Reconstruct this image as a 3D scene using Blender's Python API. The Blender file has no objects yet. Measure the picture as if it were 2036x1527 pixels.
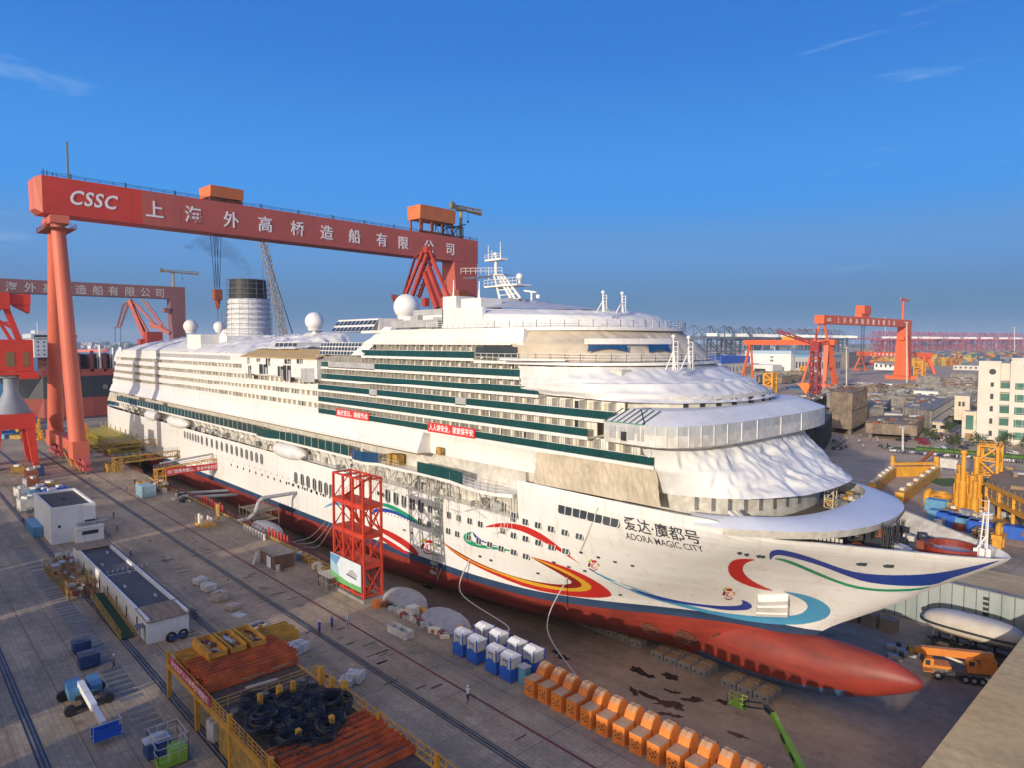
import bpy, bmesh, math, random
import numpy as np
from mathutils import Vector, Matrix, geometry
PI=math.pi; rnd=random.Random(7)
S=bpy.context.scene; COL=S.collection
# ---------------------------------------------------------------- camera, sky, sun, exposure
HC=42.0                      # camera height above the quay
FPX=1367.0; CX,CY,HOR=1018.0,763.5,680.0
PITCH=math.atan((CY-HOR)/FPX); YAW=math.atan(1276/math.hypot(FPX,CY-HOR))
F0=Vector((-math.cos(YAW),math.sin(YAW),0)); RV=Vector((math.sin(YAW),math.cos(YAW),0))
FV=F0*math.cos(PITCH)-Vector((0,0,math.sin(PITCH))); UV=RV.cross(FV)
cam=bpy.data.cameras.new('camera'); camo=bpy.data.objects.new('camera',cam); COL.objects.link(camo)
cam.sensor_width=36; cam.lens=36*FPX/2036; cam.clip_start=1; cam.clip_end=30000
m3=Matrix((RV,UV,-FV)).transposed(); camo.matrix_world=Matrix.Translation((0,0,HC))@m3.to_4x4()
S.camera=camo
SUN=Vector((-0.26,1.0,-0.215)).normalized()      # the way the light travels
SUN_EL=math.asin(-SUN.z); SUN_AZ=math.atan2(-SUN.x,-SUN.y)   # azimuth from +Y, clockwise
sl=bpy.data.lights.new('sun','SUN'); sl.energy=2.4; sl.angle=math.radians(0.6); sl.color=(1.0,0.89,0.74)
so=bpy.data.objects.new('sun',sl); COL.objects.link(so); so.rotation_euler=SUN.to_track_quat('-Z','Y').to_euler()
W=bpy.data.worlds.new("World"); S.world=W; W.use_nodes=True
def build_world():
    nt=W.node_tree; nt.nodes.clear(); N=nt.nodes.new; L=nt.links.new
    out=N('ShaderNodeOutputWorld'); bg=N('ShaderNodeBackground'); bg.inputs[1].default_value=0.14
    sky=N('ShaderNodeTexSky'); sky.sky_type='NISHITA'; sky.sun_disc=False
    sky.sun_elevation=SUN_EL; sky.sun_rotation=SUN_AZ; sky.altitude=50; sky.air_density=1.2; sky.dust_density=0.4; sky.ozone_density=3.0
    tc=N('ShaderNodeTexCoord')
    # the half of the sky away from the low sun: deep blue overhead, paler haze at the horizon
    sp=N('ShaderNodeSeparateXYZ'); L(tc.outputs['Generated'],sp.inputs[0])
    rp=N('ShaderNodeValToRGB'); rp.color_ramp.interpolation='EASE'; e=rp.color_ramp.elements
    K=1/.14
    stops=[(0,(0.1191,0.1911,0.3089)),(0.045,(0.0764,0.1592,0.2834)),(0.13,(0.0796,0.2038,0.4268)),(0.2,(0.0433,0.2038,0.5223)),(0.42,(0.0248,0.1306,0.4268)),(0.9,(0.0140,0.0828,0.3312))]
    e[0].position=stops[0][0]; e[0].color=(*[c*K for c in stops[0][1]],1); e[1].position=stops[-1][0]; e[1].color=(*[c*K for c in stops[-1][1]],1)
    for p,c in stops[1:-1]: q=e.new(p); q.color=(*[v*K for v in c],1)
    L(sp.outputs['Z'],rp.inputs[0])
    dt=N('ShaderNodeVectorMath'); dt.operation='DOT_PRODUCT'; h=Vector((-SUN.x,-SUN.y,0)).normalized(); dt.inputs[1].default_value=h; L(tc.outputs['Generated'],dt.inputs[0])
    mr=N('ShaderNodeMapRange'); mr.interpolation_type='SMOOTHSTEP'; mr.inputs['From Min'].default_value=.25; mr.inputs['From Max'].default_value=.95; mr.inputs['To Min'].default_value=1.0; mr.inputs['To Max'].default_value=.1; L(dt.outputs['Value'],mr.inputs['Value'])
    m0=N('ShaderNodeMix'); m0.data_type='RGBA'; gl=N('ShaderNodeMix'); gl.data_type='RGBA'; gl.inputs['Factor'].default_value=.72; gl.inputs['B'].default_value=(1.5*K,1.18*K,.82*K,1); L(sky.outputs[0],gl.inputs['A']); L(gl.outputs['Result'],m0.inputs['A']); L(rp.outputs[0],m0.inputs['B']); L(mr.outputs[0],m0.inputs['Factor'])  # gl: warm glow added over the unseen sun side of the sky, for fill
    # a few thin wisps of cloud
    mp=N('ShaderNodeMapping'); mp.inputs['Scale'].default_value=(2.6,2.6,15); L(tc.outputs['Generated'],mp.inputs[0])
    n1=N('ShaderNodeTexNoise'); n1.inputs['Scale'].default_value=1.5; n1.inputs['Detail'].default_value=8; n1.inputs['Roughness'].default_value=.62; n1.inputs['Distortion'].default_value=.5
    L(mp.outputs[0],n1.inputs['Vector'])
    r1=N('ShaderNodeValToRGB'); r1.color_ramp.elements[0].position=.63; r1.color_ramp.elements[1].position=.98; L(n1.outputs[0],r1.inputs[0])
    mul=N('ShaderNodeMath'); mul.operation='MULTIPLY'; mul.inputs[1].default_value=.6; L(r1.outputs[0],mul.inputs[0])
    mx=N('ShaderNodeMix'); mx.data_type='RGBA'; mx.inputs['B'].default_value=(2.6,3.3,4.4,1)
    L(m0.outputs['Result'],mx.inputs['A']); L(mul.outputs[0],mx.inputs['Factor'])
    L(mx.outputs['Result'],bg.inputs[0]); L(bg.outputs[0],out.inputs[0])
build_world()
V=S.view_settings; V.view_transform='Standard'; V.look='None'; V.gamma=1; V.use_curve_mapping=False; V.exposure=0.65
S.cycles.max_bounces=6; S.cycles.diffuse_bounces=3; S.cycles.glossy_bounces=2; S.cycles.transparent_max_bounces=8; S.cycles.volume_bounces=0
# ---------------------------------------------------------------- photograph pixel -> point in the yard
def ray(x,y): return FV*FPX+RV*(x-CX)+UV*(CY-y)
def G(x,y,z=0.0):
    r=ray(x,y); t=(z-HC)/r.z; return Vector((0,0,HC))+r*t
def PY(x,y,Y):
    r=ray(x,y); return Vector((0,0,HC))+r*(Y/r.y)
def PX(x,y,X):
    r=ray(x,y); return Vector((0,0,HC))+r*(X/r.x)
def PD(x,y,d):
    r=ray(x,y); return Vector((0,0,HC))+r*(d/FPX)
# ---------------------------------------------------------------- materials
def lin(c):
    return tuple((v/12.92 if v<=.04045 else ((v+.055)/1.055)**2.4) for v in c)
_M={}
def pm(name,col,col2=None,scale=1.0,rough=.6,metal=0.,bump=0.,bscale=None,lo=.35,hi=.65,stretch=None,spec=None,detail=5):
    """procedural paint: two colours (linear) mixed by noise in the object's own space"""
    if name in _M: return _M[name]
    m=bpy.data.materials.new(name); m.use_nodes=True; nt=m.node_tree; N=nt.nodes.new; L=nt.links.new
    b=nt.nodes['Principled BSDF']; b.inputs['Roughness'].default_value=rough; b.inputs['Metallic'].default_value=metal
    if spec is not None: b.inputs['Specular IOR Level'].default_value=spec
    col2=col2 or tuple(c*.82 for c in col)
    tc=N('ShaderNodeTexCoord'); vec=tc.outputs['Object']
    if stretch:
        mp=N('ShaderNodeMapping'); mp.inputs['Scale'].default_value=stretch; L(vec,mp.inputs[0]); vec=mp.outputs[0]
    n=N('ShaderNodeTexNoise'); n.inputs['Scale'].default_value=scale; n.inputs['Detail'].default_value=detail; n.inputs['Roughness'].default_value=.6; L(vec,n.inputs['Vector'])
    r=N('ShaderNodeValToRGB'); e=r.color_ramp.elements; e[0].position=lo; e[1].position=hi; e[0].color=(*col,1); e[1].color=(*col2,1)
    L(n.outputs[0],r.inputs[0]); L(r.outputs[0],b.inputs['Base Color'])
    if bump:
        n2=N('ShaderNodeTexNoise'); n2.inputs['Scale'].default_value=bscale or scale*3; n2.inputs['Detail'].default_value=6; L(vec,n2.inputs['Vector'])
        bp=N('ShaderNodeBump'); bp.inputs['Strength'].default_value=bump; bp.inputs['Distance'].default_value=.3; L(n2.outputs[0],bp.inputs['Height']); L(bp.outputs[0],b.inputs['Normal'])
    _M[name]=m; return m
RED=pm('red_paint',(.60,.055,.02),(.45,.04,.018),.5,.5)
SALMON=pm('salmon_paint',(.62,.15,.085),(.50,.11,.065),.12,.55,stretch=(1,1,.25))
GIRDER=pm('girder_paint',(.52,.115,.08),(.45,.10,.07),.05,.6)
GIRDER_R=pm('girder_red',(.68,.06,.03),(.60,.05,.026),.1,.55)
ORANGE=pm('orange_red_paint',(.75,.13,.03),(.62,.10,.028),.3,.55)
YEL=pm('yellow_paint',(.72,.36,.03),(.50,.23,.025),.8,.6)
YELD=pm('yellow_worn',(.50,.30,.04),(.22,.13,.05),1.3,.75)
WHITE=pm('white_paint',(.80,.78,.74),(.70,.68,.64),.25,.5)
HULLW=pm('hull_white',(.80,.785,.755),(.72,.70,.66),.12,.35,stretch=(.4,1,1))
WHITED=pm('white_dirty',(.66,.63,.57),(.46,.43,.37),.8,.7)
CREAM=pm('cream_paint',(.70,.60,.46),(.58,.48,.36),.5,.7)
GREYL=pm('grey_light',(.42,.42,.42),(.32,.32,.32),.6,.7)
GREY=pm('grey_mid',(.20,.20,.20),(.13,.13,.13),.8,.75)
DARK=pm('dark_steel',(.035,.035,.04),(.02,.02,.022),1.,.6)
BLACK=pm('black_rubber',(.014,.014,.016),(.02,.02,.022),2.,.55)
GLASS=pm('dark_glass',(.03,.04,.045),(.05,.06,.065),.4,.12,spec=.6)
GREEN=pm('green_glass',(.007,.05,.05),(.012,.07,.068),.25,.18,stretch=(1,.1,.1),spec=.6)
BLUEG=pm('blue_glass',(.012,.05,.13),(.02,.08,.17),.3,.2,spec=.6)
BLUE=pm('blue_paint',(.02,.12,.55),(.02,.09,.40),.6,.5)
BLUEL=pm('light_blue_paint',(.12,.33,.50),(.10,.25,.40),.6,.6)
BLUED=pm('dark_blue_paint',(.03,.07,.20),(.02,.05,.13),.8,.6)
STEEL=pm('rusty_steel',(.30,.225,.16),(.15,.115,.085),.3,.85)
STEELG=pm('primer_steel',(.31,.285,.255),(.18,.17,.15),.25,.85)
RUST=pm('rust_red',(.33,.075,.03),(.16,.06,.03),1.5,.8)
WOOD=pm('timber',(.34,.22,.11),(.22,.13,.07),1.2,.85)
CONC=pm('concrete',(.30,.28,.25),(.20,.185,.165),.4,.9,bump=.1)
SKIN=pm('skin',(.42,.24,.16),(.36,.2,.13),4,.6)
LEAF=pm('leaf',(.065,.10,.022),(.035,.06,.014),.6,.7)
TRUNK=pm('bark',(.12,.09,.06),(.07,.05,.035),2,.9)
TEXTW=pm('letter_white',(.86,.85,.82),(.8,.78,.75),1,.6)
TEXTG=pm('letter_grey',(.05,.05,.055),(.06,.06,.065),1,.5)
def seams(m,w=9.,h=2.7,dark=.80,bumpy=.12):
    """plate seams (brick joints in X and Z) and faint vertical runs multiplied into a paint"""
    nt=m.node_tree; N=nt.nodes.new; L=nt.links.new; b=nt.nodes['Principled BSDF']; src=b.inputs['Base Color'].links[0].from_socket
    tc=N('ShaderNodeTexCoord'); sp=N('ShaderNodeSeparateXYZ'); cb=N('ShaderNodeCombineXYZ'); L(tc.outputs['Object'],sp.inputs[0]); L(sp.outputs['X'],cb.inputs['X']); L(sp.outputs['Z'],cb.inputs['Y'])
    br=N('ShaderNodeTexBrick'); br.inputs['Scale'].default_value=1; br.inputs['Brick Width'].default_value=w; br.inputs['Row Height'].default_value=h; br.inputs['Mortar Size'].default_value=.022; br.inputs['Color1'].default_value=(1,1,1,1); br.inputs['Color2'].default_value=(.955,.955,.95,1); br.inputs['Mortar'].default_value=(dark,dark,dark,1); L(cb.outputs[0],br.inputs['Vector'])
    mp=N('ShaderNodeMapping'); mp.inputs['Scale'].default_value=(1.3,1.3,.05); L(tc.outputs['Object'],mp.inputs[0]); n=N('ShaderNodeTexNoise'); n.inputs['Scale'].default_value=.8; n.inputs['Detail'].default_value=7; L(mp.outputs[0],n.inputs['Vector'])
    r=N('ShaderNodeValToRGB'); r.color_ramp.elements[0].position=.56; r.color_ramp.elements[1].position=.80; r.color_ramp.elements[0].color=(1,1,1,1); r.color_ramp.elements[1].color=(.80,.74,.66,1); L(n.outputs[0],r.inputs[0])
    x=N('ShaderNodeMix'); x.data_type='RGBA'; x.blend_type='MULTIPLY'; x.inputs['Factor'].default_value=1; L(src,x.inputs['A']); L(br.outputs[0],x.inputs['B']); y=N('ShaderNodeMix'); y.data_type='RGBA'; y.blend_type='MULTIPLY'; y.inputs['Factor'].default_value=.8; L(x.outputs['Result'],y.inputs['A']); L(r.outputs[0],y.inputs['B']); L(y.outputs['Result'],b.inputs['Base Color'])
    n2=N('ShaderNodeTexNoise'); n2.inputs['Scale'].default_value=.45; n2.inputs['Detail'].default_value=2; L(tc.outputs['Object'],n2.inputs['Vector']); bp=N('ShaderNodeBump'); bp.inputs['Strength'].default_value=bumpy; bp.inputs['Distance'].default_value=.25; L(n2.outputs[0],bp.inputs['Height']); L(bp.outputs[0],b.inputs['Normal'])
seams(HULLW); seams(GIRDER,8.,6.,.78,.05); seams(GIRDER_R,8.,6.,.8,.05); seams(WHITE,6.,2.6,.86,.05)
# ---------------------------------------------------------------- mesh builder
class MB:
    def __init__(s): s.v=[]; s.f=[]; s.m=[]; s.X=None
    def add(s,vs,fs,m=0):
        o=len(s.v)
        if s.X is not None: vs=[s.X@Vector(v) for v in vs]
        s.v.extend(tuple(v) for v in vs); s.f.extend(tuple(i+o for i in f) for f in fs); s.m.extend([m]*len(fs)); return s
    def box(s,c,d,m=0,rz=0.):
        x,y,z=d[0]/2,d[1]/2,d[2]/2; ca,sa=math.cos(rz),math.sin(rz)
        vs=[(c[0]+a*ca-b*sa,c[1]+a*sa+b*ca,c[2]+k) for k in(-z,z) for a,b in((-x,-y),(x,-y),(x,y),(-x,y))]
        return s.add(vs,[(3,2,1,0),(4,5,6,7),(0,1,5,4),(1,2,6,5),(2,3,7,6),(3,0,4,7)],m)
    def bb(s,a,b,m=0):
        return s.box([(a[i]+b[i])/2 for i in range(3)],[abs(b[i]-a[i]) for i in range(3)],m)
    def bar(s,a,b,w=.2,h=None,m=0,w2=None,h2=None):
        a,b=Vector(a),Vector(b); h=h or w; w2=w2 or w; h2=h2 or h; d=(b-a)
        if d.length<1e-6: return s
        d.normalize(); up=Vector((0,0,1)) if abs(d.z)<.98 else Vector((1,0,0))
        r=d.cross(up).normalized(); u=r.cross(d)
        vs=[p+r*(i*ww/2)+u*(j*hh/2) for p,ww,hh in((a,w,h),(b,w2,h2)) for i,j in((-1,-1),(1,-1),(1,1),(-1,1))]
        return s.add(vs,[(3,2,1,0),(4,5,6,7),(0,1,5,4),(1,2,6,5),(2,3,7,6),(3,0,4,7)],m)
    def tube(s,a,b,r,r2=None,n=8,m=0,cap=True):
        a,b=Vector(a),Vector(b); r2=r if r2 is None else r2; d=(b-a)
        if d.length<1e-6: return s
        d.normalize(); up=Vector((0,0,1)) if abs(d.z)<.98 else Vector((1,0,0))
        x=d.cross(up).normalized(); y=x.cross(d)
        vs=[p+x*(math.cos(t)*q)+y*(math.sin(t)*q) for p,q in((a,r),(b,r2)) for t in[2*PI*i/n for i in range(n)]]
        fs=[(i,(i+1)%n,n+(i+1)%n,n+i) for i in range(n)]
        if cap: fs+=[tuple(range(n-1,-1,-1)),tuple(range(n,2*n))]
        return s.add(vs,fs,m)
    def path(s,ps,r,n=6,m=0):
        for a,b in zip(ps[:-1],ps[1:]): s.tube(a,b,r,r,n,m)
        return s
    def prism(s,poly,z0,z1,m=0,mtop=None):
        n=len(poly); vs=[(p[0],p[1],z0) for p in poly]+[(p[0],p[1],z1) for p in poly]
        s.add(vs,[(i,(i+1)%n,n+(i+1)%n,n+i) for i in range(n)]+[tuple(range(n-1,-1,-1))],m)
        return s.add([(p[0],p[1],z1) for p in poly],[tuple(range(n))],m if mtop is None else mtop)
    def ext(s,poly,a,b,axis='y',m=0):
        """polygon (u,z) extruded along x or y from a to b"""
        n=len(poly); f=(lambda p,k:(p[0],k,p[1])) if axis=='y' else (lambda p,k:(k,p[0],p[1]))
        vs=[f(p,a) for p in poly]+[f(p,b) for p in poly]
        return s.add(vs,[(i,(i+1)%n,n+(i+1)%n,n+i) for i in range(n)]+[tuple(range(n-1,-1,-1)),tuple(range(n,2*n))],m)
    def poly(s,ps,m=0): return s.add(ps,[tuple(range(len(ps)))],m)
    def grid(s,fn,nu,nv,m=0,close=False):
        vs=[fn(i/nu,j/nv) for j in range(nv+1) for i in range(nu+1)]
        fs=[(j*(nu+1)+i,j*(nu+1)+i+1,(j+1)*(nu+1)+i+1,(j+1)*(nu+1)+i) for j in range(nv) for i in range(nu)]
        return s.add(vs,fs,m)
    def lathe(s,c,prof,n=16,m=0):
        vs=[(c[0]+r*math.cos(2*PI*i/n),c[1]+r*math.sin(2*PI*i/n),c[2]+z) for r,z in prof for i in range(n)]
        fs=[(k*n+i,k*n+(i+1)%n,(k+1)*n+(i+1)%n,(k+1)*n+i) for k in range(len(prof)-1) for i in range(n)]
        return s.add(vs,fs,m)
    def ball(s,c,r,n=16,m=0,sz=1.):
        k=max(5,n//2); return s.lathe(c,[(r*math.sin(PI*i/k)+1e-4,-r*sz*math.cos(PI*i/k)) for i in range(k+1)],n,m)
    def ring(s,c,r,t,n=20,k=6,m=0,axis='z'):
        def f(u,v):
            a=2*PI*u; b=2*PI*v; q=r+t*math.cos(b); p=(q*math.cos(a),q*math.sin(a),t*math.sin(b))
            if axis=='y': p=(p[0],p[2],p[1])
            if axis=='x': p=(p[2],p[0],p[1])
            return (c[0]+p[0],c[1]+p[1],c[2]+p[2])
        return s.grid(f,n,k,m)
    def truss(s,a,b,w,h,n,r=.12,m=0,tri=False):
        """box lattice between a and b: four chords, posts and diagonals"""
        a,b=Vector(a),Vector(b); d=(b-a).normalized(); up=Vector((0,0,1)) if abs(d.z)<.9 else Vector((1,0,0))
        x=d.cross(up).normalized(); y=x.cross(d)
        cs=[x*(i*w/2)+y*(j*h/2) for i,j in((-1,-1),(1,-1),(1,1),(-1,1))]
        for c in cs: s.bar(a+c,b+c,r*1.6,r*1.6,m)
        for k in range(n+1):
            p=a.lerp(b,k/n)
            for i in range(4): s.bar(p+cs[i],p+cs[(i+1)%4],r,r,m)
            if k<n:
                q=a.lerp(b,(k+1)/n)
                for i in range(4):
                    u,v=(cs[i],cs[(i+1)%4]) if (k+i)%2 else (cs[(i+1)%4],cs[i]); s.bar(p+u,q+v,r,r,m)
        return s
    def rail(s,ps,h=1.1,step=2.,r=.05,m=0,rows=2):
        for a,b in zip(ps[:-1],ps[1:]):
            a,b=Vector(a),Vector(b); n=max(1,int((b-a).length/step))
            for i in range(n+1):
                p=a.lerp(b,i/n); s.bar(p,p+Vector((0,0,h)),r,r,m)
            for k in range(rows):
                z=Vector((0,0,h*(1-k/rows))); s.bar(a+z,b+z,r,r,m)
        return s
    def build(s,name,mats,parent=None,smooth=False,world=True):
        if not isinstance(mats,(list,tuple)): mats=[mats]
        vs=s.v
        if parent is not None and world:
            iv=WM(parent).inverted(); vs=[iv@Vector(v) for v in vs]
        me=bpy.data.meshes.new(name); me.from_pydata([tuple(v) for v in vs],[],s.f)
        for m in mats: me.materials.append(m)
        if len(mats)>1: me.polygons.foreach_set('material_index',s.m)
        if smooth: me.polygons.foreach_set('use_smooth',[True]*len(s.f))
        me.update()
        if smooth is not True and smooth: me.set_sharp_from_angle(angle=smooth)
        o=bpy.data.objects.new(name,me); COL.objects.link(o)
        if parent is not None: o.parent=parent
        return o
def WM(o):
    m=Matrix.Identity(4)
    while o is not None:
        m=Matrix.LocRotScale(o.location,o.rotation_euler,o.scale)@m; o=o.parent
    return m
def tag(o,label=None,cat=None,group=None,kind=None):
    if label: o['label']=label
    if cat: o['category']=cat
    if group: o['group']=group
    if kind: o['kind']=kind
    return o
def thing(name,label,cat,loc=(0,0,0),rz=0.,group=None):
    o=bpy.data.objects.new(name,None); COL.objects.link(o); o.location=loc; o.rotation_euler=(0,0,rz); o.empty_display_size=.5
    return tag(o,label,cat,group)
def dup(r,loc,rz=None,label=None,group=None,sc=None,swap=None):
    """copy of a thing with its parts and sub-parts; swap = {material: material} on the copies"""
    def cp(o,par):
        c=o.copy(); COL.objects.link(c)
        if par is not None: c.parent=par
        if swap and o.type=='MESH':
            for i,sl_ in enumerate(c.material_slots):
                if sl_.material in swap:
                    sl_.link='OBJECT'; sl_.material=swap[o.data.materials[i]]
        for k in list(o.children): cp(k,c)
        return c
    c=cp(r,None); c.location=loc
    if rz is not None: c.rotation_euler=(0,0,rz)
    if sc: c.scale=sc if hasattr(sc,'__len__') else (sc,sc,sc)
    if label: c['label']=label
    if group: c['group']=group
    return c
def smoothnoise(x,y,z=0.,s=1.):
    from mathutils import noise
    return noise.noise(Vector((x*s,y*s,z*s)))
def text_mb(mb,txt,size,org,right,up,m=0,offset=0.,mapf=None,spacing=1.,depth=.03):
    """lettering laid on a plane (org + right*u + up*v) or through mapf(u,v)"""
    cu=bpy.data.curves.new('t','FONT'); cu.body=txt; cu.size=size; cu.offset=offset; cu.space_character=spacing; cu.resolution_u=3
    if mapf is None: cu.extrude=depth
    o=bpy.data.objects.new('t',cu); COL.objects.link(o)
    dg=bpy.context.evaluated_depsgraph_get(); me=bpy.data.meshes.new_from_object(o.evaluated_get(dg))
    right,up,org=Vector(right),Vector(up),Vector(org); nrm=right.cross(up)
    if mapf: vs=[mapf(v.co.x,v.co.y) for v in me.vertices]
    else: vs=[org+right*v.co.x+up*v.co.y+nrm*(v.co.z+depth) for v in me.vertices]
    xs=[v.co.x for v in me.vertices]
    mb.add(vs,[tuple(p.vertices) for p in me.polygons],m)
    bpy.data.objects.remove(o); bpy.data.curves.remove(cu); bpy.data.meshes.remove(me)
    return (min(xs),max(xs)) if xs else (0,0)
# ---------------------------------------------------------------- ground, dock, water
def ground_mat(name,paver=True,base=(.62,.465,.29),dark=(.31,.245,.165)):
    m=bpy.data.materials.new(name); m.use_nodes=True; nt=m.node_tree; N=nt.nodes.new; L=nt.links.new
    b=nt.nodes['Principled BSDF']; b.inputs['Roughness'].default_value=.85
    tc=N('ShaderNodeTexCoord'); vec=tc.outputs['Object']
    def noise(sc,det=6,rough=.6,st=None):
        v=vec
        if st: q=N('ShaderNodeMapping'); q.inputs['Scale'].default_value=st; L(vec,q.inputs[0]); v=q.outputs[0]
        n=N('ShaderNodeTexNoise'); n.inputs['Scale'].default_value=sc; n.inputs['Detail'].default_value=det; n.inputs['Roughness'].default_value=rough; L(v,n.inputs['Vector']); return n.outputs[0]
    def ramp(f,a,bb,ca,cb):
        r=N('ShaderNodeValToRGB'); e=r.color_ramp.elements; e[0].position=a; e[1].position=bb; e[0].color=(*ca,1); e[1].color=(*cb,1); L(f,r.inputs[0]); return r.outputs[0]
    def mix(t,A,B,f):
        x=N('ShaderNodeMix'); x.data_type='RGBA'; x.blend_type=t
        if isinstance(f,float): x.inputs['Factor'].default_value=f
        else: L(f,x.inputs['Factor'])
        L(A,x.inputs['A']); L(B,x.inputs['B']); return x.outputs['Result']
    c=ramp(noise(.06,8,.65),.36,.66,base,dark)
    c=mix('MULTIPLY',c,ramp(noise(.9,8,.7),.3,.75,(1.1,1.08,1.05),(.62,.62,.63)),.75)
    c=mix('MULTIPLY',c,ramp(noise(.35,6,.7,(.15,1.2,1)),.45,.7,(1,1,1),(.68,.66,.64)),.7)       # wheel-worn streaks along the quay
    if paver:
        br=N('ShaderNodeTexBrick'); br.inputs['Scale'].default_value=1.0; br.inputs['Brick Width'].default_value=1.1; br.inputs['Row Height'].default_value=.55
        br.inputs['Mortar Size'].default_value=.035; br.inputs['Color1'].default_value=(1,1,1,1); br.inputs['Color2'].default_value=(.78,.78,.8,1); br.inputs['Mortar'].default_value=(.55,.55,.55,1)
        L(vec,br.inputs['Vector']); c=mix('MULTIPLY',c,br.outputs[0],.75)
        b2=N('ShaderNodeTexBrick'); b2.offset=.0; b2.inputs['Scale'].default_value=1.0; b2.inputs['Brick Width'].default_value=7.; b2.inputs['Row Height'].default_value=9.
        b2.inputs['Mortar Size'].default_value=.09; b2.inputs['Color1'].default_value=(1,1,1,1); b2.inputs['Color2'].default_value=(.86,.86,.86,1); b2.inputs['Mortar'].default_value=(.6,.6,.6,1)
        L(vec,b2.inputs['Vector']); c=mix('MULTIPLY',c,b2.outputs[0],.8)
    st=ramp(noise(.16,5,.75),.62,.7,(1,1,1),(.5,.48,.46)); c=mix('MULTIPLY',c,st,.7)
    L(c,b.inputs['Base Color'])
    bp=N('ShaderNodeBump'); bp.inputs['Strength'].default_value=.25; bp.inputs['Distance'].default_value=.05; L(noise(2.5,8,.7),bp.inputs['Height']); L(bp.outputs[0],b.inputs['Normal'])
    return m
GND=ground_mat('quay_paving')
GND2=ground_mat('yard_ground',False,(.66,.47,.29),(.46,.335,.21))
FLOOR=ground_mat('dock_floor_concrete',False,(.42,.30,.215),(.22,.17,.13))
TAN=ground_mat('tan_coping',False,(.72,.52,.26),(.56,.39,.18))
DX0,DX1,DY0,DY1,DZ=-372.,-20.,62.,136.5,-8.4
mb=MB()
rows=[(-400,0),(0,DY0),(DY0,DY1),(DY1,170)]
for (a,b) in rows:
    for x0,x1 in ((-432,DX0),(DX0,DX1),(DX1,400)):
        if a==DY0 and x0==DX0: continue
        mb.poly([(x0,a,0),(x1,a,0),(x1,b,0),(x0,b,0)],0)
mb.poly([(-432,170,0),(6000,170,0),(6000,9000,0),(-5600,9000,0),(-1200,1700,0),(-520,640,0),(-432,350,0)],1)
mb.poly([(400,-400,0),(6000,-400,0),(6000,170,0),(400,170,0)],1)
# quay wall down to the river
wl=[(-432,-400),(-432,350),(-520,640),(-1200,1700),(-5600,9000)]
for p,q in zip(wl[:-1],wl[1:]): mb.poly([(*q,0),(*p,0),(*p,-8),(*q,-8)],0)
tag(mb.build('ground',[GND,GND2]),kind='structure')
mb=MB(); mb.poly([(DX0,DY0,DZ),(DX1,DY0,DZ),(DX1,DY1,DZ),(DX0,DY1,DZ)])
tag(mb.build('dock_floor',FLOOR),kind='structure')
PANEL=pm('dock_wall_panel',(.36,.40,.38),(.27,.31,.29),.35,.6,stretch=(1,1,.25))
mb=MB(); mb.poly([(DX0,DY1,DZ),(DX1,DY1,DZ),(DX1,DY1,0),(DX0,DY1,0)],1); mb.poly([(DX0,DY0,0),(DX1,DY0,0),(DX1,DY0,DZ),(DX0,DY0,DZ)],1)
mb.poly([(DX1,DY0,0),(DX1,DY1,0),(DX1,DY1,DZ),(DX1,DY0,DZ)],1); mb.poly([(DX0,DY1,0),(DX0,DY0,0),(DX0,DY0,DZ),(DX0,DY1,DZ)],1)
x=-120.
while x<DX1-1:                       # steel sheet facing of the far wall
    mb.bb((x+.08,DY1-.34,DZ+.05),(x+1.72,DY1-.002,-.12),0); x+=1.8
mb.bb((-125,DY1-.5,-.10),(DX1-.01,DY1+1.2,.03),1)
tag(mb.build('dock_wall',[PANEL,CONC]),kind='structure')
mb=MB()                              # tan coping slabs at the dock head and on the far side
x0=DX1-.3
mb.bb((x0,DY0,.004),(x0+17,DY1+.9,.02)); mb.bb((-62,DY1+1.25,.004),(x0-.01,DY1+12.5,.02)); tag(mb.build('dock_coping',TAN),kind='structure')
WATER=bpy.data.materials.new('river_water'); WATER.use_nodes=True
_b=WATER.node_tree.nodes['Principled BSDF']; _b.inputs['Base Color'].default_value=(.035,.055,.065,1); _b.inputs['Roughness'].default_value=.28
_n=WATER.node_tree.nodes.new('ShaderNodeTexNoise'); _n.inputs['Scale'].default_value=.12; _n.inputs['Detail'].default_value=6
_p=WATER.node_tree.nodes.new('ShaderNodeBump'); _p.inputs['Strength'].default_value=.5; _p.inputs['Distance'].default_value=.6
_t=WATER.node_tree.nodes.new('ShaderNodeTexCoord'); WATER.node_tree.links.new(_t.outputs['Object'],_n.inputs['Vector'])
WATER.node_tree.links.new(_n.outputs[0],_p.inputs['Height']); WATER.node_tree.links.new(_p.outputs[0],_b.inputs['Normal'])
mb=MB(); mb.poly([(-9000,-6000,-4),(-372.5,-6000,-4),(-372.5,9000,-4),(-9000,9000,-4)]); tag(mb.build('river_water',WATER),kind='structure')
FAR=pm('far_land',(.10,.11,.10),(.07,.08,.075),.004,.9)
mb=MB(); mb.poly([(-26000,-9000,-3.9),(-4600,-9000,-3.9),(-5200,9000,-3.9),(-26000,16000,-3.9)]); mb.poly([(-26000,9001,-3.95),(9000,9001,-3.95),(9000,26000,-3.95),(-26000,26000,-3.95)])
tag(mb.build('far_shore_land',FAR),kind='structure')
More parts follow.
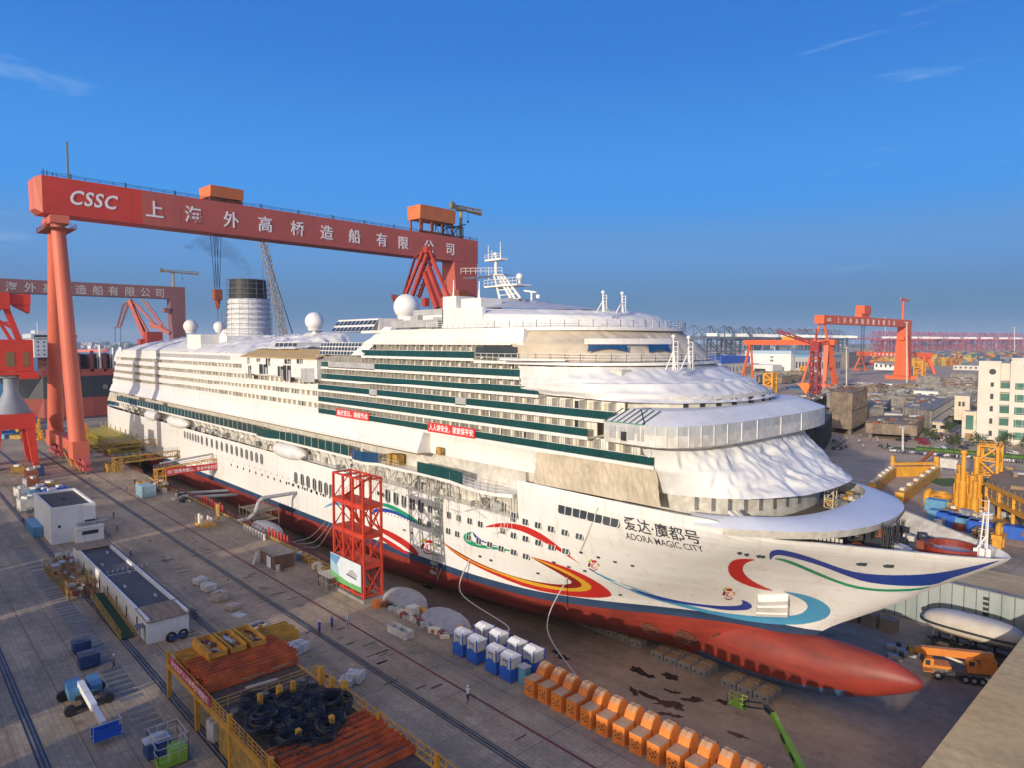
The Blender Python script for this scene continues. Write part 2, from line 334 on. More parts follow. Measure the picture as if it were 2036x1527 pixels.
# crane rails and painted lines (sheets lie 4 mm apart)
RAILM=pm('rail_steel',(.07,.068,.07),(.04,.038,.038),1,.45,metal=.6); SLAB=pm('rail_slab',(.24,.225,.20),(.15,.14,.125),.5,.9)
REDL=pm('red_line',(.20,.03,.03),(.12,.04,.04),.6,.8); YELL=pm('yellow_line',(.26,.19,.05),(.14,.12,.08),.8,.85)
mb=MB()
for y,wd in ((45.5,.9),(24.4,.9),(10.9,.9),(34.6,.9)):
    mb.bb((-372,y-wd/2,.0),(40,y+wd/2,.008),1)
    for dy in (-.38,.38): mb.bb((-372,y+dy-.09,.004),(40,y+dy+.09,.016),0)
    mb.bb((-372,y-.07,.008),(40,y+.07,.07),0)
for i in range(150):                # pale cover slabs of the cable trench beside the rail
    xx=-250+i*1.55
    if rnd.random()<.94: mb.bb((xx,19.6+rnd.uniform(-.06,.06),.004),(xx+.85+rnd.uniform(-.1,.1),22.0,.03),1)
tag(mb.build('rail_track',[RAILM,SLAB]),kind='structure')
mb=MB(); mb.bb((-300,50.4,.003),(40,50.75,.009),0)
for y in (27.3,29.2,14.6,6.6): mb.bb((-260,y,.003),(40,y+.14,.008),1)
tag(mb.build('painted_line',[REDL,YELL]),kind='structure')
mb=MB()
# drain covers, trench lids and darker patches of repaired paving
for i in range(90):
    x=rnd.uniform(-150,-20); y=rnd.choice((46.6,44.2,48.,31.,39.)) ; mb.bb((x,y,.003),(x+rnd.uniform(.2,.4),y+rnd.uniform(.8,2.2),.012))
for i in range(40):
    x=rnd.uniform(-330,-120); y=rnd.uniform(30,58); mb.bb((x,y,.003),(x+rnd.uniform(.4,2),y+rnd.uniform(.1,.5),.01))
tag(mb.build('drain_cover',DARK),kind='structure')
# wet and oil stains on the dock floor: thin puddle films with ragged outlines
WET=pm('wet_patch',(.025,.02,.018),(.04,.032,.028),1,.25)
mb=MB(); r2=random.Random(3)
def blob(x,y,r,sx=1.,rz=0.,z=DZ+.006):
    n=22; ph=r2.uniform(0,9); ps=[]
    for i in range(n):
        a=2*PI*i/n; q=r*(.6+.55*abs(math.sin(a*2.5+ph))*r2.uniform(.4,1.2)); u,v=q*math.cos(a)*sx,q*math.sin(a)
        ps.append((x+u*math.cos(rz)-v*math.sin(rz),y+u*math.sin(rz)+v*math.cos(rz),z+r2.uniform(0,.0005)))
    mb.poly(ps)
for px,py,r,sx in ((1270,1335,.9,2.2),(1290,1345,.6,2),(1333,1346,1.,1.6),(1260,1376,.5,3),(1290,1385,.6,4),(1330,1400,1.,2.2),(1345,1404,.8,2),(1375,1393,.6,3),(1385,1390,.5,2),(1330,1375,.35,3),(1345,1378,.4,2),(1320,1420,.5,2.5),(1345,1425,.5,2),(1332,1440,.8,1.6),(1300,1427,.5,2),(1070,1290,.8,2.2),(1105,1297,.6,1.5),(1120,1308,.7,2),(1075,1318,.7,2.4),(1060,1305,.4,2),(1440,1397,.7,2),(1465,1462,.5,3),(850,1168,.8,2)):
    g=G(px,py,DZ); blob(g.x,g.y,r,sx,r2.uniform(-.6,.9),DZ+.004+r2.uniform(0,.003))
tag(mb.build('wet_patch',WET),kind='structure')
# sheds behind the viewpoint, outside the picture: they cast the long evening shade over the quay
SHEDW=pm('shed_wall',(.4,.4,.38),(.33,.33,.31),.2,.8); SHEDR=pm('shed_roof',(.12,.2,.34),(.1,.16,.28),.2,.6)
for i,(xa,xb,h) in enumerate(((-68,-28,21.8),(-28,2,19.6),(-111,-84,20.5),(-138,-121,20.),(-177,-147,20.5))):
    t=thing('workshop_shed',['tall pale workshop shed across the quay behind the viewpoint','lower pale workshop shed adjoining the tall one behind the viewpoint','narrow pale workshop shed behind the quay beside the long shed','pale workshop shed behind the quay facing the striped rail slabs','pale workshop shed behind the quay nearest the gantry legs'][i],'shed',((xa+xb)/2,-33,0),group='workshop sheds behind the quay')
    mb=MB(); mb.bb((xa,-48,0),(xb,-18,h-2.5)); mb.build('wall',SHEDW,t)
    mb=MB(); mb.ext([(-48.6,h-2.5),(-17.4,h-2.5),(-33,h+.6)],xa-.4,xb+.4,'x'); mb.build('roof',SHEDR,t)
    mb=MB()
    for k in range(max(1,int((xb-xa)/9))): mb.bb((xa+3+9*k,-17.95,0),(xa+7+9*k,-17.9,5))
    mb.build('door',BLUED,t)
# ---------------------------------------------------------------- the cruise ship
YC=94.5; YS=75.0
def pchip(tab):
    x=np.array([a for a,_ in tab],float); y=np.array([b for _,b in tab],float); h=np.diff(x); d=np.diff(y)/h; m=np.zeros(len(x))
    m[0]=d[0]; m[-1]=d[-1]
    for i in range(1,len(x)-1):
        if d[i-1]*d[i]>0: m[i]=2*d[i-1]*d[i]/(d[i-1]+d[i])
    def f(t):
        t=min(max(t,x[0]),x[-1]); i=min(int(np.searchsorted(x,t,'right'))-1,len(h)-1); u=(t-x[i])/h[i]
        return float((1+2*u)*(1-u)**2*y[i]+u*(1-u)**2*h[i]*m[i]+u*u*(3-2*u)*y[i+1]+u*u*(u-1)*h[i]*m[i+1])
    return f
stemX=pchip([(-7,-45),(-2,-41.5),(.5,-40),(2.1,-38.6),(3.4,-37),(5.1,-34.5),(8.4,-29.6),(11.8,-25.2),(14.2,-21.6),(17.3,-17.6),(20,-16.4)])
b0=pchip([(0,0),(2,.95),(9,2.6),(17,6),(20,7.4),(30,12.4),(41,16.2),(55,18.2),(82,19.2),(110,19.5)])
b1=pchip([(0,0),(.6,1.3),(1.6,2.5),(4,4.6),(8,7.3),(12,10),(16,12.6),(21,16),(26,18),(33,19.2),(41,19.5)])
def sstep(a,b,x):
    t=min(max((x-a)/(b-a),0),1); return t*t*(3-2*t)
def half(X,z):
    s=stemX(z)-X
    if s<=0: return 0.
    t=min(max((z-1)/17,0),1)**1.15
    b=b0(min(s,110))*(1-t)+b1(min(s,41))*t
    if z<1:
        k=.62+(.16-.62)*sstep(20,90,s); b*=1-k*((1-z)/8)**3
    if X<-325: b*=1-.12*((-325-X)/27)**2
    return b
def hulltop(X):
    if X<-79.3: return 13.4
    if X<-45: return 19.8
    if X<-38: return 19.8-1.5*(X+45)/7
    return 18.3-1.0*(X+38)/20.4
def onhull(x,y,off=0.0):
    r=ray(x,y); o=Vector((0,0,HC))
    f=lambda t:(YC-(o.y+r.y*t))-half(o.x+r.x*t,o.z+r.z*t)
    t0=64./r.y; t1=100./r.y; n=140; a=t0
    for i in range(1,n+1):
        b=t0+(t1-t0)*i/n
        if f(b)<=0:
            for _ in range(22):
                c=(a+b)/2
                if f(c)<=0: b=c
                else: a=c
            break
        a=b
    p=o+r*b
    if off:
        e=.05; g=Vector((-(half(p.x+e,p.z)-half(p.x-e,p.z))/(2*e),-1,-(half(p.x,p.z+e)-half(p.x,p.z-e))/(2*e)))
        g.x*=-1*-1; n_=Vector((-( -(half(p.x+e,p.z)-half(p.x-e,p.z))/(2*e))*-1,-1,(half(p.x,p.z-e)-half(p.x,p.z+e))/(2*e)*1))
        n_=Vector((-(half(p.x+e,p.z)-half(p.x-e,p.z))/(2*e),-1.,-(half(p.x,p.z+e)-half(p.x,p.z-e))/(2*e)))
        p=p+n_.normalized()*off
    return p
NAVY=pm('navy_boot_stripe',(.02,.045,.10),(.03,.06,.12),.2,.45)
REDH=pm('antifouling_red',(.31,.036,.02),(.16,.024,.016),.22,.5,stretch=(.4,1,1.6),bump=.03); seams(REDH,11.,3.,.72,.1)
BULBT=pm('bulb_blue',(.045,.09,.20),(.06,.10,.2),.3,.4)
SHIP=thing('cruise_ship','huge white cruise ship with red bottom and swoosh livery standing in dry dock','cruise ship',(-185,YC,0))
def hullmesh():
    mb=MB(); lev=[-7,-6.7,-6,-5,-4,-3,-2,-1.2,-.5,.15,.8,2,3.2,4.5,6,7.5,9,10.5,12,13.4]
    up=[15,16.5]; NU=230
    us=[1-(1-i/NU)**1.9 for i in range(NU+1)]
    Xm=-79.3
    # lower hull, full length; upper hull ahead of the recess
    def lift(X,z): 
        if z<=-7 or z>=6: return z
        w=(z+7)/7.8 if z<.8 else (6-z)/5.2
        return z+1.35*sstep(-85,-40,X)*w
    def xs(z,aft,NUs):
        st=stemX(z); return [aft+(st-aft)*u for u in NUs]
    def strip(za,zb,aft_a,aft_b,m,side,uu):
        A=[];B=[]
        for z,aft,Lst in ((za,aft_a,A),(zb,aft_b,B)):
            for u in uu:
                X=aft+(stemX(z)-aft)*u; zz=lift(X,z); st=stemX(zz); X=aft+(st-aft)*u
                Lst.append((X,YC+side*half(X,zz),zz))
        n=len(uu); fs=[(i,i+1,n+i+1,n+i) for i in range(n-1)]
        if side>0: fs=[tuple(reversed(f)) for f in fs]
        mb.add(A+B,fs,m)
    def aft(z): return -351.5 if z>=2.5 else -351.5+(2.5-z)*3.2
    for side in (-1,1):
        for za,zb in zip(lev[:-1],lev[1:]):
            m=2 if zb<=-.5 else 1 if zb<=.81 else 0
            strip(za,zb,aft(za),aft(zb),m,side,us)
        # forward part up to the bulwark
        uf=[1-(1-i/90)**1.7 for i in range(91)]; ks=8
        for k in range(ks):
            A=[];B=[]
            for t,Lst in ((k/ks,A),((k+1)/ks,B)):
                for u in uf:
                    st=stemX(13.4); X=Xm+(st-Xm)*u; z=13.4
                    for _ in range(6):
                        z=13.4+(hulltop(X)-13.4)*t; X=Xm+(stemX(z)-Xm)*u
                    Lst.append((X,YC+side*half(X,z),z))
            n=len(uf); fs=[(i,i+1,n+i+1,n+i) for i in range(n-1)]
            if side>0: fs=[tuple(reversed(f)) for f in fs]
            mb.add(A+B,fs,0)
    # transom, bottom, deck closing faces
    zt=[z for z in lev if z>=-7]
    mb.poly([(aft(z),YC-half(aft(z),z),z) for z in zt]+[(aft(z),YC+half(aft(z),z),z) for z in reversed(zt)],0)
    xb=[-320+(-45+320)*i/60 for i in range(61)]
    for a,b in zip(xb[:-1],xb[1:]): mb.poly([(a,YC-half(a,-7),-7),(a,YC+half(a,-7),-7),(b,YC+half(b,-7),-7),(b,YC-half(b,-7),-7)],2)
    mb.poly([(-351.5,YC-17,13.35),(Xm,YC-19.5,13.35),(Xm,YC+19.5,13.35),(-351.5,YC+17,13.35)],0)
    return mb.build('hull',[HULLW,NAVY,REDH],SHIP,smooth=math.radians(40))
hullmesh()
# bulbous bow
def bulb():
    mb=MB(); cx=-26.0
    prof=pchip([(0,0),(.25,.5),(1.0,1.05),(3,1.95),(6,2.85),(10,3.6),(15,4.05),(22,4.2),(30,4.1),(40,3.6)])
    def f(u,v):
        s=40*u**1.5; r=prof(s); a=2*PI*v; zc=-.9-1.6*sstep(0,15,s)-.6*sstep(10,24,s)
        w=r*.80*(1+.10*sstep(13,20,s)-.35*sstep(22,38,s)); zz=zc+r*math.cos(a)*(.95 if math.cos(a)>0 else 1.08)
        return (cx-s,YC+w*math.sin(a),zz)
    mb.grid(f,64,40,0)
    o=mb.build('bulbous_bow',[REDH,BULBT],SHIP,smooth=True)
    for p in o.data.polygons:
        c=p.center; n=p.normal
        if n.z>.45 and c.x-SHIP.location.x*0<150.5: p.material_index=1
bulb()
# deck inside the bow, bulwark inner face
DECKB=pm('deck_brown',(.17,.13,.10),(.11,.09,.075),.4,.85); DECKBL=pm('deck_blue',(.10,.2,.3),(.08,.15,.22),.5,.8)
mb=MB()
n=60; Xs=[-80+(-19.5+80)*i/n for i in range(n+1)]
zd=15.9
for a,b in zip(Xs[:-1],Xs[1:]): mb.poly([(a,YC-half(a,zd)+.15,zd),(b,YC-half(b,zd)+.15,zd),(b,YC+half(b,zd)-.15,zd),(a,YC+half(a,zd)-.15,zd)],0)
mb.build('fore_deck',[GREY],SHIP)
mb=MB()
for side in (-1,1):
    for a,b in zip(Xs[:-1],Xs[1:]):
        if a<-60: continue
        q=lambda X,z:(X,YC+side*max(half(X,z)-.28,0),z)
        za,zb=hulltop(a)-.02,hulltop(b)-.02
        mb.poly([q(a,zd),q(b,zd),q(b,zb),q(a,za)])
        w=lambda X,z,k:(X,YC+side*max(half(X,z)-k,0),z+.02)
        mb.poly([w(a,za,-.06),w(b,zb,-.06),w(b,zb,.45),w(a,za,.45)])
        if int((a+80)*1)%2==0: mb.bar(q(a,zd),(a,YC+side*max(half(a,zd)-1.1,0),zd),.12); mb.poly([q(a,zd),q(a,za-.2),(a,YC+side*max(half(a,zd)-1.0,0),zd)])
mb.build('bulwark',CREAM if False else WHITED,SHIP)
# ------------------------------------------------ livery laid on the plating
def Z8(*p): return [(800+x/3.9154,900+y/3.9154) for x,y in p]
def Z6(*p): return [(1200+x/3.9154,1137+y/3.9154) for x,y in p]
def Z7(*p): return [(1516+x/3.9154,900+y/3.9154) for x,y in p]
def Z3(*p): return [(400+x/3.9154,900+y/3.9154) for x,y in p]
def chaikin(ps,n=1,keep=()):
    for _ in range(n):
        q=[]
        for i in range(len(ps)):
            a,b=ps[i],ps[(i+1)%len(ps)]; q+=[(a[0]*.75+b[0]*.25,a[1]*.75+b[1]*.25),(a[0]*.25+b[0]*.75,a[1]*.25+b[1]*.75)]
        ps=q
    return ps
def inpoly(x,y,ps):
    c=False; j=len(ps)-1
    for i in range(len(ps)):
        if (ps[i][1]>y)!=(ps[j][1]>y) and x<(ps[j][0]-ps[i][0])*(y-ps[i][1])/(ps[j][1]-ps[i][1]+1e-12)+ps[i][0]: c=not c
        j=i
    return c
def decal(mb,ps,lay=0,m=0,sm=1):
    ps=chaikin(ps,sm); q=[]
    for i in range(len(ps)):
        a,b=ps[i],ps[(i+1)%len(ps)]; k=max(1,int(math.hypot(b[0]-a[0],b[1]-a[1])/5))
        q+=[(a[0]+(b[0]-a[0])*t/k,a[1]+(b[1]-a[1])*t/k) for t in range(k)]
    x0=min(p[0] for p in q); x1=max(p[0] for p in q); y0=min(p[1] for p in q); y1=max(p[1] for p in q)
    pts=[Vector(p) for p in q]; n=len(pts); ed=[(i,(i+1)%n) for i in range(n)]
    y=y0+3
    while y<y1:
        x=x0+3
        while x<x1:
            if inpoly(x,y,q): pts.append(Vector((x,y)))
            x+=7
        y+=7
    co,e2,fc,_,_,_=geometry.delaunay_2d_cdt(pts,ed,[list(range(n))],1,1e-4)
    vs=[onhull(c.x,c.y,.03+.015*lay) for c in co]
    mb.add(vs,[tuple(f) for f in fc],m)
LV=dict(red=pm('livery_red',(.52,.028,.02),(.46,.025,.018),.2,.35),dred=pm('livery_dark_red',(.26,.02,.015),None,.2,.35),yel=pm('livery_yellow',(.75,.40,.03),None,.2,.35),
 blue=pm('livery_blue',(.018,.06,.33),(.015,.05,.28),.2,.35),lblue=pm('livery_light_blue',(.07,.32,.52),(.06,.27,.46),.2,.35),green=pm('livery_green',(.02,.30,.16),None,.2,.35),lime=pm('livery_lime',(.45,.55,.05),None,.2,.35))
def swoosh(name,items,label=None):
    mb=MB(); mats=[]
    for k,(key,ps) in enumerate(items):
        if LV[key] not in mats: mats.append(LV[key])
        decal(mb,ps,k,mats.index(LV[key]))
    return tag(mb.build(name,mats,SHIP),label)
swoosh('livery_swoosh',[('red',Z8((620,586),(740,550),(850,552),(960,575),(1060,620),(1150,680),(1240,752),(1330,828),(1402,884),(1340,842),(1240,782),(1150,728),(1050,672),(950,622),(850,592),(740,583)))],'red arched swoosh below the forward windows')
wb=[(1000,817),(1100,875),(1200,930),(1290,985),(1320,1005),(1310,1025),(1200,1030),(1000,1000),(800,945),(600,865),(450,785),(300,690)]
wy=[(1000,817),(1100,862),(1250,930),(1350,985),(1400,1025),(1390,1050),(1300,1060),(1100,1030),(850,965),(600,865+12),(430,786),(300,690)]
wr=[(1000,815),(1100,850),(1250,908),(1400,985),(1470,1035),(1475,1060),(1420,1085),(1250,1080),(1000,1035),(760,950),(560,866),(420,790),(300,690)]
ro=[(1000,813),(1150,852),(1300,903),(1450,970),(1580,1050),(1632,1102),(1620,1126),(1500,1136),(1300,1121),(1000,1066),(750,971),(540,872),(400,785),(300,690)]
def ringpoly(o,i): return Z8(*(o+list(reversed(i))))
swoosh('livery_swoosh',[('red',ringpoly(ro,wr)),('yel',ringpoly(wr,wy)),('dred',ringpoly(wy,wb))],'red, yellow and dark red loop low on the bow')
swoosh('livery_swoosh',[('green',Z8((548,615),(490,630),(472,660),(490,702),(560,738),(700,757),(885,776),(760,740),(620,724),(545,694),(520,665),(530,640))),('blue',Z8((545,612),(560,660),(600,690),(690,722),(765,737),(650,700),(590,665),(560,630)))],'green and blue hook amidships')
swoosh('livery_swoosh',[('lblue',Z8((1410,885),(1550,955),(1700,1022),(1850,1078),(2000,1118))+Z6((0,45),(200,140),(400,200),(650,260),(900,320),(1200,350),(1400,350),(1530,335),(1590,290),(1585,250),(1540,215),(1450,175),(1380,152),(1480,165),(1600,190),(1700,230),(1762,280),(1770,325),(1720,372),(1600,405),(1450,418),(1200,400),(900,345),(600,275),(300,190),(150,122),(0,62))+Z8((1850,1094),(1700,1040),(1550,970))),
 ('blue',Z6((150,112),(400,186),(600,232),(800,260),(950,270),(1060,265),(1086,245),(1068,218),(1112,230),(1158,262),(1150,288),(1100,302),(950,302),(800,278),(600,252),(400,212)))],'light blue ring round the bow thruster cover')
swoosh('livery_swoosh',[('red',[(1506,1113),(1470,1111),(1452,1117),(1446,1132),(1455,1150),(1480,1163),(1510,1172),(1543,1177),(1515,1166),(1490,1152),(1477,1138),(1477,1126),(1486,1118)])],'short red hook near the stem')
swoosh('livery_swoosh',[('blue',Z7((50,792),(75,762),(140,757),(230,775),(350,810),(480,855),(600,900),(750,940),(950,957),(1200,955),(1400,935),(1600,895),(1780,855),(1862,838),(1760,880),(1600,938),(1450,985),(1350,1030),(1200,1042),(1000,1036),(800,1010),(650,960),(500,900),(350,850),(200,810),(110,796),(78,815),(60,846)))],'broad blue wave along the bow')
swoosh('livery_swoosh',[('green',Z7((75,826),(150,824),(250,855),(400,920),(550,985),(700,1035),(850,1060),(1000,1068),(1200,1060),(1340,1038),(1200,1079),(1000,1086),(850,1079),(700,1056),(560,1010),(400,946),(250,881),(150,846)))],'thin green wave under the blue one')
swoosh('livery_swoosh',[('green',Z3((1200,425),(1300,395),(1430,393),(1500,418),(1580,460),(1700,540),(1790,604),(1700,556),(1570,492),(1480,442),(1390,412),(1300,412))),('blue',Z3((1325,482),(1345,440),(1420,433),(1500,453),(1600,503),(1700,558),(1600,522),(1500,477),(1420,463),(1360,467),(1335,490)))],'green and blue arcs behind the red tower')
swoosh('livery_swoosh',[('lblue',Z3((945,442),(990,403),(1060,383),(1130,398),(1200,455),(1120,425),(1060,408),(1000,415)))],'light blue arc left of the red tower')
swoosh('livery_swoosh',[('red',Z3((1325,530),(1400,588),(1500,630),(1600,690),(1660,740),(1705,806),(1650,792),(1580,732),(1500,682),(1400,622),(1340,562))),('red',Z3((1385,640),(1500,708),(1645,806),(1570,782),(1480,737),(1390,672)))],'paired red streaks behind the red tower')
def rosette(cx,cy,r):
    it=[]
    def arc(a0,a1,ri,ro_,key):
        n=8; P=[(cx+ro_*r*math.cos(a0+(a1-a0)*i/n),cy+ro_*r*math.sin(a0+(a1-a0)*i/n)) for i in range(n+1)]+[(cx+ri*r*math.cos(a0+(a1-a0)*i/n),cy+ri*r*math.sin(a0+(a1-a0)*i/n)) for i in range(n,-1,-1)]
        it.append((key,P))
    arc(0.3,5.2,.34,.46,'red'); arc(2.,4.6,.14,.24,'red'); arc(.6,2.6,.66,.8,'dred'); arc(3.0,3.9,.6,.95,'dred'); arc(4.3,5.3,.62,1.,'red'); arc(3.85,4.45,.95,1.25,'lime'); arc(5.6,6.3,.7,.95,'yel')
    swoosh('livery_rosette',it)
rosette(*Z8((205,745))[0],16); rosette(*Z8((1490,885))[0],12); rosette(*Z6((975,180))[0],13)
# ------------------------------------------------ name on the bow
def nametext(txt,size,px0,py0,px1,py1,off):
    """baseline runs along the hull from one point to the other"""
    mb=MB(); A=onhull(px0,py0); B=onhull(px1,py1)
    tmp=MB(); lo,hi=text_mb(tmp,txt,1.0,(0,0,0),(1,0,0),(0,1,0),offset=off)
    k=(B-A).length/(hi-lo)
    def mp(u,v):
        s=(u-lo)/(hi-lo); X=A.x+(B.x-A.x)*s; z=A.z+(B.z-A.z)*s+v*size
        return Vector((X,YC-half(X,z)-.04,z))
    text_mb(mb,txt,1.0,(0,0,0),(1,0,0),(0,1,0),offset=off,mapf=mp)
    return mb
nametext('爱达·魔都号',2.2,1243,1051,1396,1082,.012).build('ship_name',TEXTG,SHIP)
nametext('ADORA MAGIC CITY',1.45,1246,1072,1402,1099,.004).build('ship_name',TEXTG,SHIP)
# ------------------------------------------------ windows in the hull
def window_proto(w,h,rad,frame=.09):
    mb=MB(); n=5; ps=[]; qs=[]
    for cx,cz,a0 in ((w/2-rad,h/2-rad,0),(-w/2+rad,h/2-rad,PI/2),(-w/2+rad,-h/2+rad,PI),(w/2-rad,-h/2+rad,1.5*PI)):
        for i in range(n):
            a=a0+PI/2*i/(n-1); ps.append((cx+rad*math.cos(a),cz+rad*math.sin(a))); qs.append((cx+(rad+frame)*math.cos(a),cz+(rad+frame)*math.sin(a)))
    k=len(ps); mb.poly([(p[0],-.02,p[1]) for p in ps],0)
    mb.add([(p[0],-.10,p[1]) for p in ps]+[(p[0],-.10,p[1]) for p in qs]+[(p[0],.03,p[1]) for p in qs]+[(p[0],-.02,p[1]) for p in ps],
        [(i,(i+1)%k,k+(i+1)%k,k+i) for i in range(k)]+[(k+i,k+(i+1)%k,2*k+(i+1)%k,2*k+i) for i in range(k)]+[(3*k+i,3*k+(i+1)%k,(i+1)%k,i) for i in range(k)],1)
    mb.bb((-.05,-.06,-h/2+.05),(.05,-.02,h/2-.05),1)
    return mb.build('window',[GLASS,WHITE],SHIP,world=False)
WP={}
def win(px,py,w,h,rad,name='window'):
    key=(w,h,rad,name)
    if key not in WP: o=window_proto(w,h,rad); o.name=name; WP[key]=o
    else: o=WP[key].copy(); COL.objects.link(o); o.parent=SHIP
    p=onhull(px,py,.02); dX=.3; s=(half(p.x+dX,p.z)-half(p.x-dX,p.z))/(2*dX)
    tz=(half(p.x,p.z+dX)-half(p.x,p.z-dX))/(2*dX)
    o.location=p-SHIP.location; o.rotation_euler=(-math.atan(tz),0,math.atan(-s)); return o
for x,y in Z8((1270,430),(1385,456),(1502,486),(1626,516)): win(x,y,2.75,2.15,.4,'large_window')
for x,y in Z8((865,505),(960,530),(1058,555),(1160,583),(1268,610),(1380,640),(785,600),(868,635),(962,660),(1062,690),(1165,725),(1275,755),(520,655),(598,683),(683,708),(772,738),(870,765),(965,797),(360,605),(430,628),(365,483),(442,505),(527,527),(610,550),(220,440),(295,457),(138,535),(210,555)): win(x,y,1.25,1.5,.25)
for x,y in Z8((15,375),(80,395),(148,414)): win(x,y,1.9,3.0,.85,'oval_window')
ov=[(1457,337),(1520,355),(1580,375)]+[(740,200),(790,215),(835,232),(885,252),(930,268),(975,285),(1015,300)]
for x,y in Z3(*ov): win(x,y,1.9,3.0,.85,'oval_window')
for i in range(13): win(402+i*9.9,876+i*3.15,1.9,2.9,.85,'oval_window')
for i in range(6): win(368+i*5.4,865+i*1.75,1.7,2.6,.8,'oval_window')
mb=MB()                               # small round ports, vents and fittings scattered over the plating
def dot(px,py,r,mm=0):
    p=onhull(px,py,.02); n=8; mb.add([(p.x+r*math.cos(2*PI*i/n),p.y-.03,p.z+r*math.sin(2*PI*i/n)) for i in range(n)],[tuple(range(n-1,-1,-1))],mm)
for i in range(16): dot(460+i*12.2,925+i*4.05,.42)
for i in range(16): dot(575+i*9.,962+i*3.0,.4)
for x,y in ((1780,438),(1860,455),(1700,530),(1775,560),(1700,385),(1380,320),(1420,335)): dot(400+x/3.9154,900+y/3.9154,.45)
for x,y in Z8((600,810),(685,840),(10,605),(70,628),(1385,778),(1520,815),(1650,850),(1785,880),(1175,855),(1290,890),(1415,920),(1050,940),(1690,1105)): dot(x,y,.22); dot(x+3,y+.7,.22)
for x,y in ((770,865),(980,880)):
    for d in (-6,-2,2,6): px,py=Z7((x,y))[0]; dot(px+d,py+d*.06,.33)
for x,y in ((1470,1099),(1484,1102),(1508,1105),(1516,1106)): dot(x,y,.35)
for i in range(26): dot(430+i*11,906+i*3.62,.16); 
for i in range(20): dot(735+i*6.3,1010+i*2.1,.16)
tag(mb.build('port_light',[GLASS],SHIP),kind='stuff')
# bow thruster grilles, white canvas box, draught marks
mb=MB()
for x,y,r in ((365,450,1.3),(640,520,1.55),(925,560,1.7)):
    px,py=Z6((x,y))[0]; p=onhull(px,py,.05); n=20
    nx=(half(p.x+.3,p.z)-half(p.x-.3,p.z))/.6; nz=(half(p.x,p.z+.3)-half(p.x,p.z-.3))/.6
    sf=lambda a,c:(p.x+a,p.y+nx*a*-1-nz*c,p.z+c)
    mb.add([sf(r*math.cos(2*PI*i/n),r*math.sin(2*PI*i/n)) for i in range(n)],[tuple(range(n-1,-1,-1))],0)
    for k in range(-3,4):
        q=math.sqrt(max(r*r-(k*r/3.6)**2,0)); a=sf(k*r/3.6,-q); b=sf(k*r/3.6,q); c=sf(-q,k*r/3.6); d=sf(q,k*r/3.6)
        o=Vector((0,-.05,0)); mb.bar(Vector(a)+o,Vector(b)+o,.07,.07,1); mb.bar(Vector(c)+o,Vector(d)+o,.07,.07,1)
mb.build('thruster_grille',[DARK,RUST],SHIP)
mb=MB(); q=[onhull(*p,.9) for p in Z6((1205,190),(1435,185),(1440,318),(1190,308))]; q2=[onhull(*p,-.1) for p in Z6((1200,185),(1440,180),(1445,325),(1185,312))]
mb.add(q+q2,[(0,1,2,3),(0,4,5,1),(1,5,6,2),(2,6,7,3),(3,7,4,0)])
for k in (.3,.75):
    a=q[0].lerp(q[3],k); b=q[1].lerp(q[2],k); mb.bar(a,b,.25,.3)
mb.build('thruster_cover',WHITE,SHIP)
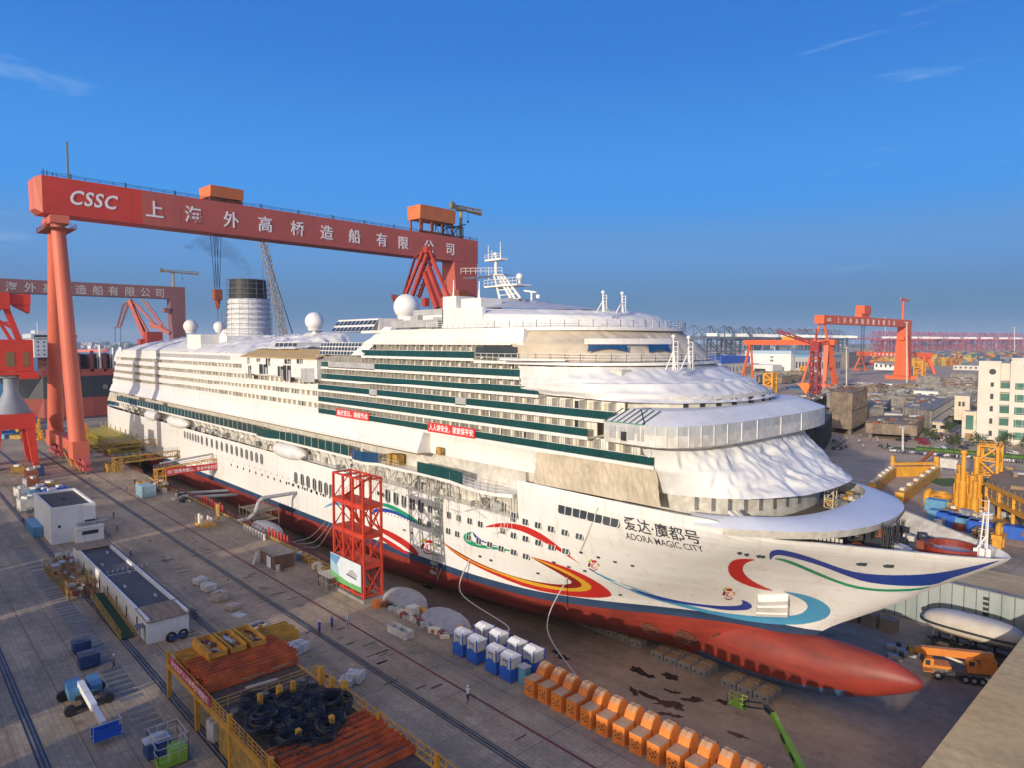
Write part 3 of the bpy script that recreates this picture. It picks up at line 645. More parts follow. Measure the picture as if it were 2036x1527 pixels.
# ------------------------------------------------ superstructure
ZF=[25.5+2.75*k for k in range(6)]           # balcony floors F..A
def deck_slab(x0,x1,z,y0=75.,mat=0): return ((x0,y0,z-.32),(x1,y0+39,z))
DOORM=[pm('balcony_wall',(.80,.77,.70),(.72,.68,.60),.5,.7),GLASS,pm('door_frame',(.80,.78,.74),None,1,.5),pm('curtain_panel',(.70,.64,.50),(.52,.47,.37),.6,.8)]
def balcony(x0,x1,k,style,gaps=(),bare=0.2):
    light=style!='glass'
    z=ZF[k]; yb=76.0 if light else 77.0
    mb=MB(); mb.bb((x0,75,z-.32),(x1,YC+19.5,z)); mb.bb((x0,74.9,z-.42),(x1,75.06,z+.06)); mb.build('deck_slab',WHITE,SHIP)
    mb=MB(); mb.bb((x0,yb,z),(x1,yb+.2,z+2.43),0)
    x=x0+.2; r=random.Random(k*97+int(-x0))
    while x<x1-2.4:
        t=r.random(); w=r.uniform(1.5,2.0)
        if light and t>.42: mb.bb((x+.25+w*.5,yb-.05,z+.25),(x+.3+w*.8,yb-.01,z+2.15),3 if t<.7 else 0)
        elif t<.16: mb.bb((x+.2,yb-.06,z+.05),(x+.2+w*.55,yb-.01,z+2.15),1); mb.bb((x+.3+w*.55,yb-.06,z+.05),(x+.2+w,yb-.01,z+2.15),3)
        elif t<.16+bare*.55: mb.bb((x+.2,yb-.05,z+.05),(x+.2+w,yb-.01,z+2.2),1); mb.bb((x+.2+w*.47,yb-.1,z+.05),(x+.2+w*.53,yb-.05,z+2.2),2)
        elif t<.6: mb.bb((x+.2,yb-.06,z+.05),(x+.2+w,yb-.01,z+2.15),3); mb.bb((x+.25+w*.5,yb-.09,z+.05),(x+.3+w*.55,yb-.06,z+2.15),1)
        else: mb.bb((x+.2,yb-.06,z+.05),(x+.2+w,yb-.01,z+2.15),2); mb.bb((x+.2,yb-.09,z+.05),(x+.27,yb-.06,z+2.15),1)
        x+=2.75
    mb.build('balcony_front',DOORM,SHIP)
    mb=MB(); x=x0
    while x<x1+.01: mb.bb((x-.04,75.25,z+.01),(x+.04,yb-.002,z+2.42)); mb.tube((x+1.3,75.2,z),(x+1.3,75.2,z+2.42),.05,n=5); x+=2.75
    tag(mb.build('balcony_partition',WHITED,SHIP),kind='stuff')
    if style=='glass':
        segs=[]; a=x0
        for g0,g1 in gaps: segs.append((a,g0)); a=g1
        segs.append((a,x1))
        mb=MB(); mp=MB()
        for a,b in segs:
            if b-a<1: continue
            n=max(1,int((b-a)/1.38))
            for i in range(n):
                xa=a+(b-a)*i/n; xb=a+(b-a)*(i+1)/n; mb.bb((xa+.03,74.98,z+.10),(xb-.03,75.02,z+1.22))
            mp.bb((a,74.96,z+1.22),(b,75.04,z+1.28))
        mb.build('glass_railing',GREEN,SHIP); mp.build('hand_rail',WHITE,SHIP)
        if gaps:
            mb=MB()
            for g0,g1 in gaps: mb.bb((g0,74.9,z-.1),(g1,75.1,z+1.25))
            mb.build('balcony_panel',GREYL,SHIP)
    else:
        mb=MB(); mb.bb((x0,74.94,z-.1),(x1,75.04,z+1.2)); mb.build('balcony_panel',HULLW,SHIP)
def bx(px,py=760): return PY(px,py,75).x
XM=-146.2
ends=[-53.,-64.5,-59.5,-74.5,-78.8,-90.]; gp=[(),(),((bx(735,785),bx(750,788)),(bx(906,808),bx(927,812))),(),((bx(653,728),bx(745,730)),),()]
for k in range(6):
    st=XM if k<5 else bx(719,712)
    balcony(st,ends[k],k,'glass',gp[k])
for k in range(4): balcony(-330+k*2.0,XM-.02,k,'panel',bare=.35)
# core block so that nothing is hollow, end walls
mb=MB()
mb.bb((-330,77.6,13.4),(XM,YC+17,36.4)); mb.bb((XM+.01,77.6,13.4),(-80,YC+17,41.9)); mb.bb((-79.99,79.5,19),(-62,YC+15,38))
mb.bb((XM-.3,74.96,24.9),(XM+.25,79,39.2))
mb.build('superstructure_core',WHITED,SHIP)
# aft upper facade, box with dark openings and timber-coloured roof
mb=MB(); mb.bb((-322,75.6,36.3),(-188,78,39.0)); mb.bb((-320,75.2,36.0),(-188,76,36.3)); mb.build('upper_facade',HULLW,SHIP)
mb=MB(); mb.bb((-270,75.55,37.),(-200,75.6,38.2)); mb.build('facade_panel',GREYL,SHIP)
mb=MB(); xa,xb=-187.5,-144.2
mb.bb((xa,73.9,33.7),(xb,79.5,38.3),0)
mb.add([(xa-.3,73.6,38.3),(xb+.3,73.6,38.3),(xb+.3,79.5,40.4),(xa-.3,79.5,40.4),(xa-.3,73.6,38.1),(xb+.3,73.6,38.1)],[(0,1,2,3),(4,5,1,0)],2)
for px,py,w,h in ((497,738,1.9,3.2),(524,733,5.2,2.5),(558,737,3.2,2.4),(571,741,4.2,3.8),(494,716,1.2,1.6),(533,719,2.6,1.9),(572,718,3.4,1.2),(596,717,3.,1.2),(514,715,2.2,.9)):
    p=PY(px,py,73.9); mb.bb((p.x-w/2,73.84,p.z-h/2),(p.x+w/2,73.9,p.z+h/2),1); mb.bb((p.x-.1,73.78,p.z-h/2),(p.x+.12,73.84,p.z+h/2),0); mb.bb((p.x+w*.2,73.8,p.z-h/2),(p.x+w*.45,73.84,p.z+h*.2),3)
for i in range(3): p=PY(603+i*9,745,73.9); mb.bb((p.x-1.1,73.84,p.z-1.6),(p.x+1.1,73.9,p.z+1.6),3)
mb.build('fan_room',[WHITE,DARK,pm('ochre_roof',(.50,.36,.16),(.42,.29,.12),.4,.8),GREYL],SHIP)
# overhang above the promenade, promenade deck, wind screens
mb=MB(); x0,x1=-330,-104.8
mb.add([(x0,75.0,25.1),(x1,75.0,25.1),(x1,73.6,21.6),(x0,73.6,21.6),(x0,73.6,21.2),(x1,73.6,21.2),(x1,80,20.9),(x0,80,20.9),(x0,80,25.1),(x1,80,25.1)],[(1,0,3,2),(2,3,4,5),(5,4,7,6),(0,1,9,8),(1,2,5,6,9),(3,0,8,7,4)])
mb.bb((x1+.01,76.6,21.0),(-62,79.6,25.15)); mb.build('lifeboat_canopy',CREAM if False else HULLW,SHIP)
mb=MB(); mb.bb((x0,73.75,20.82),(x1-.1,79.9,20.9)); mb.build('canopy_soffit',CREAM,SHIP)
INWALL=pm('inner_wall',(.44,.40,.34),(.18,.16,.13),.45,.8,stretch=(1,1,.5))  # inner wall mottled between beige and dark brown
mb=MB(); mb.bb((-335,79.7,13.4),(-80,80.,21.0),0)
r=random.Random(5); x=-332
while x<-82:
    w=r.uniform(.5,1.8); h=r.uniform(1.2,2.8); z=17.4+r.uniform(0,.4); mb.bb((x,79.55,z),(x+w,79.69,z+h),r.choice((1,1,2,3,0))); x+=w+r.uniform(.2,1.0)
x=-330
while x<-82:
    w=r.uniform(.4,2.2); h=r.uniform(.5,2.4); z=13.5+r.uniform(0,1.4); mb.bb((x,79.69-r.uniform(.1,1.6),z),(x+w,79.7,z+h),r.choice((0,1,2,2,3,3,4))); x+=w+r.uniform(.0,.7)
mb.build('promenade_wall',[INWALL,DARK,GREYL,WHITED,CREAM],SHIP)
def promedge():
    P=[(-322,74.3)]
    def bulge(x0,x1,d):
        P.extend([(x0,74.3),(x0+(x1-x0)*.2,74.3-d*.75),(x0+(x1-x0)*.35,74.3-d),(x0+(x1-x0)*.65,74.3-d),(x0+(x1-x0)*.8,74.3-d*.75),(x1,74.3)])
    bulge(-180,-166,1.2); bulge(-130,-119.5,1.5); P.extend([(-96,74.3),(-90,73.2),(-86,72.9),(-82.5,73.3),(-80,74.6)]); return P
PE=promedge()
mb=MB(); mb.prism(PE+[(-80,79.7),(-322,79.7)],16.85,17.4); mb.build('promenade_deck',HULLW,SHIP)
def edgepts(xa,xb,step=1.2):
    out=[]; 
    for a,b in zip(PE[:-1],PE[1:]):
        L=math.hypot(b[0]-a[0],b[1]-a[1]); n=max(1,int(L/step))
        for i in range(n):
            t=i/n; p=(a[0]+(b[0]-a[0])*t,a[1]+(b[1]-a[1])*t)
            if xa<=p[0]<=xb: out.append(p)
    return out
def screens(xa,xb,mat,name='wind_screen',h=2.05):
    mb=MB(); e=edgepts(xa,xb)
    for a,b in zip(e[:-1],e[1:]):
        mb.bar((a[0],a[1],17.45+h/2),(b[0]-.04*(b[0]-a[0]),b[1],17.45+h/2),.05,h)
    mb.build(name,mat,SHIP)
screens(-322,-131,GREEN); screens(-130.5,-119,BLUEG); screens(bx(838,930)-.5,bx(942,955),GREEN)
mb=MB(); mb.rail([(p[0],p[1],17.4) for p in edgepts(-119,-112,1.4)],1.2,1.4,.05); mb.rail([(p[0],p[1],17.4) for p in edgepts(-96,-79.5,1.4)],1.5,1.4,.05,rows=3); mb.build('guard_rail',WHITE,SHIP)
# davits, brackets and loose fit-out gear in the boat recess
mb=MB(); r=random.Random(9); x=-318
while x<-84:
    mb.bar((x,79.5,13.5),(x,76.2,16.8),.35,.5,0); mb.bar((x,79.5,16.6),(x,74.6,16.8),.3,.4,0); mb.tube((x+.6,76.5,13.6),(x+.6,75.3,16.6),.12,n=5,m=1)
    if r.random()<.8: mb.bar((x+2,75.2,13.4),(x+3.4,77.8,16.4),.22,.3,1); mb.box((x+4,77.2,14.1),(r.uniform(.8,2),1.4,r.uniform(.6,1.5)),r.choice((0,1,2)))
    for _ in range(3): mb.box((x+r.uniform(0,7),r.uniform(75.6,79),13.6+r.uniform(0,.8)),(r.uniform(.3,1.5),r.uniform(.3,1.4),r.uniform(.3,1.6)),r.choice((0,0,1,2,3)),r.uniform(0,2))
    x+=7.6
tag(mb.build('davit_gear',[WHITED,GREYL,GREY,CREAM],SHIP),kind='stuff')
mb=MB(); r=random.Random(12)              # scaffold tubes and hoses in front of the boat recess, forward end
for i in range(46):
    x=r.uniform(-128,-80); mb.tube((x,74.6,r.uniform(9,13)),(x+r.uniform(-.3,.3),74.5,16.8),.05,n=4)
for i in range(18):
    x=r.uniform(-126,-82); mb.tube((x,74.6,r.uniform(10,16)),(x+r.uniform(2,6),74.6,r.uniform(10,16)),.05,n=4)
for i in range(24): x=-125+i*1.9; mb.tube((x,74.62,13.45),(x,74.62,16.85),.045,n=4)
for i in range(60): x=-325+i*3.4; mb.tube((x,74.2,17.4),(x,74.2,20.8),.05,n=4)
tag(mb.build('scaffold_tube',WHITED,SHIP),kind='stuff')
mb=MB(); mb.bb((-118,75.3,17.42),(-116.6,77,19.4),0); mb.bb((-115.8,75.3,17.42),(-114.2,77,19.6),0); mb.bb((-101.5,75.4,21.2),(-100,76,22.6),0); mb.build('crate',YELD,SHIP)
# stern terraces
mb=MB(); 
for k,(xa,z) in enumerate(((-343,16.5),(-341,19.4),(-338,22.3),(-335,25.2),(-333,28.1),(-331,30.9),(-329,33.6))):
    mb.bb((xa,77-.3,z-.35),(-325,YC+17,z)); mb.bb((xa,76.8,z),(xa+.15,YC+16.8,z+1.1))
mb.bb((-350,77.5,13.4),(-336,YC+16.5,13.9)); mb.bb((-336,78.5,13.4),(-326,YC+16,36))
mb.build('stern_terrace',HULLW,SHIP)
mb=MB(); mb.bb((-350.8,77.3,13.5),(-350.7,YC+16,15.2)); mb.bb((-346,76.7,14),(-338,76.8,15.8)); mb.build('stern_screen',GREEN,SHIP)
mb=MB(); 
for i in range(7): mb.bb((-340+i*2.1,76.15,9.6),(-339+i*2.1,76.35,11.6))
for i in range(6): mb.bb((-340+i*2.1,76.15,6.6),(-339.2+i*2.1,76.3,8.0))
mb.build('stern_window',GLASS,SHIP)
# upper houses forward
def plan(X0,Xf,half_,xa,n=40,p=2.4,yc=None):
    """near side aft -> round the front -> far side aft"""
    pts=[(xa,YC-half_)]
    for i in range(n+1):
        a=-PI/2+PI*i/n; c,s=math.cos(a),math.sin(a)
        pts.append((X0+(Xf-X0)*abs(c)**(2/p),YC+half_*math.copysign(abs(s)**(2/p),s)))
    pts.append((xa,YC+half_)); return pts
mb=MB(); mb.prism(plan(-85,-66,19.3,-127),43.9,44.45); mb.prism(plan(-79,-59.2,19.6,-90),38.55,39.0); mb.build('weather_deck',HULLW,SHIP)
mb=MB(); xa=-124
mb.add([(-128.5,75.5,39.2),(-118.5,75.3,44.3),(-78,75.3,44.3),(-78,75.1,42.0),(-126,75.1,42.0)],[(0,4,1),(4,3,2,1)],0); mb.bb((-126,75.2,41.6),(-78,77.5,42.0)); mb.bb((-118.5,75.35,42),(-78,79,44)); mb.build('upper_house',HULLW,SHIP)
mb=MB(); mb.bb((bx(947,703),74.9,39.6),(bx(1027,705),75.15,41.3)); mb.build('dark_window_band',GLASS,SHIP)
mb=MB(); r=random.Random(2)               # plant rooms and lockers along the sun deck edge
x=-118
while x<-102: w=r.uniform(2,5); mb.bb((x,77+r.uniform(0,1),44.4),(x+w,81,44.4+r.uniform(1.7,3.1)),r.choice((0,1,1,2))); x+=w+r.uniform(.1,.8)
mb.bb((-117,79,44.4),(-95,YC+12,47.2),0); mb.bb((-118,82,44.4),(-101,YC+10,48.6),1); mb.bb((-104.5,79.5,47),(-100.5,84,50.6),0); mb.bb((-99.6,80,47),(-94,85,50.0),0)
mb.bb((-118,76.4,44.9),(-102,76.6,46.3),1)
mb.build('deck_house',[WHITE,GREYL,WHITED],SHIP)
# glazed pool roof and its windows
mb=MB(); r=random.Random(3)
def panes(x0,x1,y,z0,z1,nx,nz,lean=.6):
    for i in range(nx):
        for j in range(nz):
            a=x0+(x1-x0)*i/nx; b=x0+(x1-x0)*(i+1)/nx; c=z0+(z1-z0)*j/nz; d=z0+(z1-z0)*(j+1)/nz; ya=y+lean*j/nz; yb_=y+lean*(j+1)/nz
            mb.add([(a+.12,ya,c+.1),(b-.12,ya,c+.1),(b-.12,yb_,d-.1),(a+.12,yb_,d-.1)],[(0,1,2,3)],1)
    mb.add([(x0,y+.04,z0),(x1,y+.04,z0),(x1,y+lean+.04,z1),(x0,y+lean+.04,z1)],[(0,1,2,3)],0); mb.bb((x0,y+lean+.05,z0),(x1,y+9,z1),0)
panes(bx(625,700),bx(705,700),76.2,39.2,42.0,13,3); panes(bx(605,670)-4,bx(680,670)-3,84,44.6,47.6,10,2,2.2); panes(-178,-165,79,40.3,42.,5,1,.3)
mb.build('glazed_pool_house',[WHITE,GLASS],SHIP)
# radomes
def radome(px,py,r,Y,base):
    mb=MB(); c=PY(px,py,Y); mb.ball(c,r,20); mb.tube((c.x,c.y,c.z-r*1.0),(c.x,c.y,c.z-r*.75),r*.62,r*.75,14); mb.tube((c.x,c.y,base),(c.x,c.y,c.z-r*.95),r*.22,n=10); mb.build('radome',WHITE,SHIP,smooth=math.radians(50))
radome(808,609,3.0,92,46); radome(625,638,2.6,92,43); radome(436,649,2.1,97,44); radome(379,648,2.6,90,42)
# funnel wrapped in scaffold
FB=PY(495,655,YC); FT=PY(495,556,YC); fx=FB.x
FUNW=pm('funnel_foil',(.80,.80,.80),(.52,.52,.53),.9,.4,bump=.4,stretch=(1,1,3))
mb=MB(); z0,z1=FB.z-6,FT.z; zm=PY(495,594,YC).z
def fr(z): return 6.9-1.1*(z-z0)/(z1-z0)
for k in range(9):
    za=z0+(zm-z0)*k/9; zb=z0+(zm-z0)*(k+1)/9; mb.lathe((fx,YC,0),[(fr(za)+.15,za),(fr(za)+.45,(za+zb)/2),(fr(zb)+.1,zb-.05)],28,0)
mb.lathe((fx,YC,0),[(fr(zm),zm),(fr(z1),z1),(fr(z1)-.8,z1),(fr(z1)-.9,z1-2)],28,1); mb.poly([(fx+5*math.cos(2*PI*i/16),YC+5*math.sin(2*PI*i/16),z1-1) for i in range(16)],1)
mb.build('funnel',[FUNW,pm('funnel_black',(.03,.032,.035),(.015,.015,.018),.8,.6)],SHIP,smooth=math.radians(30))
mb=MB(); r=random.Random(4)
for k in range(13):
    z=z0+3+(z1-z0-2)*k/12.5; rr=fr(z)+1.0; n=16
    for i in range(n):
        a,b=2*PI*i/n,2*PI*(i+1)/n; A=(fx+rr*math.cos(a),YC+rr*math.sin(a),z); B=(fx+rr*math.cos(b),YC+rr*math.sin(b),z); mb.bar(A,B,.09,.09); 
        if k%2==0: mb.bar((A[0],A[1],z),(fx+(rr-1)*math.cos(a),YC+(rr-1)*math.sin(a),z),.1,.1)
        if k<12: mb.bar(A,(fx+rr*math.cos(a),YC+rr*math.sin(a),z+(z1-z0-2)/12.5),.08,.08)
for px in (442,448,540,548,556,562):
    p=PY(px,655,YC-2); mb.bar((p.x,p.y,42),(p.x,p.y,42+r.uniform(10,14)),.14,.14)
for k in range(6):
    a=PY(440,655,YC-2); b=PY(452,655,YC-2); z=44+2*k; mb.bar((a.x,a.y,z),(b.x,b.y,z),.12); a=PY(540,655,YC-2); b=PY(565,655,YC-2); mb.bar((a.x,a.y,z),(b.x,b.y,z),.12)
mb.build('funnel_scaffold',GREY,SHIP)
mb=MB(); mb.lathe((fx-9,YC,0),[(6,38),(6,45),(5,46.5),(.1,47)],24); mb.bb((-262,84,38),(fx+8,YC+10,44.2)); mb.build('funnel_base',WHITE,SHIP,smooth=math.radians(30))
# main mast
MA=PY(1005,590,YC); 
def mp(px,py,dy=0): return PY(px,py,YC+dy)
mb=MB()
for dy in (-1.6,1.6):
    for a,b in (((995,597),(982,545)),((1017,594),(988,545)),((1035,592),(1000,545)),((1024,593),(994,545))): mb.tube(mp(*a,dy),mp(*b,dy*.6),.28,.22,8)
for k in range(6):
    t=k/5; l=mp(995-13*t,597-52*t,-1.6); r_=mp(1035-35*t,592-47*t,-1.6); l2=mp(995-13*t,597-52*t,1.6); r2_=mp(1035-35*t,592-47*t,1.6)
    mb.bar(l,r_,.15); mb.bar(l2,r2_,.15); mb.bar(l,l2,.15); mb.bar(r_,r2_,.15); mb.bar(l,r2_,.1)
a=mp(928,549); b=mp(1010,549); mb.bb((a.x,YC-1.6,a.z-.45),(b.x,YC+1.6,b.z+.45)); mb.rail([(a.x,YC-1.6,a.z+.45),(b.x,YC-1.6,b.z+.45)],1.2,1.5,.07)
a=mp(977,571); b=mp(1042,568); mb.bb((a.x,YC-2,a.z-.15),(b.x,YC+2,a.z+.15)); mb.rail([(a.x,YC-2,a.z+.15),(b.x,YC-2,a.z+.15)],1.2,1.2,.07)
a=mp(971,518); b=mp(1003,521); mb.bb((a.x,YC-1,a.z-.2),(b.x,YC+1,a.z+.2)); mb.rail([(a.x,YC-1,a.z+.2),(b.x,YC-1,a.z+.2)],.9,1.,.06)
mb.tube(mp(986,545),mp(986,507),.4,.22,8); mb.ball(mp(985,505),.5,10)
for px,pt,pb in ((971,487,518),(995,480,516),(978,497,517),(972,530,555)): mb.tube(mp(px,pb),mp(px,pt),.1,.06,6)
mb.tube(mp(1033,568),mp(1033,552),.25,n=8); mb.ball(mp(1033,549),.7,12); mb.tube(mp(1057,596),mp(1057,580),.2,n=8); mb.bar(mp(1043,577),mp(1066,580),.4,.3); mb.tube(mp(1070,592),mp(1070,585),.4,n=8)
for px in (902,953): mb.tube(PY(px,600,84),PY(px,556 if px<920 else 558,84),.18,.1,6); mb.tube(PY(px-3,600,84),PY(px,570,84),.1,n=5)
mb.build('radar_mast',WHITE,SHIP)
def lightmast(px,pyb,pyt,Y,sp=3.0):
    mb=MB(); b=PY(px,pyb,Y); t=PY(px,pyt,Y)
    mb.tube(b,t,.16,.1,6); s=(t.z-b.z)
    for dx,dy in ((-sp*.45,0),(.1,sp*.5),(.6,-.4)): mb.tube((b.x+dx,b.y+dy,b.z),(b.x,b.y,b.z+s*.6),.1,n=5)
    for k in range(5): z=b.z+s*(.25+.15*k); mb.bar((b.x,b.y,z),(b.x+.7,b.y,z),.07)
    mb.tube((b.x+.7,b.y,b.z),(b.x+.7,b.y,b.z+s*.85),.06,n=5); mb.ball((t.x,t.y,t.z),.3,8); mb.build('light_mast',WHITE,SHIP)
lightmast(1199,620,580,84); lightmast(1237,622,582,91); lightmast(1339,735,668,84); lightmast(1369,733,670,90)
# rails along the weather decks
mb=MB(); pl=plan(-85,-66.1,19.2,-104,24); mb.rail([(x,y,44.45) for x,y in pl],1.15,1.5,.06,rows=3); pl=plan(-79,-59.3,19.5,-84,24); mb.rail([(x,y,39.0) for x,y in pl],1.3,1.6,.06,rows=3)
mb.rail([(bx(946,715),74.85,39.0),(-79,74.85,39.0)],1.2,1.5,.06); mb.build('guard_rail',WHITE,SHIP)
# bridge: sheeted house right across the ship, with a wing over the near side
BRW=pm('bridge_sheet',(.52,.53,.52),(.36,.38,.37),.5,.45,bump=.3,stretch=(1,1,.4))
mb=MB(); pl=plan(-52.5,-45.2,23.2,-58.5,40,3.0); pl2=plan(-53.5,-46.5,21.4,-58,40,3.0); pr=plan(-55,-48.3,19.5,-57.,40,3.)
def loft(mb,A,za,B,zb,m=0):
    n=len(A); fa=za if callable(za) else (lambda i:za); fb=zb if callable(zb) else (lambda i:zb)
    mb.add([(A[i][0],A[i][1],fa(i)) for i in range(n)]+[(B[i][0],B[i][1],fb(i)) for i in range(n)],[(i,i+1,n+i+1,n+i) for i in range(n-1)],m)
loft(mb,pl2,28.2,pl,28.7,1); loft(mb,pl,28.7,pl,30.2,1); loft(mb,pl,30.2,pl,31.4,0); loft(mb,pl,31.4,pr,32.9,2); mb.poly([(x,y,32.9) for x,y in pr],2); mb.poly([(x,y,28.2) for x,y in pl2],1)
mb.poly([(pl[0][0],pl[0][1],28.7),(pl[0][0],pl[0][1],31.4),(pr[0][0],pr[0][1],32.9),(pr[-1][0],pr[-1][1],32.9),(pl[-1][0],pl[-1][1],31.4),(pl[-1][0],pl[-1][1],28.7)],0)
mb.build('bridge',[BRW,WHITED,WHITE],SHIP)
mb=MB()                                # wing roof battens and green scaffold tubes
for i in range(7): x=-58.3+i*1.0; mb.bar((x,71.35,31.5),(x+.3,74.8,32.95),.12,.1,0)
for i in range(8): mb.bar((-52.,71.4+i*.65,31.5),(-55.2,75+i*.3,32.95),.12,.1,0)
mb.bar((-58.6,71.2,31.45),(-52,71.2,31.45),.1,.1,1); mb.bar((-51.5,71.3,31.4),(-48.5,75.5,31.4),.1,.1,1)
for i in range(1,len(pl)-1,2): 
    if pl[i][1]<YC+8: mb.bar((pl[i][0]+.06,pl[i][1]-.06,28.8),(pl[i][0]+.06,pl[i][1]-.06,31.3),.1,.1,2)
for i in range(4): x=-57.5+i*1.5; mb.bb((x,71.22,29.3),(x+1.0,71.27,30.9),3)
mb.bb((-55.6,71.2,29.1),(-54.7,71.25,30.3),4)
mb.build('wing_scaffold',[GREEN,pm('scaffold_green',(.05,.30,.20),None,1,.6),WHITE,GREYL,DARK],SHIP)
# wall with doors behind the bridge roof, house under the big forward tarpaulin
mb=MB(); pl=plan(-60,-50.2,16.5,-66,30); loft(mb,pl,31.,pl,34.4,0)
for i in range(8,24,2): a,b=pl[i],pl[i+1]; mb.bar((a[0]+.05,a[1]-.05,33.2),((a[0]*.4+b[0]*.6)+.05,(a[1]*.4+b[1]*.6)-.05,33.2),.06,1.3,1)
mb.build('chart_house',[WHITED,DARK],SHIP)
mb=MB(); pl=plan(-56,-41.6,16.2,-80,40); loft(mb,pl,18.5,pl,24.,0)
for i in range(6,22,2): a,b=pl[i],pl[i+1]; mb.bar((a[0]+.04,a[1]-.04,20.6),((a[0]*.5+b[0]*.5)+.04,(a[1]*.5+b[1]*.5)-.04,20.6),.06,1.9,1)
mb.build('fore_house',[WHITED,GREY],SHIP)
# visor: the broad curved rim round the open deck
VIS=pm('visor_white',(.66,.68,.72),(.58,.60,.64),.2,.4)
def vis_o(a): # a in -1..1
    c=math.cos(a*PI/2); s=math.sin(a*PI/2); p=2.2
    return (-47+(16.8)*abs(c)**(2/p),YC+19.3*math.copysign(abs(s)**(2/p),s))
def vis_i(a):
    c=math.cos(a*PI/2); s=math.sin(a*PI/2); p=2.7
    return (-49+(13.1)*abs(c)**(2/p),YC+17.0*math.copysign(abs(s)**(2/p),s))
def vf(u,v):
    a=-1+2*u; o=vis_o(a); i=vis_i(a); w=min(1,abs(math.cos(a*PI/2))*2.2)
    i=(i[0],i[1]); return (i[0]+(o[0]-i[0])*v,i[1]+(o[1]-i[1])*v,20.35-.9*(v**1.6)-(0.55*(1-w)))
mb=MB(); mb.grid(vf,60,8); mb.build('bow_visor',VIS,SHIP,smooth=True)
mb=MB(); n=60
for i in range(4,n-4):
    a,b=vf(i/n,1),vf((i+1)/n,1); mb.add([a,b,(b[0]-.5,YC+(b[1]-YC)*.985,b[2]-1.0),(a[0]-.5,YC+(a[1]-YC)*.985,a[2]-1.0)],[(0,1,2,3)])
    a,b=vf(i/n,0),vf((i+1)/n,0); mb.add([(a[0],a[1],18.5),(b[0],b[1],18.5),b,a],[(0,1,2,3)])
mb.build('visor_skirt',WHITED,SHIP)
mb=MB(); mb.poly([(vis_i(-1+2*i/40)[0],vis_i(-1+2*i/40)[1],18.52) for i in range(41)]+[(-80,YC+17,18.52),(-80,YC-17,18.52)]); mb.build('observation_deck',DECKB,SHIP)
mb=MB(); mb.bar((-44.4,79.2,20.4),(-41.6,78.9,18.9),.5,.3); mb.bar((-44.1,80.2,20.4),(-41.4,79.7,18.9),.5,.3); mb.build('deck_slide',WHITE,SHIP)
mb=MB(); r=random.Random(8)               # stacked fit-out goods at the front of the open deck
for i in range(14): mb.box((-38.5+r.uniform(-1.3,1.),101+r.uniform(-3,5),18.9+r.uniform(0,.9)),(r.uniform(.5,1.2),r.uniform(.5,1.4),r.uniform(.5,1.3)),r.choice((0,1,2)),r.uniform(0,1.5))
mb.truss((-39.6,98.5,18.6),(-39.6,98.5,22),1.2,1.2,3,.06,0)
mb.build('deck_goods',[CREAM,YELD,GREY],SHIP)
# mooring deck: winches, red well, lattice foremast
mb=MB(); r=random.Random(6)
for i in range(44):
    X_=r.uniform(-36.,-25.5); w_=max(half(X_,16.)-1.2,.3); mb.box((X_,YC+r.uniform(-w_,w_),16.2+r.uniform(0,.6)),(r.uniform(.4,1.6),r.uniform(.4,1.6),r.uniform(.4,1.5)),r.choice((0,1,1,2,3)),r.uniform(0,2))
for i in range(30): x,y=-29.3+r.uniform(-.8,.8),91+r.uniform(-2,3); mb.bar((x,y,15.9),(x+r.uniform(-.4,.4),y+r.uniform(-.4,.4),18.6+r.uniform(0,1.1)),.1,.1,1)
for i in range(3): mb.tube((-26-i*1.2,88.6+i,16.6),(-26-i*1.2,90.+i,16.6),.6,n=10,m=2)
for i in range(8): mb.bb((-37+i*.5,86.4,16),(-36.65+i*.5,86.5,17.7),3)
mb.build('mooring_winch',[RUST,DARK,GREYL,WHITED],SHIP)
mb=MB(); mb.lathe((-23.6,YC+.3,0),[(2.9,15.95),(2.9,17.4),(2.7,17.4),(2.7,16.2)],24,0); mb.poly([(-23.6+2.7*math.cos(2*PI*i/24),YC+.3+2.7*math.sin(2*PI*i/24),16.6) for i in range(24)],1); mb.poly([(-25.6,YC-1.2,16.62),(-22.8,YC-1.4,16.62),(-23.5,YC+.6,16.62),(-25.7,YC+.4,16.62)],2)
mb.build('anchor_well',[REDH,pm('well_grey',(.45,.46,.48),(.4,.38,.38),.8,.6),pm('well_mint',(.30,.5,.42),None,.8,.6)],SHIP)
FM=PY(1962,1098,YC); mb=MB(); t=PY(1962,1000,YC)
for dx,dy in ((0,0),(-.9,.3),(-.4,.9)): mb.tube((FM.x+dx,FM.y+dy,15.9),(FM.x+dx*.5,FM.y+dy*.5,t.z-1.2),.09,n=6)
for k in range(9): z=16.6+k*.85; mb.bar((FM.x,FM.y,z),(FM.x-.9,FM.y+.3,z),.06); mb.bar((FM.x,FM.y,z),(FM.x-.4,FM.y+.9,z+.4),.06)
mb.tube((FM.x-1.9,FM.y-.4,15.9),(FM.x,FM.y,19.5),.1,n=6); mb.tube((FM.x,FM.y,t.z-2),(FM.x,FM.y,t.z+.3),.07,n=6); mb.box((FM.x,FM.y,t.z-1.3),(1.,1.,.1))
for i in range(3): mb.box((FM.x-1.0+i*.55,FM.y-.2+i*.3,17.0),(.5,.5,1.5))
mb.build('fore_mast',WHITE,SHIP)
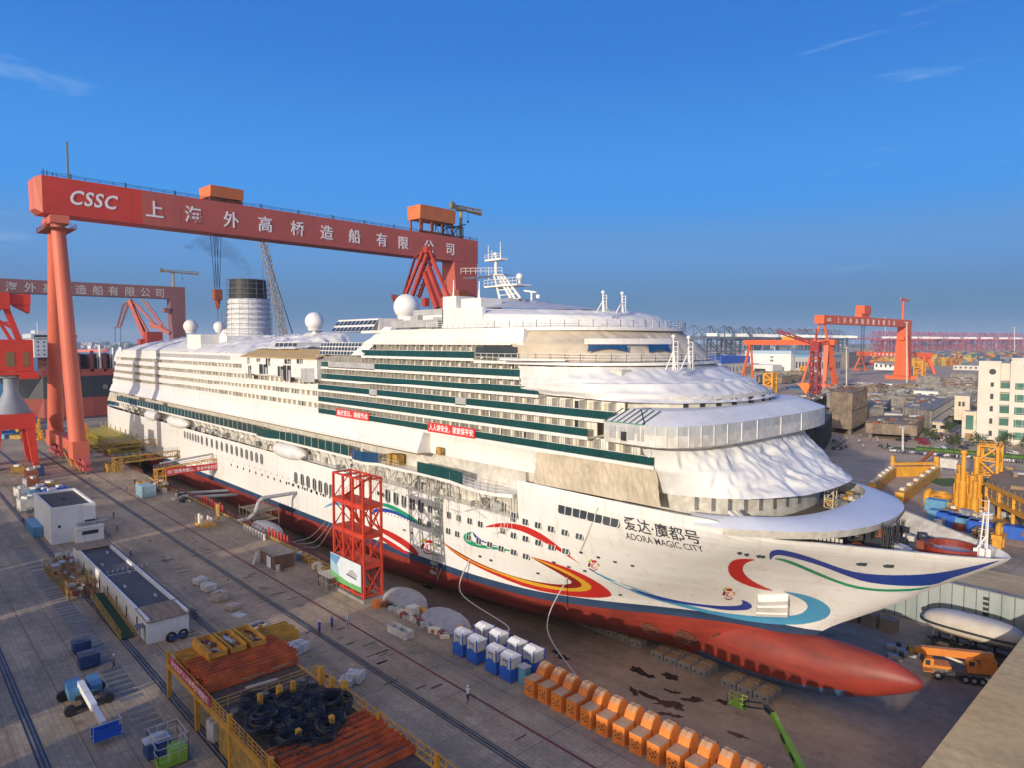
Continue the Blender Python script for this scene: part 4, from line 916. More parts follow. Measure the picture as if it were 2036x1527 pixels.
# ------------------------------------------------ white tarpaulins lashed over the unfinished decks (things lying on the ship)
def tarp_mat(name,c1,c2):
    m=pm(name,c1,c2,.16,.72,bump=.35,bscale=.55); return m
TARP=tarp_mat('white_tarpaulin',(.72,.71,.69),(.60,.59,.57)); TARPB=tarp_mat('beige_tarpaulin',(.58,.50,.38),(.42,.36,.27)); TARPG=tarp_mat('grey_tarpaulin',(.50,.51,.53),(.42,.43,.45))
def folds(p,amp,s=.22,seed=0.):
    from mathutils import noise
    q=Vector((p[0]*s+seed,p[1]*s,p[2]*s*.5)); a=noise.noise(q); b=1-abs(noise.noise(q*1.7+Vector((3.1,seed,0))))*3.2; c=1-abs(noise.noise(Vector((q.x*4.2,q.y*4.2,q.z*1.2+seed))))*3; d=noise.noise(q*9)
    return amp*(.7*a+.5*b+.26*c+.12*d)
def tarp(name,label,rings,mat,nu=110,amp=.45,sag=.5,s=.22,seed=0.,nv=10,u0=0.,u1=1.,group='tarpaulins over the unfinished decks'):
    """rings from top to bottom: (plan, z near side, z at front)"""
    def at(pl,u):
        L=[0.]
        for a,b in zip(pl[:-1],pl[1:]): L.append(L[-1]+math.hypot(b[0]-a[0],b[1]-a[1]))
        d=u*L[-1]; i=min(max(0,int(np.searchsorted(L,d,'right'))-1),len(pl)-2); t=(d-L[i])/(L[i+1]-L[i]+1e-9); a,b=pl[i],pl[i+1]
        return (a[0]+(b[0]-a[0])*t,a[1]+(b[1]-a[1])*t)
    mb=MB(); R=[]
    for pl,zn,zf in rings:
        row=[]
        for i in range(nu+1):
            u=u0+(u1-u0)*i/nu; x,y=at(pl,u); w=math.cos((u-.5)*PI); w=max(0,w)**1.2; row.append(Vector((x,y,zn+(zf-zn)*w)))
        R.append(row)
    C=Vector((-75,YC,0)); rowsn=[]
    for k in range(len(R)-1):
        for j in range(nv+(1 if k==len(R)-2 else 0)):
            t=j/nv; row=[]
            for i in range(nu+1):
                p=R[k][i].lerp(R[k+1][i],t); n=Vector((p.x-C.x,p.y-C.y,0)); n=n.normalized() if n.length>.1 else Vector((1,0,0)); n=(n+Vector((0,0,.6))).normalized()
                bell=math.sin(PI*min(max(t,0),1)); e=folds(p,amp,s,seed)*(.35+.65*bell)-sag*bell*.5
                row.append(p+n*e)
            rowsn.append(row)
    vs=[p for r_ in rowsn for p in r_]; k=nu+1
    mb.add(vs,[(j*k+i,j*k+i+1,(j+1)*k+i+1,(j+1)*k+i) for j in range(len(rowsn)-1) for i in range(nu)])
    o=mb.build(name,mat,None,smooth=True); return tag(o,label,'tarpaulin',group)
P=plan
tarp('tarpaulin','largest white tarpaulin sloping from under the bridge down to the bow rim',[(P(-55,-46.9,19.7,-53.4),27.6,28.4),(P(-54,-42.4,19.2,-53.4),25.0,25.2),(P(-54,-37.2,17.6,-53.2),21.6,22.4)],TARP,190,.75,.75,.2,1.,14)
tarp('tarpaulin','white tarpaulin in draped tiers over the deck ends above the bridge',[(P(-78,-60.2,19.4,-79.2),38.3,38.4),(P(-74,-55.0,19.45,-78.8),36.6,36.4),(P(-70,-53.4,19.6,-78.6),35.6,36.2),(P(-68,-51.2,19.7,-78.4),34.7,34.6),(P(-64,-49.6,19.2,-74.),33.9,33.4)],TARP,150,.5,.5,.2,5.,7)
tarp('tarpaulin','beige tarpaulin wrapped round the curved front below the top deck rail',[(P(-85,-66.8,18.9,-79),43.9,43.9),(P(-81,-63.5,19.3,-79.5),41.6,41.8),(P(-79,-60.6,19.3,-80.),39.1,39.1)],TARPB,130,.3,.3,.35,9.,8)
tarp('tarpaulin','white wrinkled tarpaulin over the rounded sun deck house at the top',[(P(-92,-72.6,14.2,-101),48.3,47.2),(P(-90,-69.6,17.0,-101),47.2,46.2),(P(-89,-68.2,17.9,-101),44.6,44.5)],TARP,130,.3,.15,.4,13.,7)
mb=MB(); c=Vector((-101,YC,50.6)); pl=P(-92,-72.8,14.2,-101,36)
mb.grid(lambda u,v:(lambda p,q:(p[0]+(c.x-p[0])*v,p[1]+(c.y-p[1])*v,48.2-(1.0*math.cos((u-.5)*PI))+(c.z-47.6)*v+folds((p[0],p[1],v*20),.12,.3,2)))(pl[min(int(u*(len(pl)-1)),len(pl)-1)],0),len(pl)-1,10)
tag(mb.build('tarpaulin',TARPG,None,smooth=True),'smooth grey tarpaulin roof sloping up to the radar mast','tarpaulin','tarpaulins over the unfinished decks')
mb=MB(); mb.bb((-101.3,YC-17.6,44.5),(-90,YC-16.9,48.1)); mb.bb((-101.35,YC-17.6,44.5),(-101,YC+14,48.1)); mb.build('house_side',HULLW,SHIP)
def sheet(label,quad,mat,amp,nu=40,nv=14,s=.3,seed=0.,dirn=(0,-1,.3),top=None):
    """hanging or lying cloth between four corners (tl,tr,br,bl)"""
    q=[Vector(p) for p in quad]; d=Vector(dirn).normalized()
    def f(u,v):
        p=q[0].lerp(q[1],u).lerp(q[3].lerp(q[2],u),v); b=math.sin(PI*u)*.5+.5; e=folds(p,amp,s,seed)*(.25+.75*math.sin(PI*v)); 
        hump=(top or 0)*math.sin(PI*v)*math.sin(PI*u)**.5
        return p+d*e+Vector((0,0,hump))
    mb=MB(); mb.grid(f,nu,nv); return tag(mb.build('tarpaulin',mat,None,smooth=True),label,'tarpaulin','tarpaulins over the unfinished decks')
sheet('beige tarpaulin hanging along the hull edge left of the fore deck',[(-75.8,75.7,24.6),(-53,75.4,25.6),(-52,75.35,20.1),(-75.6,75.3,19.8)],TARPB,.45,110,14,.9,21.)
sheet('narrow white tarpaulin sloping down beside the upper house aft end',[(-119,76,45.2),(-116.5,76,45.),(-126,74.9,39.3),(-131,74.9,39.3)],TARP,.25,16,16,.5,23.)
def mound(label,x0,x1,zs,za,zb,mat,amp,seed,y0=75.4,y1=None,nu=70):
    """tarpaulin thrown over the aft open decks: edge low near the ship side, rising inboard"""
    y1=y1 or YC
    def f(u,v):
        x=x0+(x1-x0)*u; z=zs+(za+(zb-za)*u-zs)*(v**.7); p=(x,y0+(y1-y0)*v,z)
        e=folds(p,amp,.16,seed)*min(1,v*3+.15); fade=min(1,u*9,(1-u)*9)
        return (x,p[1],zs+(z-zs)*(.35+.65*fade)+e)
    mb=MB(); mb.grid(f,nu,26); return tag(mb.build('tarpaulin',mat,None,smooth=True),label,'tarpaulin','tarpaulins over the unfinished decks')
mound('white tarpaulin heaped over the after decks behind the funnel',-316,-236,39.0,44.0,45.6,TARP,.8,31.,75.4,YC+4)
mound('white tarpaulin spread over the decks between funnel and ochre roofed room',-240,-188,39.0,44.5,43.6,TARP,.9,37.,75.6,YC+2)
mound('crumpled white tarpaulin on the pool deck beside the dark glazed house',-190,-164,40.3,45.,43.8,TARP,1.0,41.,78,YC)
sheet('soiled beige tarpaulin draped over the stern terrace',[(-344,77,19.8),(-318,75.6,19.),(-316,74.4,16.6),(-342,75.2,16.2)],TARPB,.5,30,12,.3,43.,(0,-.4,1))
sheet('white tarpaulin flap at the very stern of the ship',[(-331,78,40.2),(-316,75.4,40.),(-317,75,34.4),(-331.5,76,34.)],TARP,.6,20,12,.25,47.)
mb=MB(); mb.bb((-244,78,39.5),(-231,84,44.6)); tag(mb.build('site_cabin',WHITE),'plain white box cabin among the tarpaulins on the after deck','cabin')
def tierstrip(u0,u1,z0,z1,o,mat,name):
    pl_=plan(-81,-63.0,19.6,-79.5,60); n=len(pl_); L=[0.]
    for a,b in zip(pl_[:-1],pl_[1:]): L.append(L[-1]+math.hypot(b[0]-a[0],b[1]-a[1]))
    mb=MB(); k=24
    def q(u,z):
        d=u*L[-1]; i=min(max(0,int(np.searchsorted(L,d,'right'))-1),n-2); t=(d-L[i])/(L[i+1]-L[i]+1e-9); a,b=pl_[i],pl_[i+1]; p=Vector((a[0]+(b[0]-a[0])*t,a[1]+(b[1]-a[1])*t,z)); e=Vector((p.x+75,p.y-YC,0)).normalized(); lean=(41.8-z)*.9 if z<41.8 else 0
        return p+e*(o+max(0,lean*.55))
    mb.grid(lambda u,v:q(u0+(u1-u0)*u,z0+(z1-z0)*v+(.5*math.sin(PI*u)*(1-v) if name=='wheelhouse_window' else 0)),k,3); mb.build(name,mat,SHIP,smooth=True)
tierstrip(.245,.335,40.6,41.6,.75,BLUEG,'wheelhouse_window'); tierstrip(.39,.455,40.4,41.7,.85,BLUEG,'wheelhouse_window'); tierstrip(.235,.47,41.75,42.6,.7,WHITE,'canvas_valance'); tierstrip(.02,.2,39.2,39.5,.7,WHITE,'canvas_valance')
# lifeboats wrapped in white sheeting hang in the recess
def wrapped_boat(x,label,L=15.5):
    mb=MB()
    def f(u,v):
        t=2*u-1; r=(1-abs(t)**3.2)**.5; a=2*PI*v; return (x+t*L/2,75.6+2.1*r*math.cos(a)+.05*math.sin(9*u*PI),14.6+(1.95*r*math.sin(a))+folds((x+t*8,math.cos(a)*3,math.sin(a)*3),.16,.5,x))
    mb.grid(f,30,18); o=mb.build('lifeboat',pm('boat_wrap',(.72,.71,.70),(.60,.59,.57),.4,.6,bump=.2),None,smooth=True)
    tag(o,label,'lifeboat',group='wrapped lifeboats on the ship')
LB=[(352,852,'wrapped white lifeboat hanging nearest the stern'),(572,912,'wrapped white lifeboat hanging under the first bulge of the green wind screen'),(452,876,'wrapped white lifeboat hanging midway between stern and green screen bulge')]
for px,py,l in LB[:2]: wrapped_boat(PY(px,py,75).x,l,20 if px<400 else 17)
wrapped_boat(PY(322,846,75).x-12,'wrapped white lifeboat at the aft end of the boat recess',15)
# red banners
BAN=pm('banner_red',(.62,.03,.03),(.52,.03,.03),.4,.7)
def banner(px0,px1,py,txt,label,zc):
    x0,x1=bx(px0,py),bx(px1,py); mb=MB(); mb.bb((x0,74.80,zc-.2),(x1,74.86,zc+1.55),0)
    tmp=MB(); lo,hi=text_mb(tmp,txt,1.,(0,0,0),(1,0,0),(0,0,1)); k=(x1-x0-1)/(hi-lo)
    text_mb(mb,txt,1.,(x0+.5-lo*k,74.79,zc+.25),(k,0,0),(0,0,1.25),1,offset=.015,depth=.0)
    tag(mb.build('banner',[BAN,TEXTW]),label,'banner',group='red slogan banners')
banner(852,946,862,'人人讲安全，家家保平安','longer red banner with white characters on the lowest balcony rail',25.6)
banner(670,735,832,'奋战百日，确保节点','shorter red banner with white characters on the balcony rail nearer the stern',25.7)
# ---------------------------------------------------------------- things on the near quay
# red steel stair tower with a poster
def red_tower():
    x0,x1,y0,y1=-105.1,-95.5,56.5,59.8; t=thing('steel_tower','tall open red steel tower with a poster on its foot at the dock edge','tower',((x0+x1)/2,(y0+y1)/2,0))
    mb=MB(); mb.bb((x0-.6,y0-.5,0),(x1+.6,y1+.5,.5)); mb.build('base_slab',CONC,t)
    zs=[.5,5.7,10.6,15.4,19.9]; xs=[x0+(x1-x0)*i/3 for i in range(4)]
    for y in (y0,y1):
        for x in xs:
            mb=MB(); mb.bar((x,y,.5),(x,y,19.9),.34,.34); mb.build('column',RED,t)
    for k,z in enumerate(zs):
        mb=MB(); d=.75 if 0<k<4 else .28; zz=z if k else .9
        for y in (y0,y1): mb.bb((x0-.15,y-.13,zz-d/2),(x1+.15,y+.13,zz+d/2))
        for x in xs: mb.bb((x-.12,y0+.14,zz-d/2),(x+.12,y1-.14,zz+d/2-.003))
        if 0<k<4: mb.bb((x0,y0+.14,zz+d/2),(x1,y1-.14,zz+d/2+.05))
        mb.build('beam_frame',RED,t)
    for k in range(4):
        mb=MB(); a,b=zs[k]+.2,zs[k+1]-.3
        for x in (x0,x1):
            if k<3: mb.bar((x,y0,a),(x,y1,b),.16); mb.bar((x,y1,a),(x,y0,b),.16)
            else: mb.bar((x,y0,a),(x,y1,b),.14)
        if k in (0,2):
            for i in range(3): mb.bar((xs[i],y1,a),(xs[i+1],y1,b),.16); mb.bar((xs[i+1],y1,a),(xs[i],y1,b),.16)
        if k==0:
            for i in range(3):
                mb.bar((xs[i],y0,.7),((xs[i]+xs[i+1])/2,y0,1.9),.16); mb.bar((xs[i+1],y0,.7),((xs[i]+xs[i+1])/2,y0,1.9),.16)
        if k==1:
            for i in range(3): mb.bar((xs[i],y0,a),(xs[i+1],y0,b),.13); mb.bar((xs[i+1],y0,a),(xs[i],y0,b),.13)
        mb.build('cross_bracing',RED,t)
    mb=MB()
    for k in range(4):
        a,b=(xs[0]+.5,xs[3]-.5) if k%2 else (xs[3]-.5,xs[0]+.5)
        y=y0+1.1+(.9 if k%2 else 0); za,zb=zs[k]+.4,zs[k+1]+.4
        mb.bar((a,y,za),(b,y,zb),.7,.12)
        mb.rail([(a,y-.35,za),(b,y-.35,zb)],1.0,1.2,.05)
    mb.build('stair_flight',RED,t)
    p=MB(); z0,z1=1.7,6.2; p.bb((x0-.4,y0-.55,z0),(x1-.1,y0-.45,z1),0)
    f=lambda u,v,o=.56:(x0-.4+(x1-x0+.3)*u,y0-o,z0+(z1-z0)*v)
    p.poly([f(0,0),f(1,0),f(1,.2),f(.6,.17),f(.3,.25),f(0,.36)],1); p.poly([f(0,.36,.565),f(.3,.25,.565),f(.25,.62,.565),f(0,.8,.565)],2); p.poly([f(0,.75,.57),f(.2,.6,.57),f(.35,.98,.57),f(0,.98,.57)],3)
    p.poly([f(.55,.45,.565),f(.85,.42,.565),f(.9,.55,.565),f(.75,.7,.565),f(.66,.66,.565)],4); p.poly([f(.52,.42,.57),f(.88,.38,.57),f(.85,.43,.57),f(.55,.46,.57)],5)
    p.build('poster',[pm('poster_white',(.66,.70,.72),(.56,.62,.66),.4,.5),pm('poster_green',(.16,.42,.14),None,.4,.5),pm('poster_pale_blue',(.36,.52,.60),None,.3,.5),pm('poster_blue',(.14,.30,.48),None,.3,.5),GREYL,DARK],t)
red_tower()
# portable toilets
def toilet(name,label,loc):
    t=thing(name,label,'portable toilet',loc,group='blue and white cabins on the quay')
    mb=MB(); mb.bb((-1,-.95,.12),(1,.95,1.72),0)
    for x in (-1,1):
        for y in (-.95,.95): mb.bar((x*.97,y*.97,.05),(x*.97,y*.97,3.3),.12,.12,0)
    mb.build('lower_wall',BLUE,t,world=False)
    mb=MB(); mb.bb((-.97,-.92,1.86),(.97,.92,3.05)); mb.build('upper_wall',WHITED,t,world=False)
    mb=MB(); mb.bb((-1.01,-.96,1.722),(1.01,.96,1.855)); mb.build('yellow_band',pm('band_yellow',(.60,.48,.12),None,1,.6),t,world=False)
    mb=MB(); mb.add([(-1.06,-1,3.05),(1.06,-1,3.05),(1.06,1,3.05),(-1.06,1,3.05),(-.8,-.3,3.5),(.8,-.3,3.5),(.8,.3,3.5),(-.8,.3,3.5)],[(0,1,5,4),(1,2,6,5),(2,3,7,6),(3,0,4,7),(4,5,6,7),(3,2,1,0)]); mb.build('roof',WHITE,t,world=False)
    mb=MB(); mb.bb((-.45,-1.0,.2),(.45,-.97,2.75)); mb.build('door',BLUE,t,world=False)
    mb=MB(); mb.bb((-.42,-1.02,2.0),(.42,-1.0,2.6)); mb.build('vent_panel',GREYL,t,world=False)
    return t
tp=[(906,1307),(933,1322),(970,1343),(997,1359)]
tl=['blue and white cabin at the left end of the front row of four','blue and white cabin second from the left in the front row','blue and white cabin second from the right in the front row','blue and white cabin at the right end of the front row beside the orange stools']
t0=None; pos=[]
for i,p in enumerate(tp):
    g=G(*p); loc=(g.x,56.7,0); pos.append(g.x)
    if t0 is None: t0=toilet('portable_toilet',tl[i],loc)
    else: dup(t0,loc,label=tl[i])
for i,(dx,l) in enumerate(((.2,'blue and white cabin hidden at the left end of the back row by the dock'),(.3,'blue and white cabin second from the left in the back row by the dock'),(.1,'blue and white cabin second from the right in the back row by the dock'),(.4,'blue and white cabin at the right end of the back row by the fence'))): dup(t0,(pos[i]+dx+.3,60.0,0),label=l)
mb=MB(); g=G(1030,1362); mb.bb((-.6,-.5,0),(.6,.5,2.1),0); mb.bb((-.7,-.6,2.1),(.7,.6,2.25),1); o=mb.build('switch_cabinet',[BLUEL,GREYL]); o.location=(g.x+.3,57.2,0); tag(o,'small light blue cabinet between the last cabin and the orange units','cabinet')
# orange two-step counterweight boxes in a row
ORU=pm('orange_unit',(.80,.24,.03),(.62,.17,.03),.8,.6); ORD=pm('orange_top',(.60,.36,.20),(.42,.24,.12),1.,.7)
def unit(label,loc):
    t=thing('orange_unit',label,'ballast block',loc,group='row of orange blocks along the dock edge')
    mb=MB(); mb.bb((-.76,-1.15,.14),(.76,.55,1.95),0); mb.bb((-.8,-1.2,0),(.8,.6,.14),0); mb.build('front_box',ORU,t,world=False)
    mb=MB(); mb.bb((-.75,-1.14,1.95),(.75,.54,2.0)); mb.build('lid',ORD,t,world=False)
    mb=MB(); pr=[(.66,.1),(2.7,.1),(2.7,2.0),(2.5,2.65),(2.05,3.05),(1.5,3.05),(1.05,2.7),(.66,2.0)]; mb.ext(pr,-.64,.64,'x'); mb.build('rear_hood',ORU,t,world=False)
    mb=MB(); pr=[(1.5,3.06),(2.05,3.06),(2.52,2.66),(2.56,2.69),(2.08,3.13),(1.48,3.13),(1.0,2.74),(1.04,2.7)]; mb.ext(pr,-.56,-.05,'x'); mb.ext(pr,.05,.56,'x'); mb.build('hood_plate',ORD,t,world=False)
    mb=MB(); r=random.Random(1)
    for x,z in ((-.4,1.3),(0,1.0),(.3,1.3),(-.1,.6),(.25,.7),(-.35,.8)): mb.tube((x,-1.17,z),(x,-1.14,z),.1,n=8)
    mb.build('hole',DARK,t,world=False); return t
g1=G(1045,1393); g2=G(1166,1451); n=20; dx=(g2.x-g1.x)/4.0; u0=None
for i in range(n):
    x=g1.x-.4+dx*i
    if x>-21.5: break
    w=['first','second','third','fourth','fifth','sixth','seventh','eighth','ninth','tenth','eleventh','twelfth','thirteenth','fourteenth','fifteenth','sixteenth','seventeenth','eighteenth','nineteenth','twentieth'][i]
    l=f'orange stepped block, {w} in the row counted from the blue cabins'
    if u0 is None: u0=unit(l,(x,56.6,0))
    else: dup(u0,(x,56.6+rnd.uniform(-.08,.08),0),rnd.uniform(-.05,.05),label=l)
# edge fences
FM_=pm('fence_maroon',(.22,.06,.05),(.14,.05,.05),2,.8); RW=pm('post_red',(.55,.06,.05),None,2,.7)
def fence(label,x0,x1,step,kind):
    t=thing('dock_edge_fence',label,'fence',((x0+x1)/2,61.6,0)); n=int((x1-x0)/step); po=None
    if kind=='dense':
        mb=MB()
        for k in (1.15,.75,.35): mb.bb((x0,61.58,k-.03),(x1,61.62,k+.03))
        x=x0
        while x<x1: mb.bb((x-.02,61.57,0),(x+.02,61.63,1.1)); x+=.55
        mb.build('mesh_panel',FM_,t)
    for i in range(n+1):
        x=x0+step*i
        if po is None:
            mb=MB(); mb.bb((-.05,-.05,0),(.05,.05,1.25),0)
            if kind!='dense': mb.bb((-.055,-.055,.5),(.055,.055,.85),1); mb.bb((-.055,-.055,1.1),(.055,.055,1.27),1)
            po=mb.build('post',[FM_ if kind=='dense' else WHITED,RW],t,world=False); c=po
        else: c=po.copy(); COL.objects.link(c); c.parent=t
        c.location=(x-(x0+x1)/2,0,0)
    if kind!='dense':
        mb=MB(); 
        for i in range(n):
            a=Vector((x0+step*i,61.6,1.2)); b=Vector((x0+step*(i+1),61.6,1.2)); m=(a+b)/2-Vector((0,0,.28)); mb.path([a,a.lerp(m,.6)-Vector((0,0,.06)),m,b.lerp(m,.6)-Vector((0,0,.06)),b],.025,4)
            mb.tube(a-Vector((0,0,.6)),b-Vector((0,0,.6)),.018,n=4)
        mb.build('chain',WHITED,t)
fence('dense maroon mesh fence along the dock edge between the gangways and the red tower',-228,-108,2.4,'dense')
fence('low chain fence with red and white posts along the dock edge by the orange blocks',-58,-21,1.75,'chain')
fence('dense maroon fence along the dock edge near the gantry legs',-300,-238,2.4,'dense')
mb=MB(); mb.tube((-86,60.6,.7),(-58,60.6,.7),.42,n=10); mb.tube((-56,60.9,.35),(-22,60.9,.35),.22,n=8)
for i in range(12): x=-85+i*2.4; mb.bb((x-.2,60.2,0),(x+.2,61,.4))
tag(mb.build('yellow_pipe',YEL),'long yellow pipe lying along the dock edge behind the cabins','pipe')
mb=MB(); mb.tube((-228,60.8,.35),(-108,60.8,.35),.2,n=8); tag(mb.build('yellow_pipe',YELD),'worn yellow pipe lying along the dock edge left of the red tower','pipe')
# grey covered rafts hanging over the dock edge
COVER=pm('raft_cover',(.36,.36,.37),(.28,.27,.28),.9,.7,bump=.3)
def raft(label,px,py,L,w,h,z0):
    g=G(px,py); mb=MB()
    def f(u,v):
        a=PI*v; t=2*u-1; q=(1-abs(t)**2.6)**.5; return (t*L/2,-w/2*math.cos(a)*q,z0+h*(math.sin(a)**.7)*q+folds((t*L,v*9,0),.12,.6,px))
    mb.grid(f,34,16); o=mb.build('covered_raft',COVER,None,smooth=True); o.location=(g.x,g.y,0); tag(o,label,'raft',group='grey covered rafts at the dock edge')
raft('grey covered raft at the dock edge left of the red tower',530,1052,13,4.6,2.0,-.6); raft('grey covered raft just right of the red tower foot',805,1196,9.5,5.4,2.4,-.6); raft('grey covered raft between red tower and blue cabins',885,1240,10,5.4,2.4,-.6)
mb=MB()
for i in range(8): g=G(484+i*4.6,1056+i*3.0); mb.bb((g.x-.3,59.2,0),(g.x+.3,59.5,1.3))
tag(mb.build('road_barrier',WHITED),'row of white barrier blocks beside the left grey raft','barrier')
# gangways reaching from the quay to the ship
def gangway(label,x,y0,y1,z0,z1,w=2.2,h=2.0,mat=YEL,mats=None):
    t=thing('gangway',label,'gangway',(x,y0,0),group='gangways between quay and ship')
    mb=MB(); a=Vector((x,y0,z0)); b=Vector((x,y1,z1)); n=int((y1-y0)/2.2)
    mb.truss(a+Vector((0,0,h/2)),b+Vector((0,0,h/2)),w,h,n,.11); mb.build('truss',mat,t)
    mb=MB(); mb.bar(a+Vector((0,0,.1)),b+Vector((0,0,.1)),w-.3,.12); mb.build('walkway',YELD,t)
    mb=MB(); mb.rail([a+Vector((-w/2,0,h)),b+Vector((-w/2,0,h))],1.1,2,.05); mb.rail([a+Vector((w/2,0,h)),b+Vector((w/2,0,h))],1.1,2,.05); mb.build('hand_rail',GREYL,t)
    mb=MB(); 
    for s in (-1,1):
        for q in (0,2.2): mb.bar((x+s*w/2,y0+.3+q,0),(x+s*w/2,y0+.3+q,z0+h),.25)
    mb.build('support_leg',mat,t); return t
ga=G(265,975); gx=PY(455,945,75).x
gangway('yellow gangway with a red slogan banner nearest the red tower',-212,58,77,3.2,4.6,2.4,2.2,YEL)
mb=MB(); x=-210.72; mb.bb((x,60.5,3.6),(x+.06,75.5,5.5),0); tmp=MB(); tx='出门想想老婆孩，安全平安归来'; lo,hi=text_mb(tmp,tx,1.,(0,0,0),(1,0,0),(0,0,1)); k=14./(hi-lo); text_mb(mb,tx,1.,(x+.07,61-lo*k,4.05),(0,k,0),(0,.0,1.15),1,offset=.012,depth=.0)
tag(mb.build('banner',[BAN,TEXTW]),'red banner with white characters on the side of the nearest gangway','banner',group='red slogan banners')
mb=MB(); mb.tube((-214.0,60,6.7),(-214,76.5,8.0),.28,n=10); tag(mb.build('supply_hose',GREYL),'grey duct lying along the top of the bannered gangway','hose')
gangway('yellow gangway second from the red tower, without banner',-246,55,77,3.,3.4,2.2,1.8,YELD)
gangway('long yellow gangway near the stern beside the gantry leg',-272,50,76,4.2,4.6,2.2,1.8,YELD)
# steel work platform standing in the dock under the stern, ducts
mb=MB(); 
for z in (-2,1,4.): mb.bb((-345,64,z-.25),(-285,73.4,z))
for i in range(31): x=-345+i*2; mb.bar((x,64,-8.4),(x,64,5.4),.25); mb.bar((x,73.2,-8.4),(x,73.2,5.4+(1.5 if i%4==0 else 0)),.25)
tag(mb.build('work_platform',pm('olive_yellow',(.48,.37,.03),(.28,.22,.03),.5,.8)),'tiered olive yellow work platform in the dock beside the stern','platform')
for i,(x,l) in enumerate(((-205,'upper grey duct reaching across the dock below the bannered gangway'),(-198,'lower grey duct reaching across the dock below the bannered gangway'))):
    mb=MB(); mb.path([(x,62.4,-1),(x+1,70,-1.5),(x+2,75.5,-1.8)],.45,10); tag(mb.build('air_duct',GREYL),l,'duct')
mb=MB(); a=G(455,1025); mb.path([(-158,60.6,.5),(-158,63,.6),(-158,64.5,1.6),(-158,65.5,4.2),(-158,66.5,5.),(-158,74.6,5.)],.45,10); tag(mb.build('air_duct',GREYL),'bent grey duct rising from the quay to the ship side','duct')
mb=MB()
for i in range(5):
    for j in range(2): mb.bar((-166+i*2.2,64+j*6,DZ),(-166+i*2.2,64+j*6,2.5),.14)
for k in range(5): z=-7+k*2.2; mb.bb((-166,64,z),(-157.2,70,z+.1)); 
tag(mb.build('dock_scaffold',STEEL),'rusty scaffold standing in the dock under the bent duct','scaffold')
for i,(x0,x1,y,l) in enumerate(((-232,-226,66,'row of timber keel side blocks under the bannered gangway'),(-196,-178,67,'stack of dark fenders on the dock floor below the ducts'))):
    mb=MB()
    for k in range(int((x1-x0)/3)): mb.bb((x0+3*k,y,DZ),(x0+3*k+2.3,y+3,DZ+3))
    tag(mb.build('side_block',STEEL),l,'block')
# keel blocks under the bow
kb=None
def keelblock(loc,label):
    t=thing('keel_block',label,'keel block',loc,group='concrete keel blocks under the bow')
    mb=MB(); mb.bb((-1.15,-.9,0),(1.15,.9,1.15)); mb.build('concrete_base',CONC,t,world=False)
    mb=MB(); mb.bb((-.9,-.7,1.15),(.9,.7,1.32)); mb.build('timber_cap',WOOD,t,world=False); 
    mb=MB(); mb.bb((-.7,-.96,.5),(-.45,-.9,.75)); mb.bb((.45,-.96,.5),(.7,-.9,.75)); mb.build('lifting_slot',DARK,t,world=False); return t
kl='grey concrete keel block in the double row under the bow'
for i,xx in enumerate([-44.6+-2.5*k for k in range(34)]):
    if i in (3,8): continue
    for dy in ((-1.3,.8) if i<9 else (-.2,)):
        y=91.4+dy-(.0 if i<9 else .0)
        lb=('grey concrete keel block in the double row under the bow' if i<9 else 'grey concrete keel block in the single line under the red bottom')
        if kb is None: kb=keelblock((xx,y,DZ),lb)
        else: dup(kb,(xx,y,DZ),label=lb)
# white two-storey hut
def hut():
    a=G(103,1085); b=G(184,1063); c=G(72,1063)
    x1,y0,y1=a.x,a.y,b.y; x0=-187.; h=8.0; h=PX(103,1013,a.x).z
    t=thing('flat_roofed_hut','white flat-roofed hut with a dark roof and a low annexe on the quay','building',((x0+x1)/2,(y0+y1)/2,0))
    mb=MB(); mb.bb((x0,y0,0),(x1,y1,h-.5)); mb.build('wall',WHITE,t)
    mb=MB(); 
    for p,q in (((x0,y0),(x1,y0+.4)),((x0,y1-.4),(x1,y1)),((x0,y0+.4),(x0+.4,y1-.4)),((x1-.4,y0+.4),(x1,y1-.4))): mb.bb((*p,h-.5),(*q,h+.15))
    mb.build('parapet',WHITE,t)
    mb=MB(); mb.bb((x0+.4,y0+.4,h-.5),(x1-.4,y1-.4,h-.42)); mb.box(((x0+x1)/2,(y0+y1)/2,h-.1),(.5,.5,.6)); mb.build('roof',pm('roof_felt',(.10,.085,.075),(.07,.06,.055),.5,.9),t)
    mb=MB(); mb.bb((x1,y0+4,0),(x1+2.4,y0+9,3.)); mb.bb((x1+.02,y0+4.2,3.0),(x1+2.6,y0+9.2,3.15)); mb.build('annexe',WHITE,t)
    mb=MB(); mb.bb((x1+2.4,y0+5,1.6),(x1+2.44,y0+8,2.4)); mb.bb((x1,y0+6,3.6),(x1+.05,y0+8,4.2)); mb.bb((x1,y0+1.2,3.3),(x1+.05,y0+1.7,3.9)); mb.build('window',GLASS,t)
    mb=MB(); mb.bb((x0+3,y0-.05,.1),(x0+4.2,y0,2.2)); mb.build('door',GREYL,t)
    mb=MB(); mb.bb((x1+.01,y0+4.4,3.7),(x1+1.1,y0+10.5,3.8)); mb.build('canopy',GREYL,t)
hut()
